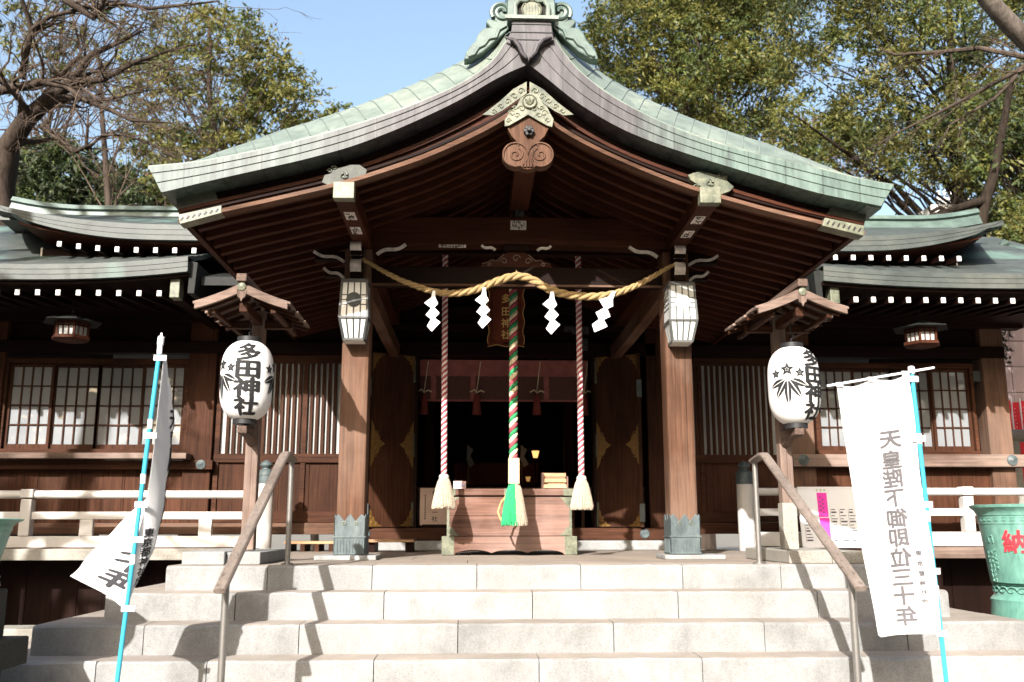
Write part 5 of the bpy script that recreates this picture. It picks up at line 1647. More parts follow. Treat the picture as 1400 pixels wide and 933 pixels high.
a, z_ = at(741, 659, 1.25); b_, _ = at(776, 659, 1.25)
tr = thing('slip_rack', 'tan wooden rack with two shelves standing on the offering box', 'rack', ((a + b_) / 2, 1.27, 0.668))
o = tr.location
q = MB(o)
q.bx(a, a + 0.012, 1.2, 1.38, 0.67, 0.84).bx(b_ - 0.012, b_, 1.2, 1.38, 0.67, 0.80)
q.build('side_board', W['boxZ'], tr)
for z in (0.675, 0.735, 0.795):
    f = MB(o).box(((a + b_) / 2, 1.22 + (z - 0.675) * 0.5, z + 0.02), (b_ - a - 0.03, 0.02, 0.042), Matrix.Rotation(R(-20), 4, 'X'))
    f.build('shelf_front', M['tanwood'], tr, bevel=0.003)
MB(o).bx(a + 0.013, b_ - 0.013, 1.37, 1.385, 0.672, 0.84).build('back_board', M['tanwood'], tr)
a, z_ = at(620, 659, 1.25); b_, _ = at(637, 659, 1.25)
cd_ = thing('card_box', 'small pinkish box standing on the left end of the offering box', 'box', ((a + b_) / 2, 1.25, 0.668))
q = MB(cd_.location).bx(a, b_, 1.21, 1.30, 0.67, 0.75)
q.build('box_body', plain('pinkish_card', (0.62, 0.42, 0.40), 0.7, var=0.15, scale=18), cd_, bevel=0.003)
MB(cd_.location).bx(a + 0.008, b_ - 0.008, 1.204, 1.2095, 0.69, 0.725).build('printed_face', plain('lilac_print', (0.42, 0.36, 0.48), 0.7, var=0.3, scale=40), cd_)

# ------------------------------------------------------------------ name board, blind, doorway sign, lamps inside
nb = thing('name_board', 'dark red name board with gilt writing, high over the doorway', 'signboard', (-0.02, 2.6, 2.8))
o = nb.location
rot = Matrix.Translation(Vector((-0.02, 2.62, 2.82))) @ Matrix.Rotation(R(9), 4, 'X')
def nbp(mb, name, m, **k):
    ob_ = mb.build(name, m, nb, **k)
    ob_.matrix_local = Matrix.Translation(-Vector(o)) @ rot
    return ob_
nbp(MB().bx(-0.18, 0.18, -0.01, 0.03, -0.32, 0.33), 'board', M['signwood'], bevel=0.004)
fr = MB()
for sx in (-1, 1):
    pts = [(sx * (0.195 + 0.012 * math.sin(i * 1.4)), -0.015, lerp(-0.335, 0.34, i / 14)) for i in range(15)]
    fr.sweep(pts, [(-0.02, -0.02), (0.02, -0.02), (0.02, 0.02), (-0.02, 0.02)], up=(0, 1, 0))
for sz in (-1, 1):
    pts = [(lerp(-0.22, 0.22, i / 10), -0.015, sz * (0.345 + 0.012 * math.cos(i * 1.25))) for i in range(11)]
    fr.sweep(pts, [(-0.02, -0.018), (0.02, -0.018), (0.02, 0.018), (-0.02, 0.018)], up=(0, 1, 0))
nbp(fr, 'frame', M['signwood'])
ed = MB()
for sx in (-1, 1):
    ed.tube([(sx * (0.217 + 0.012 * math.sin(i * 1.4)), -0.036, lerp(-0.345, 0.34, i / 14)) for i in range(15)], 0.004, 5, up=(0, 1, 0))
ed.tube([(lerp(-0.225, 0.225, i / 10), -0.036, -(0.362 + 0.012 * math.cos(i * 1.25))) for i in range(11)], 0.004, 5, up=(0, 1, 0))
nbp(ed, 'gilt_edge', M['gilding'])
nbp(writing([(c, 0.0, z, 0.118, 0.118) for c, z in zip('多田神社', (0.22, 0.062, -0.082, -0.222))], lambda x, y, k=0: (x, -0.013, y), 0.014), 'lettering', M['gilding'])

bl = thing('door_blind', 'brown reed blind with faded red bands and tassels in the doorway', 'blind', (0, 3.66, 2.2))
o = bl.location
MB(o).bx(-1.12, 1.10, 3.66, 3.672, 1.915, 2.45).build('reed_panel', M['blind'], bl)
MB(o).bx(-1.12, 1.10, 3.63, 3.655, 2.235, 2.45).build('top_band', M['redcloth'], bl)
for x in (-0.94, -0.42, 0.09, 0.55, 1.03):
    MB(o).bx(x - 0.035, x + 0.035, 3.648, 3.658, 1.92, 2.234).build('band', M['redcloth'], bl)
MB(o).bx(-1.12, 1.10, 3.652, 3.664, 1.90, 1.925).build('hem', M['redcloth'], bl)
for x in (-1.06, -0.37, 0.42, 1.05):
    c = MB(o).tube([(x + 0.05, 3.63, 2.43), (x, 3.62, 2.03)], 0.006, 5)
    c.tube([(x - 0.09, 3.61, 2.02), (x - 0.03, 3.605, 2.05), (x, 3.605, 2.01), (x + 0.05, 3.605, 2.04), (x + 0.10, 3.61, 2.02)], 0.009, 6, up=(0, 1, 0))
    c.build('cord', M['rope_cream'], bl)
    MB(o).lathe([(0.02, 1.99), (0.035, 1.97), (0.045, 1.90), (0.06, 1.72)], (x, 3.61, 0), 12).build('tassel', plain('dark_red_tassel', (0.16, 0.03, 0.025), 0.9), bl, smooth=True)

a, zt_ = at(575, 668, 3.0); b_, zb_ = at(607, 718, 3.0)
ds = thing('doorway_sign', 'pale wooden sign with a vertical inscription leaning in the doorway', 'sign', ((a + b_) / 2, 3.3, 0.265))
o = ds.location
a -= 0.02; b_ += 0.06
MB(o).bx(a, b_, 3.30, 3.325, 0.30, 0.76).build('board', plain('pinkish_sign_board', (0.46, 0.33, 0.27), 0.7, var=0.08), ds, bevel=0.004)
MB(o).bx(a + 0.03, b_ - 0.01, 3.27, 3.36, 0.266, 0.31).build('stand', W['darkX'], ds, bevel=0.004)
writing([(c, (a + b_) / 2 - 0.0, z, 0.075, 0.072) for c, z in zip('参詣十一社', (0.70, 0.62, 0.54, 0.46, 0.38))], lambda x, y, k=0: (x - o[0], 3.297 - o[1], y - o[2]), 0.012).build('lettering', M['ink'], ds)
q = MB(o)
for i in range(12):
    q.bx(a + 0.065 - 0.008, a + 0.065 + 0.008, 3.297, 3.2985, 0.66 - i * 0.026, 0.675 - i * 0.026)
q.build('fine_print', M['ink'], ds)
for k, (u, v, e) in enumerate(((732, 621, 1), (722, 655, 0), (640, 640, 0))):
    if k == 2: u, v = 592, 622
    Y = 7.6
    x, z = at(u, v, Y)
    il = thing('altar_lamp', ('warm glowing lamp seen through the doorway right of the middle rope' if k == 0 else 'dim warm lamp low inside the hall just over the offering box' if k == 1 else 'faint warm lamp inside the hall left of the middle'), 'lamp', (x, Y, z))
    s_ = (0.065, 0.045, 0.035)[k]
    MB().lathe([(s_ * 0.55, -s_), (s_ * 0.8, 0), (s_, s_ * 0.8)], n=6).build('shade', glow('lamp_glow', (1.0, 0.5, 0.16), (0.7, 0.16, 0.08)[k]), il)
    MB().lathe([(s_ * 1.25, s_ * 0.82), (s_ * 0.3, s_ * 1.3)], n=6).build('cap', M['ironblack'], il)
    MB().tube([(0, 0, -s_), (0, 0, 0.26 - z)], 0.015, 6).build('stem', M['ironblack'], il)

# ------------------------------------------------------------------ low wooden steps by the doors
for k, (u0, u1, v, Y, lab) in enumerate(((500, 566, 740, 2.25, 'low plank step under the left door leaf'), (388, 462, 742, 2.7, 'low slatted duckboard left of the left pillar'))):
    a, z = at(u0, v, Y); b_, _ = at(u1, v, Y)
    st = thing('plank_step', lab, 'step', ((a + b_) / 2, Y + 0.2, 0))
    o = st.location
    if k == 0:
        MB(o).bx(a, b_, Y, Y + 0.5, 0.11, 0.14).build('tread', M['tanwood'], st, bevel=0.006)
        for x in (a + 0.06, b_ - 0.06): MB(o).bx(x - 0.04, x + 0.04, Y + 0.05, Y + 0.45, 0.0, 0.109).build('leg', W['darkX'], st)
    else:
        MB(o).bx(a, b_ + 0.3, Y, Y + 0.45, 0.085, 0.115).build('tread', M['tanwood'], st, bevel=0.006)
        for i in range(6):
            x = lerp(a + 0.05, b_ + 0.25, i / 5)
            MB(o).bx(x - 0.025, x + 0.025, Y + 0.01, Y + 0.44, 0.0, 0.084).build('leg', W['panelX'], st)

# ------------------------------------------------------------------ notice board against the right railing
nx0, nz1 = at(1090, 664, 2.40); nx1, _ = at(1186, 664, 2.40)
nt_ = thing('notice_board', 'white notice board with a magenta strip and ruled chart, right of the steps', 'notice board', ((nx0 + nx1) / 2, 2.33, 0.04))
o = nt_.location
cxn = (nx0 + nx1) / 2
NB = Matrix.Translation((0, 0, 0)) @ Matrix.Rotation(R(-7), 4, 'X')
hw, hh = (nx1 - nx0) / 2, nz1 - 0.05
def nbd(mb, name, m):
    p = mb.build(name, m, nt_)
    p.matrix_local = NB
    return p
nbd(MB().bx(-hw, hw, 0.0, 0.012, 0.0, hh), 'panel', M['board'])
f = MB()
for a, b, c, d in ((-hw, -hw + 0.02, 0, hh), (hw - 0.02, hw, 0, hh), (-hw, hw, 0, 0.02), (-hw, hw, hh - 0.02, hh)):
    f.bx(a, b, -0.006, -0.0005, c, d)
nbd(f, 'rim', M['board'])
st = MB()
kx = -hw + (1122 - 1090) / 96 * 2 * hw
st.bx(kx - 0.055, kx + 0.062, -0.004, -0.001, hh * 0.50, hh * 0.90).bx(kx - 0.05, kx + 0.066, -0.004, -0.001, hh * 0.05, hh * 0.485)
nbd(st, 'magenta_strip', M['pink'])
tx = MB()
r_ = np.random.default_rng(5)
for colm in range(7):                            # the chart: ruled columns of lines too small to read
    x0 = -hw + 0.06 + colm * (2 * hw - 0.1) / 7
    x1 = x0 + (2 * hw - 0.1) / 7 - 0.02
    if abs((x0 + x1) / 2 - kx) < 0.1: continue
    tx.bx(x0 - 0.01, x0 - 0.007, -0.002, -0.0008, 0.06, hh * 0.62)
    for i in range(11):
        z = 0.075 + i * 0.036
        w = r_.uniform(0.4, 0.95)
        tx.bx(x0, x0 + (x1 - x0) * w, -0.002, -0.0008, z, z + 0.010 + 0.008 * (i % 3 == 0))
for i in range(9):
    tx.bx(kx - 0.03 + 0.03 * (i % 2), kx - 0.012 + 0.03 * (i % 2), -0.0055, -0.0042, hh * 0.53 + i * 0.025, hh * 0.53 + i * 0.025 + 0.014)
nbd(tx, 'fine_print', M['greyink'])
hd = MB()
for i, w in enumerate((0.03, 0.035, 0.03)):
    hd.bx(kx - 0.055 + i * 0.045, kx - 0.055 + i * 0.045 + w * 0.4, -0.002, -0.0008, hh * 0.925, hh * 0.965)
    hd.bx(kx - 0.06 + i * 0.045, kx - 0.06 + i * 0.045 + w, -0.0021, -0.0009, hh * 0.94, hh * 0.95)
nbd(hd, 'heading', plain('pale_green_print', (0.42, 0.5, 0.36), 0.8))

# ------------------------------------------------------------------ the two cloth banners
BY = -3.0
def cloth_mesh(fn, na=25, nb=60, th=0.0016):
    P = [[np.array(fn(i / (na - 1), j / (nb - 1))) for i in range(na)] for j in range(nb)]
    mb = MB()
    vs_ = []
    N_ = []
    for j in range(nb):
        for i in range(na):
            da = P[j][min(i + 1, na - 1)] - P[j][max(i - 1, 0)]
            db = P[min(j + 1, nb - 1)][i] - P[max(j - 1, 0)][i]
            n_ = np.cross(da, db); n_ /= (np.linalg.norm(n_) + 1e-9)
            N_.append(n_)
    flat = [P[j][i] for j in range(nb) for i in range(na)]
    vs_ = [p + n_ * th / 2 for p, n_ in zip(flat, N_)] + [p - n_ * th / 2 for p, n_ in zip(flat, N_)]
    K = na * nb
    fs = []
    for j in range(nb - 1):
        for i in range(na - 1):
            a, b, c, d = j * na + i, j * na + i + 1, (j + 1) * na + i + 1, (j + 1) * na + i
            fs += [(a, b, c, d), (K + d, K + c, K + b, K + a)]
    for i in range(na - 1):
        fs += [(i + 1, i, K + i, K + i + 1), ((nb - 1) * na + i, (nb - 1) * na + i + 1, K + (nb - 1) * na + i + 1, K + (nb - 1) * na + i)]
    for j in range(nb - 1):
        fs += [(j * na, (j + 1) * na, K + (j + 1) * na, K + j * na), ((j + 1) * na + na - 1, j * na + na - 1, K + j * na + na - 1, K + (j + 1) * na + na - 1)]
    mb.add(vs_, fs)
    return mb

def on_cloth(fn, off, flip=1):
    def g(x, y, k=0):
        e = 1e-3
        p = np.array(fn(x, y))
        da = np.array(fn(x + e, y)) - p; db = np.array(fn(x, y + e)) - p
        n_ = np.cross(da, db); n_ /= np.linalg.norm(n_) + 1e-12
        return tuple(p + n_ * (off + 0.0004 * k) * flip)
    return g

# cloth material lets some sun through
m, nt, b, l = new_mat('thin_white_cloth')
cn = noise(nt, coords(nt), 3.0, 4, 0.5)
cr_ = ramp(nt, [(0.3, (0.70, 0.695, 0.70)), (0.7, (0.76, 0.755, 0.76))])
l.new(cn.outputs[0], cr_.inputs[0]); l.new(cr_.outputs[0], b.inputs['Base Color'])
b.inputs['Roughness'].default_value = 0.9
t = nt.nodes.new('ShaderNodeBsdfTranslucent'); l.new(cr_.outputs[0], t.inputs[0])
ms = nt.nodes.new('ShaderNodeMixShader'); ms.inputs[0].default_value = 0.3
l.new(b.outputs[0], ms.inputs[1]); l.new(t.outputs[0], ms.inputs[2]); l.new(ms.outputs[0], nt.nodes['Material Output'].inputs[0])
M['cloth'] = m

# right banner: hangs flat, seen from its back so that the print shows through reversed
p0, p1 = at3(1246, 507, BY), at3(1294, 933, BY)
dv = (Vector(p1) - Vector(p0)).normalized()
foot = Vector(p0) + dv * ((GZ - p0[2]) / dv.z)
rb = thing('cloth_banner', 'flat white cloth banner on a blue pole with reversed grey lettering', 'banner', foot, group='banners before the steps')
o = rb.location
MB(o).tube([tuple(foot), p0], 0.0135, 14).build('pole', M['cyan'], rb, smooth=True)
MB(o).tube([(p0[0], BY, p0[2] - 0.02), (p0[0], BY, p0[2] + 0.022), (p0[0], BY, p0[2] + 0.028)], [0.02, 0.02, 0.012], 12).build('pole_cap', M['board'], rb, smooth=True)
MB(o).tube([at3(1131, 528, BY - 0.02), at3(1277, 503, BY - 0.02)], 0.0075, 10).build('crossbar', M['board'], rb, smooth=True)
for v in (600, 706, 808):
    x, z = at(1246 + (v - 507) * 0.1127, v, BY)
    MB(o).tube([(x, BY, z - 0.03), (x + 0.001, BY, z + 0.03)], 0.0155, 14).build('joint_sleeve', M['board'], rb, smooth=True)
c4 = [np.array(at3(1143, 528, BY)), np.array(at3(1241, 513, BY)), np.array(at3(1285, 866, BY)), np.array(at3(1197, 871, BY))]
def clothR(a, b):
    t_ = c4[0] * (1 - a) + c4[1] * a
    u_ = c4[3] * (1 - a) + c4[2] * a
    p = t_ * (1 - b) + u_ * b
    y = 0.035 * math.sin(a * PI) * (0.4 + b) + 0.014 * math.sin(a * 7 + b * 5) + 0.010 * math.sin(b * 11 - a * 3) - 0.015
    sag = 0.02 * math.sin(a * 2 * PI) ** 2 * max(0, 1 - b * 7)
    rr = 0.015 * max(0, (0.06 - min(a, 1 - a)) / 0.06) ** 2 * max(0, (b - 0.96) / 0.04)
    return (p[0] + 0.004 * math.sin(b * 9), p[1] + y, p[2] - sag + rr)
cl = cloth_mesh(clothR)
cl.off = np.array(o)
cl.build('cloth', M['cloth'], rb, smooth=True, angle=60)
loops = MB(o)
for a in (0.035, 0.48, 0.955):
    x, y, z = clothR(a, 0.0)
    t_ = lerp(np.array(at3(1131, 528, BY - 0.02)), np.array(at3(1277, 503, BY - 0.02)), (1131 + 12 + a * 98 - 1131) / 146)
    loops = MB(o).sheet([[(x - 0.022, y - 0.012, z - 0.01), (x + 0.022, y - 0.012, z - 0.01)], [(t_[0] - 0.022, t_[1] - 0.0105, t_[2] + 0.009), (t_[0] + 0.022, t_[1] - 0.0105, t_[2] + 0.009)]], (0, 0.003, 0))
    loops.build('loop', M['cloth'], rb, fix=True)
for v in (519, 600, 690, 781, 866):
    b_ = min(1.0, max(0.01, (v - 513) / 353))
    e = clothR(1.0, b_)
    x, z = at(1246 + (v - 507) * 0.1127, v, BY)
    q = MB(o).sheet([[(e[0] - 0.03, BY - 0.017, z - 0.018), (x + 0.03, BY - 0.019, z - 0.018)], [(e[0] - 0.03, BY - 0.017, z + 0.018), (x + 0.03, BY - 0.019, z + 0.018)]], (0, 0.002, 0))
    q.build('loop', M['cloth'], rb, fix=True)
big = '天皇陛下御即位三十年'
vv = [605, 634, 660, 686, 714, 740, 767, 793, 818, 845]
cells = []
for ch, v in zip(big, vv):
    b_ = (v - 521) / 348
    a_ = lerp(0.635, 0.55, (v - 605) / 240)
    cells.append((ch, a_, b_, 0.335, -0.077))
def place(off, grp, fn, flip, mir=False, bold=0.0, cut=0.05, name='lettering', mat='greyink', root=None, heavy=0.033):
    w = writing(grp, on_cloth(fn, off, flip), bold, cut, mir, heavy)
    w.off = np.array(root.location)
    w.build(name, M[mat], root)
place(0.004, cells, clothR, -1, True, root=rb)
place(0.004, [(c, 0.83, (v - 521) / 348, 0.085, -0.022) for c, v in zip('東京都神社庁', (763, 777, 790, 803, 815, 827))], clothR, -1, True, 0.0, name='small_lettering', mat='greyink', root=rb)
# faint flower crest and ribbons
fl_ = []
for i in range(16):
    a = i * PI / 8
    r0, r1, w = 0.035, 0.13, 0.022
    d = (math.cos(a), math.sin(a)); n_ = (-d[1], d[0])
    fl_.append([(0.53 + (d[0] * r + n_[0] * q * w), 0.115 + 0.28 * (d[1] * r + n_[1] * q * w)) for r, q in ((r0, -0.4), (r1 * 0.85, -1), (r1, 0), (r1 * 0.85, 1), (r0, 0.4))])
wr = wrap(fl_, on_cloth(clothR, 0.0035, -1), 0.06); wr.off = np.array(o)
wr.build('faint_crest', M['faintink'], rb)

M['midink'] = plain('dark_grey_show_through_ink', (0.035, 0.034, 0.037), 0.85, var=0.1, spec=0.1)
# left banner: twisted by the wind and seen nearly edge on
q0, q1 = at3(220.5, 462, BY), at3(160, 933, BY)
dv = (Vector(q1) - Vector(q0)).normalized()
foot = Vector(q0) + dv * ((GZ - q0[2]) / dv.z)
lbn = thing('cloth_banner', 'white cloth banner on a blue pole, twisted by wind beside the left handrail', 'banner', foot, group='banners before the steps')
o = lbn.location
MB(o).tube([tuple(foot), q0], 0.0135, 14).build('pole', M['cyan'], lbn, smooth=True)
MB(o).tube([(q0[0] - 0.003, BY, q0[2] - 0.045), (q0[0], BY, q0[2] + 0.006), (q0[0], BY, q0[2] + 0.01), (q0[0] + 0.001, BY, q0[2] + 0.03)], [0.019, 0.019, 0.007, 0.005], 12).build('pole_cap', M['board'], lbn, smooth=True)
def poleL(v): return np.array(at3(220.5 - (v - 462) * 0.1285, v, BY))
for v in (478, 580, 765, 655):
    p = poleL(v)
    MB(o).tube([tuple(p - np.array([0, 0, 0.028])), tuple(p + np.array([0, 0, 0.028]))], 0.0155, 14).build('joint_sleeve', M['board'], lbn, smooth=True)
# rows of the twisted cloth: by the pole, at its outermost fold, at its free edge: (height b, pole point, fold point, free point, share of the width at the fold)
ROWS = [(0.00, (223, 486, 0.0), (225, 487, 0.05), (226, 489, 0.08), 0.5), (0.06, (221, 510, 0.005), (229, 512, 0.14), (229, 514, 0.24), 0.5), (0.15, (217, 541, 0.01), (234, 541, 0.21), (231, 543, 0.40), 0.5), (0.40, (208, 628, 0.01), (231, 628, 0.22), (224, 630, 0.41), 0.5),
        (0.52, (202, 668, 0.01), (227, 668, 0.19), (208, 668, 0.36), 0.46), (0.60, (197, 698, 0.01), (222, 697, 0.13), (190, 690, 0.30), 0.38), (0.70, (187, 733, 0.01), (212, 730, 0.09), (160, 722, 0.20), 0.27), (0.80, (183, 768, 0.01), (202, 764, 0.06), (130, 750, 0.13), 0.2),
        (0.90, (179, 803, 0.01), (188, 797, 0.045), (108, 772, 0.09), 0.2), (1.00, (174, 838, 0.01), (166, 830, 0.02), (95, 788, 0.06), 0.2)]
_rb = np.array([r_[0] for r_ in ROWS])
_rp = np.array([[at3(u, v, BY + dy) for u, v, dy in r_[1:4]] for r_ in ROWS])
_ra = np.array([r_[4] for r_ in ROWS])
def clothL(a, b):
    P = np.zeros((3, 3)); a1 = 0.0
    for w, db in ((0.2, -0.05), (0.2, -0.025), (0.2, 0.0), (0.2, 0.025), (0.2, 0.05)):
        bb = b + db * min(1.0, 12 * b, 12 * (1 - b))
        for i in range(3):
            for j in range(3): P[i, j] += w * np.interp(bb, _rb, _rp[:, i, j])
        a1 += w * np.interp(bb, _rb, _ra)
    l0 = (a - a1) * (a - 1) / (a1); l1 = a * (a - 1) / (a1 * (a1 - 1)); l2 = a * (a - a1) / (1 - a1)
    p = P[0] * l0 + P[1] * l1 + P[2] * l2
    ripple = 0.012 * math.sin(b * 17 + a * 5) * a * (1 - 0.5 * b) + 0.006 * math.sin(b * 31 - a * 9) * a
    return (p[0] + ripple, p[1] + ripple * 0.7 + 0.01, p[2])
cl = cloth_mesh(clothL, 41, 90); cl.off = np.array(o)
cl.build('cloth', M['cloth'], lbn, smooth=True, angle=70)
for v in (490, 596, 690, 738, 832):
    p = poleL(v)
    MB(o).sheet([[(p[0] - 0.024, BY - 0.019, p[2] - 0.017), (p[0] + 0.05, BY - 0.012, p[2] - 0.017)], [(p[0] - 0.024, BY - 0.019, p[2] + 0.017), (p[0] + 0.05, BY - 0.012, p[2] + 0.017)]], (0, 0.003, 0)).build('loop', M['cloth'], lbn, fix=True)
cellsL = [(ch, 0.60, (v - 521) / 348, 0.42, -0.086) for ch, v in zip(big, vv)]
place(0.0035, cellsL, clothL, -1, False, root=lbn, mat='ink')
place(0.0035, cellsL, clothL, 1, False, root=lbn, mat='midink', heavy=0.055)
place(0.0035, [(c, 0.13, lerp(0.69, 0.885, i / 5), 0.16, -0.038) for i, c in enumerate('東京都神社庁')], clothL, -1, False, 0.0, name='small_lettering', mat='ink', root=lbn)

# ------------------------------------------------------------------ bronze water urns
def urn(ux, uy, zr, k, lab, base_z):
    u_ = thing('bronze_urn', lab, 'urn', (ux, uy, base_z), group='green bronze urns')
    H = zr - base_z
    pr = [(0.30, 0.0), (0.40, 0.0), (0.41, 0.05), (0.40, 0.13), (0.405, 0.16), (0.375, 0.19), (0.365, 0.27), (0.385, 0.28)]
    MB().lathe([(r_, z * H / 0.9) for r_, z in pr], n=48).build('base', M['urn'], u_, smooth=True)
    z0 = 0.285 * H / 0.9
    bd = [(0.375, z0), (0.39, z0 + 0.01), (0.44, z0 + (H - z0) * 0.75), (0.445, z0 + (H - z0) * 0.76), (0.445, z0 + (H - z0) * 0.78), (0.448, z0 + (H - z0) * 0.86), (0.455, z0 + (H - z0) * 0.87), (0.455, z0 + (H - z0) * 0.885), (0.47, z0 + (H - z0) * 0.93), (0.50, z0 + (H - z0) * 0.97), (0.505, H), (0.485, H + 0.004), (0.45, z0 + (H - z0) * 0.93), (0.42, z0 + (H - z0) * 0.88)]
    body = MB().lathe(bd, n=56, caps=False)
    body.build('bowl', M['urn'], u_, smooth=True, angle=30)
    MB().lathe([(0.44, z0 + (H - z0) * 0.9), (0.002, z0 + (H - z0) * 0.9)], n=40, caps=False).build('water', M['glassdark'], u_)
    cam_th = math.atan2(CAM[0] - ux, -(CAM[1] - uy))
    rad_ = lambda z: float(np.interp(z, [b_[1] for b_ in bd[1:4]], [b_[0] for b_ in bd[1:4]]))
    def fn(th, off=0.006):
        return lambda x, y, k=0: ((rad_(y) + off + 0.0005 * k) * math.sin(th + x / 0.44), -(rad_(y) + off + 0.0005 * k) * math.cos(th + x / 0.44), y)
    zc = z0 + (H - z0) * 0.54
    if k:
        for j, ch in enumerate('納奉'):
            w = writing([(ch, 0, zc, 0.21, 0.19)], fn(cam_th + R(-24 + 48 * j)), 0.0, 0.03, heavy=0.026)
            w.build('red_character', M['redpaint'], u_)
        r2 = np.random.default_rng(3)
        nm = MB()
        for c_ in range(3):                      # cast donors' names, too small to read
            for i in range(7 if c_ else 5):
                th = cam_th + R(-51 - c_ * 7)
                z = zc - 0.09 - i * 0.036 + (0.02 if c_ == 0 else 0.0)
                for q in range(4):
                    a_ = r2.uniform(-0.013, 0.013); b_ = r2.uniform(-0.011, 0.011)
                    p = fn(th, 0.003)(a_, z + b_)
                    nm.box(p, (0.014 if q % 2 else 0.005, 0.006, 0.004 if q % 2 else 0.016), Matrix.Rotation(th, 4, 'Z'))
        for q in range(8):
            p = fn(cam_th + R(-55), 0.003)(r2.uniform(-0.03, 0.03), zc + 0.02 + r2.uniform(-0.03, 0.03))
            nm.box(p, (0.03 if q % 2 else 0.009, 0.006, 0.008 if q % 2 else 0.03), Matrix.Rotation(cam_th + R(-55), 4, 'Z'))
        nm.build('cast_names', M['urn'], u_)
        fr_ = MB()
        for i in range(40):                      # key pattern under the rim
            th = 2 * PI * i / 40
            z = z0 + (H - z0) * 0.82
            for dz_, w_, h_ in ((0.012, 0.04, 0.004), (-0.012, 0.04, 0.004), (0.0, 0.004, 0.024)):
                fr_.box((0.449 * math.sin(th), -0.449 * math.cos(th), z + dz_), (w_, 0.004, h_), Matrix.Rotation(th, 4, 'Z'))
        fr_.build('key_frieze', M['urn'], u_)
        wv = MB()
        for i in range(26):                      # wave relief on the neck
            th = 2 * PI * i / 26
            wv.tube([((0.372 + 0.004) * math.sin(th + 0.14 * math.cos(t) * (1 - t / 9)), -(0.376) * math.cos(th + 0.14 * math.cos(t) * (1 - t / 9)), 0.235 * H / 0.9 + 0.035 * math.sin(t) * (1 - t / 9)) for t in np.linspace(0, 6, 12)], 0.006, 5)
        wv.build('wave_relief', M['urn'], u_, smooth=True)
    return u_
urn(4.235, -1.0, 0.455, 1, 'mint green bronze urn with a red character, cut by the right edge', -0.46)
# the left urn stands nearer, on a tall stone pedestal in front of the steps
PB = -2.68
px1, pz1 = at(41, 869, PB); _, pz0 = at(41, 907, PB)
bx1_, bz1 = at(12, 804, PB - 0.08)
ux, uz = at(22, 710, -3.0)
urn(ux - 0.505, -3.0, uz, 0, 'shaded green bronze urn on dark stone, cut by the left edge', bz1)
pd = thing('stone_pedestal', 'stone pedestal under the left green urn, tree shade in its dark colour', 'pedestal', (px1 - 0.55, -3.0, GZ))
o = pd.location
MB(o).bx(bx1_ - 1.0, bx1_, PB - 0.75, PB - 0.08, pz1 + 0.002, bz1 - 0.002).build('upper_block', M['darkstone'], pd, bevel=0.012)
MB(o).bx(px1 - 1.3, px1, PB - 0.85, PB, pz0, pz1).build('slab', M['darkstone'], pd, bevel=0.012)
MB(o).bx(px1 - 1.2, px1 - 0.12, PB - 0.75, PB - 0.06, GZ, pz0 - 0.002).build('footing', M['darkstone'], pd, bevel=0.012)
pd = thing('stone_pedestal', 'pale worn stone slab under the right green urn', 'pedestal', (4.3, -1.0, GZ))
MB(pd.location).bx(3.62, 4.95, -1.5, -0.4, GZ, -0.463).build('slab', M['oldstone'], pd, bevel=0.015)
fs_ = thing('footing_stone', 'low pale footing stone under the left veranda by the dark urn', 'stone', (-4.4, 2.2, GZ))
x0, z0 = at(-20, 874, 1.2); x1, z1 = at(55, 860, 1.2)
MB(fs_.location).bx(x0, x1, 1.2, 1.6, GZ, z1).build('block', M['oldstone'], fs_, bevel=0.015)

# ------------------------------------------------------------------ beyond the right corner
X0, Z0 = at(1372, 395, 13)
bd = thing('apartment_building', 'pinkish panelled building far behind the right corner of the hall', 'building', (X0 + 5, 15, GZ))
o = bd.location
wl_ = MB(o)
for j in range(14):
    for i in range(8):
        wl_.bx(X0 - 1.5 + i * 1.5, X0 - 1.5 + i * 1.5 + 1.485, 13 + 0.01 * ((i + j) % 2), 17, GZ + j * 0.62, GZ + j * 0.62 + 0.605)
wl_.build('wall', M['wallpink'], bd)
for i in range(3):
    for j in range(2):
        w_ = MB(o).bx(X0 + 0.6 + i * 2.6, X0 + 1.9 + i * 2.6, 12.95, 13.05, 2.6 + j * 3.0, 4.0 + j * 3.0).build('window', M['lampframe'], bd)
        MB(o).bx(X0 + 0.68 + i * 2.6, X0 + 1.82 + i * 2.6, 12.93, 12.949, 2.68 + j * 3.0, 3.92 + j * 3.0).build('pane', M['pane'], w_)
MB(o).bx(X0 - 1.7, X0 + 11, 12.8, 17.2, GZ + 8.7, GZ + 8.9).build('roof', M['concrete'], bd)
LBS = ['red prayer banner right beside the hall corner post', 'red prayer banner second out from the hall corner post', 'red prayer banner at the very right edge of the picture']
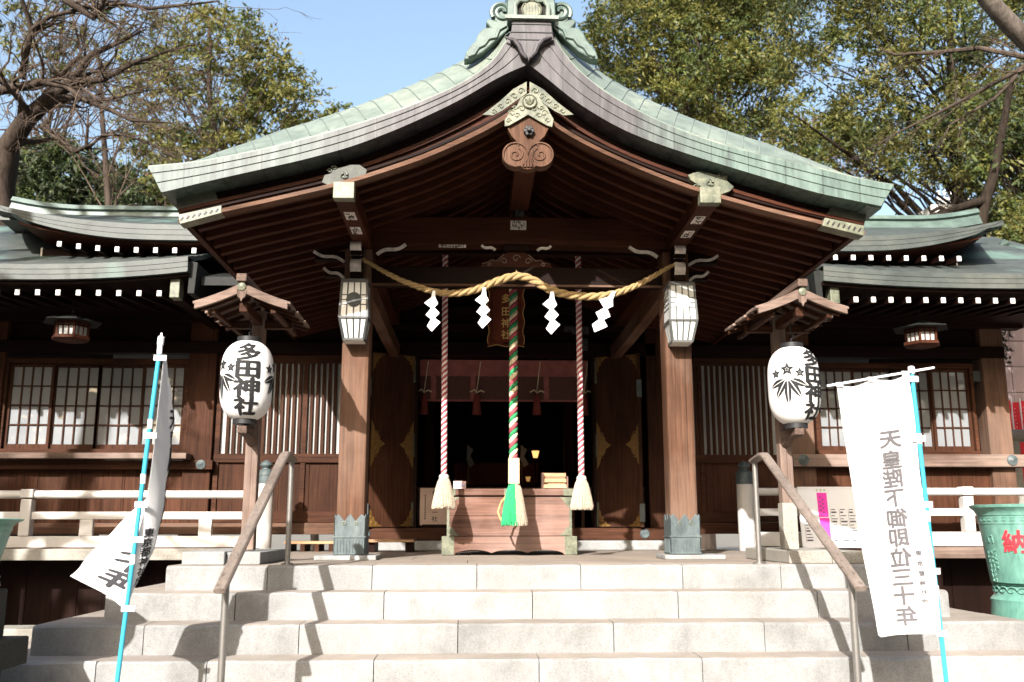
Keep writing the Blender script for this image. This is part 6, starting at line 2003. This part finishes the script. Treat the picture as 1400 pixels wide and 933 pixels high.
for i, (u, w) in enumerate(((1376, 11), (1388, 11), (1400, 11))):
    Y = 6.2
    x0, z1 = at(u - w / 2, 548 + 2 * (i % 2), Y); x1, _ = at(u + w / 2, 548, Y); _, z0 = at(u, 700, Y)
    n_ = thing('prayer_banner', LBS[i], 'banner', ((x0 + x1) / 2, Y, GZ), group='red prayer banners')
    o = n_.location
    cfn = lambda a, b: (lerp(x0, x1, a), Y + 0.02 * math.sin(b * 9 + i) + 0.01 * math.sin(a * 6), lerp(z1, z0, b))
    c_ = cloth_mesh(cfn, 8, 24); c_.off = np.array(o)
    c_.build('cloth', M['banner_red'], n_, smooth=True)
    MB(o).tube([(x1 + 0.012, Y, GZ), (x1 + 0.012, Y, z1 + 0.06)], 0.010, 8).build('pole', M['board'], n_, smooth=True)
    tx = MB(o)
    r2 = np.random.default_rng(20 + i)
    for q in range(26):
        b0 = 0.06 + q * 0.034
        a0 = r2.uniform(0.28, 0.4)
        p = cfn(a0, b0)
        tx.box((p[0] + 0.012, p[1] - 0.006, p[2]), (0.016 * r2.uniform(0.7, 1.4), 0.003, 0.007))
    tx.build('faded_print', M['board'], n_)
sf = thing('stone_fence', 'pale stone fence posts with a round stone rail beyond the hall corner', 'fence', (7.6, 5.2, GZ))
o = sf.location
Y = 5.2
x0, z1 = at(1378, 603, Y); x1, z0 = at(1395, 690, Y)
for k in range(4):
    xx = x0 + 0.06 + k * 0.75
    MB(o).bx(xx - 0.07, xx + 0.09, Y - 0.06, Y + 0.1, GZ, z1).build('post', M['oldstone'], sf, bevel=0.012)
xr, zr2 = at(1376, 596, Y)
MB(o).tube([(xr - 0.05, Y, zr2), (xr + 4, Y, zr2)], 0.095, 16).build('rail', M['oldstone'], sf, smooth=True)
# utility pole over the right roof
Y = 26
x, z = at(1314, 300, Y); _, zt_ = at(1314, 263, Y)
up_ = thing('utility_pole', 'grey concrete utility pole with crossarms behind the right roof', 'utility pole', (x, Y, GZ))
o = up_.location
MB(o).tube([(x, Y, GZ), (x, Y, zt_)], [0.2, 0.15], 16).build('shaft', M['concrete'], up_, smooth=True)
for v in (272, 277):
    a_ = at3(1280, v, Y); b_ = at3(1325, v + 1, Y)
    MB(o).bar(a_, b_, 0.1, 0.1).build('crossarm', M['concrete'], up_)
for u in (1284, 1292, 1300, 1307):
    xx, zz = at(u, 270, Y)
    MB(o).lathe([(0.03, 0.0), (0.07, 0.05), (0.04, 0.1), (0.07, 0.15), (0.03, 0.22)], (xx, Y, zz + 0.05), 10).build('insulator', M['board'], up_, smooth=True)
xx, zz = at(1320, 300, Y)
MB(o).lathe([(0.3, -0.6), (0.33, -0.55), (0.33, 0.45), (0.3, 0.5)], (xx + 0.2, Y - 0.4, zz), 16).build('transformer', M['concrete'], up_, smooth=True)

# ------------------------------------------------------------------ trees
def grow(mb, p, d, L_, r, depth, r_, spread=0.6, up_=0.1, nseg=4, tips=None, minr=0.004, kids_=(2, 4)):
    """a crooked branch that forks; collected into mb."""
    pts, rs = [tuple(p)], [r]
    d = Vector(d).normalized(); p = Vector(p)
    forks = []
    for i in range(nseg):
        d = (d + Vector((r_.normal(), r_.normal(), r_.normal() + up_)) * 0.22).normalized()
        p = p + d * (L_ / nseg)
        rr = r * (1 - 0.55 * (i + 1) / nseg)
        pts.append(tuple(p)); rs.append(max(rr, minr * 0.6))
        if i >= 1: forks.append((p.copy(), d.copy(), rr))
    mb.tube(pts, rs, 5 if r < 0.03 else 9, caps=False)
    if depth <= 0:
        if tips is not None: tips.append(tuple(p))
        return
    for _ in range(int(r_.integers(*kids_)) + 1):
        q, dd, rr = forks[int(r_.integers(len(forks)))]
        nd = (dd + Vector((r_.normal(), r_.normal(), r_.normal())) * spread).normalized()
        grow(mb, q, nd, L_ * r_.uniform(0.5, 0.78), max(minr, rr * r_.uniform(0.5, 0.75)), depth - 1, r_, spread, up_, nseg, tips, minr, kids_)


def leaves(name, clumps, n_per, size, mats, parent, seed, off, flat=0.6, ratio=0.45, droop=0.0):
    """clumps: (x, y, z, r). Many small leaf faces through each clump, denser to its outside."""
    r_ = np.random.default_rng(seed)
    C_ = np.repeat(np.array(clumps), n_per, axis=0)
    n = len(C_)
    # leaves sit along short sprigs that fan out from the middle of each clump
    per = 9
    ns = n // per + 1
    sd_ = r_.normal(size=(ns, 3)) + np.array([0, 0, 0.25]); sd_ /= np.linalg.norm(sd_, axis=1)[:, None]
    sid = (np.arange(n) // per) % ns
    d = sd_[sid] + r_.normal(size=(n, 3)) * 0.10
    rad = (0.35 + 0.75 * r_.uniform(size=n) ** 0.8) * C_[:, 3] * r_.uniform(0.55, 1.25, ns)[sid]
    P = C_[:, :3] + d * rad[:, None] * np.array([1, 1, flat + 0.25]) - off
    P[:, 2] -= droop * 0.5 * (rad ** 2) / (C_[:, 3] + 0.1)
    ax = r_.normal(size=(n, 3)) * 0.75 + d * 1.1 + np.array([0, 0, -droop]); ax /= np.linalg.norm(ax, axis=1)[:, None]
    bx_ = np.cross(ax, r_.normal(size=(n, 3))); bx_ /= np.linalg.norm(bx_, axis=1)[:, None] + 1e-9
    s_ = size * r_.uniform(0.45, 1.5, n)
    A, B_ = ax * s_[:, None], bx_ * (s_ * ratio)[:, None]
    V = np.empty((n, 4, 3)); V[:, 0] = P - A * 0.5; V[:, 1] = P + B_ * 0.5; V[:, 2] = P + A * 0.5; V[:, 3] = P - B_ * 0.5
    me = bpy.data.meshes.new(name)
    me.vertices.add(n * 4); me.loops.add(n * 4); me.polygons.add(n)
    me.vertices.foreach_set('co', V.reshape(-1))
    me.loops.foreach_set('vertex_index', np.arange(n * 4))
    me.polygons.foreach_set('loop_start', np.arange(0, n * 4, 4))
    me.polygons.foreach_set('loop_total', np.full(n, 4))
    for m_ in mats: me.materials.append(m_)
    cid = np.repeat(r_.integers(0, len(mats), len(clumps)), n_per)
    mi = np.where(r_.uniform(size=n) < 0.7, cid, r_.integers(0, len(mats), n))
    me.polygons.foreach_set('material_index', mi.astype(np.int32))
    me.update(); me.validate()
    o = bpy.data.objects.new(name, me)
    col.objects.link(o); o.parent = parent
    return o


def inside(poly, x, y):
    c = False
    n = len(poly)
    for i in range(n):
        (x1, y1), (x2, y2) = poly[i], poly[(i + 1) % n]
        if (y1 > y) != (y2 > y) and x < (x2 - x1) * (y - y1) / (y2 - y1) + x1: c = not c
    return c


def tree(label, poly, Y, dY, n_clumps, rr, n_per, size, mats, base_u, seed, bark='bark', group=None, trunk_r=0.28, name='evergreen_tree', sway=0.0, flat=0.6, limbs=7, cat='tree', droop=0.3):
    """A leafy tree whose crown was surveyed as an outline at distance Y."""
    r_ = np.random.default_rng(seed)
    cl_ = []
    us = [p[0] for p in poly]; vs_ = [p[1] for p in poly]
    while len(cl_) < n_clumps:
        u, v = r_.uniform(min(us), max(us)), r_.uniform(min(vs_), max(vs_))
        if not inside(poly, u, v): continue
        y = Y + r_.uniform(-dY, dY)
        x, z = at(u, v, y)
        cl_.append((x, y, z, r_.uniform(*rr)))
    bx_, _ = at(base_u, 250, Y)
    t = thing(name, label, cat, (bx_, Y, GZ), group=group)
    o = np.array(t.location)
    zs = sorted(c[2] for c in cl_)
    ztop = zs[int(len(zs) * 0.93)]
    pts = []
    for k in range(9):
        f = k / 8
        pts.append((bx_ + sway * f + 0.25 * math.sin(f * 5 + seed), Y + 0.2 * math.sin(f * 4), lerp(GZ, ztop, f)))
    MB(o).tube(pts, [trunk_r * (1 - 0.85 * k / 8) for k in range(9)], 12).build('trunk', M[bark], t, smooth=True)
    order = r_.permutation(len(cl_))
    tw = MB(o)
    for j, ci in enumerate(order[:min(len(cl_), 90)]):
        c = cl_[ci]
        f = min(0.95, max(0.12, (c[2] - GZ) / (ztop - GZ) - r_.uniform(0.08, 0.25)))
        k = f * 8; k0 = int(k)
        a = Vector(pts[k0]).lerp(Vector(pts[min(8, k0 + 1)]), k - k0)
        b = Vector(c[:3])
        m_ = a.lerp(b, 0.5) + Vector((r_.normal(), r_.normal(), r_.normal() + 0.4)) * 0.25
        r0 = trunk_r * (1 - 0.85 * f) * 0.5
        path = [tuple(a), tuple(a.lerp(m_, 0.55)), tuple(m_), tuple(m_.lerp(b, 0.5)), tuple(b)]
        if j < limbs:
            MB(o).tube(path, [r0, r0 * 0.8, r0 * 0.6, r0 * 0.4, 0.012], 8).build('limb', M[bark], t, smooth=True)
        else:
            tw.tube(path, [r0 * 0.5, r0 * 0.4, r0 * 0.3, min(0.018, r0 * 0.25), min(0.008, r0 * 0.15)], 5)
    tag(tw.build('twigs', M[bark], t), kind='stuff')
    leaves('crown', cl_, n_per, size, mats, t, seed + 1, o, flat, 0.34, droop)
    return t


OL, GO, GR, DK, RU = M['leaf_olive'], M['leaf_gold'], M['leaf_green'], M['leaf_dark'], M['leaf_rust']
tree('tall yellow green evergreen behind the left slope of the porch roof', [(175, 60), (215, 22), (290, 10), (345, 22), (385, 60), (412, 95), (430, 130), (440, 165), (430, 205), (395, 235), (300, 262), (200, 262), (165, 190), (160, 120)],
     17, 2.0, 165, (0.35, 0.8), 170, 0.155, [OL, GO, GR, OL], 300, 31, sway=-0.3)
tree('dark evergreen low behind the left wing roof', [(-10, 200), (40, 190), (85, 200), (130, 215), (175, 232), (200, 262), (175, 292), (60, 300), (-10, 292)], 12, 1.5, 110, (0.35, 0.6), 130, 0.15, [DK, DK, GR], 110, 41, 'barkdark', trunk_r=0.16, limbs=5)
tree('small pale green tree top between the left tree and the porch roof', [(425, 165), (452, 148), (485, 150), (480, 175), (440, 215), (415, 210)], 22, 1.0, 26, (0.3, 0.5), 80, 0.18, [OL, GR], 450, 47, trunk_r=0.14, limbs=4)
tree('green leafy shrub between the dark evergreen and the porch roof', [(165, 255), (215, 235), (250, 245), (262, 275), (240, 300), (170, 296)], 13.5, 1.0, 45, (0.3, 0.5), 110, 0.15, [GR, OL, GO], 215, 53, trunk_r=0.12, limbs=4)
tree('thin golden leaved tree behind the bare branches at the upper left', [(-20, -30), (150, -40), (190, 40), (150, 120), (60, 140), (-20, 120)], 21, 2.0, 90, (0.4, 0.8), 45, 0.20, [OL, GO, DK], 60, 59, trunk_r=0.2, limbs=5)
tree('huge olive evergreen right of the porch roof', [(815, -30), (860, -60), (1060, -60), (1085, 40), (1075, 130), (1035, 205), (985, 192), (900, 150), (828, 108), (806, 60)],
     17, 2.2, 290, (0.40, 0.85), 290, 0.13, [OL, GR, OL, GO, GR], 955, 61, sway=0.2, trunk_r=0.34)
tree('spreading green evergreen over the right wing roof', [(1070, -50), (1410, -60), (1420, 320), (1380, 300), (1330, 262), (1275, 250), (1230, 262), (1180, 245), (1120, 225), (1060, 205), (1060, 100)],
     13.5, 2.4, 290, (0.30, 0.75), 300, 0.118, [GR, OL, OL, DK, GO], 1345, 71, 'barkdark', sway=-0.6, trunk_r=0.30, limbs=8)
tree('dense dark green tree at the far right behind the roof corner', [(1340, 130), (1420, 110), (1430, 340), (1390, 345), (1362, 330), (1330, 240)], 10.5, 0.9, 80, (0.35, 0.6), 130, 0.14, [GR, DK, OL], 1400, 73, 'barkdark', trunk_r=0.18, limbs=5)
tree('sunlit green bush beside the right roof corner', [(1352, 320), (1392, 298), (1425, 300), (1425, 352), (1385, 345)], 8.5, 0.5, 34, (0.16, 0.3), 110, 0.085, [OL, GO, GR], 1412, 79, trunk_r=0.10, limbs=3)
tree('sprig of leaves against the right corner post', [(1352, 430), (1375, 425), (1388, 455), (1382, 490), (1362, 500), (1354, 470)], 4.4, 0.15, 14, (0.06, 0.13), 55, 0.05, [DK, GR, DK], 1335, 83, 'barkdark', trunk_r=0.03, limbs=3, name='shrub', cat='shrub')
tree('pale thin tree behind the utility pole', [(1060, 150), (1130, 160), (1180, 200), (1200, 262), (1100, 250), (1040, 215)], 24, 1.5, 60, (0.4, 0.8), 50, 0.2, [RU, OL, RU], 1110, 89, trunk_r=0.14, limbs=4)

# old bare tree whose heavy limbs reach in at the upper left
r_ = np.random.default_rng(5)
B = lambda u, v, y: np.array(at3(u, v, y))
bt = thing('bare_tree', 'old bare cherry tree with heavy grey limbs reaching in at upper left', 'tree', (B(-5, 270, 7.0)[0], 7.0, GZ))
o = bt.location
pth = [(B(-5, 270, 7.0)[0], 7.0, GZ), tuple(B(0, 300, 7.0)), tuple(B(5, 240, 7.0)), tuple(B(12, 195, 6.8))]
MB(o).tube(pth, [0.32, 0.25, 0.21, 0.19], 14).build('trunk', M['bark'], bt, smooth=True)
LM = [([(12, 200, 6.8), (35, 165, 6.5), (62, 140, 6.2), (98, 112, 5.9)], (0.24, 0.20, 0.17, 0.12)),
      ([(-20, 128, 6.2), (20, 120, 6.0), (60, 112, 5.7), (90, 118, 5.4), (120, 140, 5.2)], (0.12, 0.10, 0.085, 0.06, 0.03)),
      ([(30, 108, 5.8), (35, 75, 5.6), (44, 40, 5.4), (30, 0, 5.2), (18, -30, 5.0)], (0.085, 0.07, 0.06, 0.045, 0.03)),
      ([(44, 40, 5.4), (70, 22, 5.2), (115, 12, 5.0), (160, 4, 4.8), (205, 12, 4.6), (260, 6, 4.4), (300, 2, 4.2)], (0.05, 0.045, 0.045, 0.04, 0.035, 0.03, 0.012)),
      ([(98, 112, 5.9), (125, 75, 5.6), (170, 55, 5.3), (200, 40, 5.1)], (0.10, 0.07, 0.04, 0.015)),
      ([(98, 112, 5.9), (140, 110, 5.5), (185, 85, 5.2), (230, 70, 5.0), (270, 60, 4.8)], (0.09, 0.06, 0.045, 0.03, 0.01)),
      ([(62, 140, 6.2), (105, 132, 5.8), (150, 150, 5.5), (180, 165, 5.2), (235, 168, 5.0)], (0.11, 0.08, 0.055, 0.035, 0.012)),
      ([(55, 172, 6.3), (80, 190, 6.0), (105, 207, 5.8), (118, 200, 5.7), (120, 170, 5.6), (121, 150, 5.6)], (0.055, 0.05, 0.05, 0.042, 0.03, 0.012)),
      ([(118, 205, 5.8), (140, 185, 5.6), (170, 185, 5.4), (205, 195, 5.2), (240, 215, 5.0)], (0.035, 0.03, 0.025, 0.018, 0.008)),
      ([(90, 0, 5.0), (110, 12, 4.9), (128, 25, 4.8), (138, 10, 4.7), (150, -20, 4.6)], (0.09, 0.085, 0.06, 0.05, 0.03))]
tw = MB(o)
for path, rs in LM:
    P = [tuple(B(*p)) for p in path]
    MB(o).tube(P, [q_ * 0.75 for q_ in rs], 10).build('limb', M['bark'], bt, smooth=True)
    for k in range(1, len(P)):
        for _ in range(4):
            a = Vector(P[k - 1]).lerp(Vector(P[k]), r_.uniform())
            d = (Vector(P[k]) - Vector(P[k - 1])).normalized() + Vector((r_.normal() * 0.7 + 0.25, r_.normal() * 0.6, r_.normal() * 0.6 + 0.1))
            grow(tw, a, d, r_.uniform(0.5, 1.3), max(0.006, rs[k] * r_.uniform(0.2, 0.4)), 2, r_, 0.6, 0.05, 4, None, 0.003, (1, 3))
tag(tw.build('twigs', M['twig'], bt), kind='stuff')

# a finer bare tree standing behind it
bt2 = thing('bare_tree', 'fine twigged bare tree spreading before the left evergreens', 'tree', (*at3(150, 300, 9.0)[:2], GZ))
o = bt2.location
tw = MB(o); tips = []
P = [(o[0], 9.0, GZ)] + [tuple(B(150 - 4 * k, 300 - 55 * k, 9.0)) for k in range(5)]
MB(o).tube(P, [0.12, 0.075, 0.06, 0.05, 0.04, 0.02], 10).build('trunk', M['bark'], bt2, smooth=True)
for k in range(22):
    i = int(r_.integers(1, 6))
    a = Vector(P[i])
    tgt = Vector(B(r_.uniform(20, 400), r_.uniform(-10, 250), 9 + r_.uniform(-1.4, 1.2)))
    d = tgt - a
    grow(tw, a, d, min(2.6, d.length) * r_.uniform(0.7, 1.0), 0.016, 3, r_, 0.5, 0.05, 5, tips, 0.0035, (1, 3))
tag(tw.build('twigs', M['twig'], bt2), kind='stuff')
leaves('buds', [(*t_, 0.14) for t_ in tips[::2]], 9, 0.05, [RU, RU, GO], bt2, 91, np.array(o))

# branches reaching in at the upper right
bt3 = thing('bare_tree', 'pale barked bare tree whose thick limb crosses the upper right corner', 'tree', (*at3(1460, 300, 4.0)[:2], GZ))
o = bt3.location
P = [(o[0], 4.0, GZ), (o[0], 4.0, 3.0), tuple(B(1470, 120, 3.8)), tuple(B(1425, 75, 3.6)), tuple(B(1385, 38, 3.4)), tuple(B(1350, 0, 3.2)), tuple(B(1330, -40, 3.0))]
MB(o).tube(P, [0.24, 0.20, 0.17, 0.15, 0.135, 0.12, 0.10], 14).build('trunk', M['barkgrey'], bt3, smooth=True)
tw = MB(o)
for path, rs in (([(1450, 90, 4.2), (1400, 78, 4.6), (1340, 66, 5.0), (1280, 72, 5.3), (1225, 75, 5.6), (1203, 68, 5.7)], (0.05, 0.045, 0.04, 0.035, 0.025, 0.008)),
                 ([(1470, 60, 4.2), (1400, 92, 4.6), (1330, 130, 5.0), (1262, 165, 5.3), (1220, 185, 5.5), (1190, 205, 5.6)], (0.05, 0.04, 0.03, 0.022, 0.014, 0.006)),
                 ([(1440, 40, 4.2), (1385, 110, 4.6), (1360, 135, 4.8), (1300, 170, 5.0), (1280, 205, 5.2)], (0.04, 0.03, 0.024, 0.014, 0.006)),
                 ([(1300, 75, 5.2), (1308, 110, 5.2), (1306, 150, 5.2), (1312, 190, 5.2)], (0.02, 0.014, 0.009, 0.004))):
    PP = [tuple(B(*p)) for p in path]
    MB(o).tube(PP, list(rs), 8).build('limb', M['bark'], bt3, smooth=True)
    for k in range(1, len(PP)):
        for _ in range(3):
            a = Vector(PP[k - 1]).lerp(Vector(PP[k]), r_.uniform())
            d = (Vector(PP[k]) - Vector(PP[k - 1])).normalized() + Vector((r_.normal() * 0.5, r_.normal() * 0.4, r_.normal() * 0.5 - 0.15))
            grow(tw, a, d, r_.uniform(0.5, 1.1), max(0.005, rs[k] * 0.35), 1, r_, 0.5, -0.05, 4, None, 0.003, (1, 3))
tag(tw.build('twigs', M['bark'], bt3), kind='stuff')
# dark limb low over the right roof
bt4 = thing('gnarled_tree', 'dark gnarled tree with a level limb just over the right roof ridge', 'tree', (*at3(1345, 330, 9.5)[:2], GZ))
o = bt4.location
P = [(o[0], 9.5, GZ), tuple(B(1338, 320, 9.5)), tuple(B(1345, 280, 9.5)), tuple(B(1358, 240, 9.5)), tuple(B(1368, 190, 9.5)), tuple(B(1385, 100, 9.5))]
MB(o).tube(P, [0.2, 0.14, 0.12, 0.10, 0.09, 0.05], 12).build('trunk', M['barkdark'], bt4, smooth=True)
tw = MB(o)
for path, rs in (([(1345, 275, 9.5), (1325, 280, 9.3), (1300, 288, 9.1), (1275, 297, 8.9), (1262, 296, 8.8)], (0.10, 0.085, 0.075, 0.06, 0.02)), ([(1295, 290, 9.1), (1285, 284, 9.0), (1272, 290, 8.9), (1268, 282, 8.9)], (0.05, 0.04, 0.03, 0.012))):
    PP = [tuple(B(*p)) for p in path]
    MB(o).tube(PP, list(rs), 9).build('limb', M['barkdark'], bt4, smooth=True)
    for k in range(1, len(PP)):
        grow(tw, PP[k], (r_.normal(), -0.2, 0.6), 0.7, 0.012, 2, r_, 0.6, 0.1, 4, None, 0.004, (1, 3))
tag(tw.build('twigs', M['barkdark'], bt4), kind='stuff')

# the bare tree before the shrine, outside the picture, whose branches throw the shade on the left wing
r_ = np.random.default_rng(17)
ct = thing('bare_tree', 'bare tree in the forecourt before the left wing', 'tree', (-8.2, -4.6, GZ))
o = ct.location
P = [(-8.2, -4.6, GZ), (-8.1, -4.6, 2.5), (-8.2, -4.5, 5.0), (-8.0, -4.5, 7.5), (-8.1, -4.4, 9.5), (-7.9, -4.4, 11.5)]
MB(o).tube(P, [0.24, 0.2, 0.17, 0.13, 0.09, 0.04], 12).build('trunk', M['bark'], ct, smooth=True)
tw = MB(o)
for k in range(16):
    i = int(r_.integers(1, 5))
    a = Vector(P[i]).lerp(Vector(P[i + 1]), r_.uniform())
    d = Vector((r_.normal() * 0.8, r_.normal() * 0.7, r_.uniform(0.0, 0.7)))
    grow(tw, a, d, r_.uniform(1.8, 3.2), 0.10, 3, r_, 0.55, 0.1, 5, None, 0.008, (1, 3))
tag(tw.build('twigs', M['bark'], ct), kind='stuff')

# unseen evergreens behind the viewer, added to cut the sky light from the front; they show in the window panes
gr = []
for i in range(420):
    a = R(rng.uniform(-120, 120))               # towards -x when negative; the sun stands over a = -21 degrees
    d = rng.uniform(22, 29)
    top_ = 9.0 if -42 < math.degrees(a) < 6 else 17.0
    gr.append((CAM[0] + d * math.sin(a), CAM[1] - d * math.cos(a), rng.uniform(0.3, top_), rng.uniform(1.4, 2.4)))
fg = leaves('sky_block_grove', gr, 120, 0.95, [GR, OL, DK], None, 99, np.array([0.0, 0.0, 0.0]), 0.6, 0.6)
tag(fg, 'unseen evergreen grove added behind the viewer to cut the sky light', 'grove', kind='stuff')
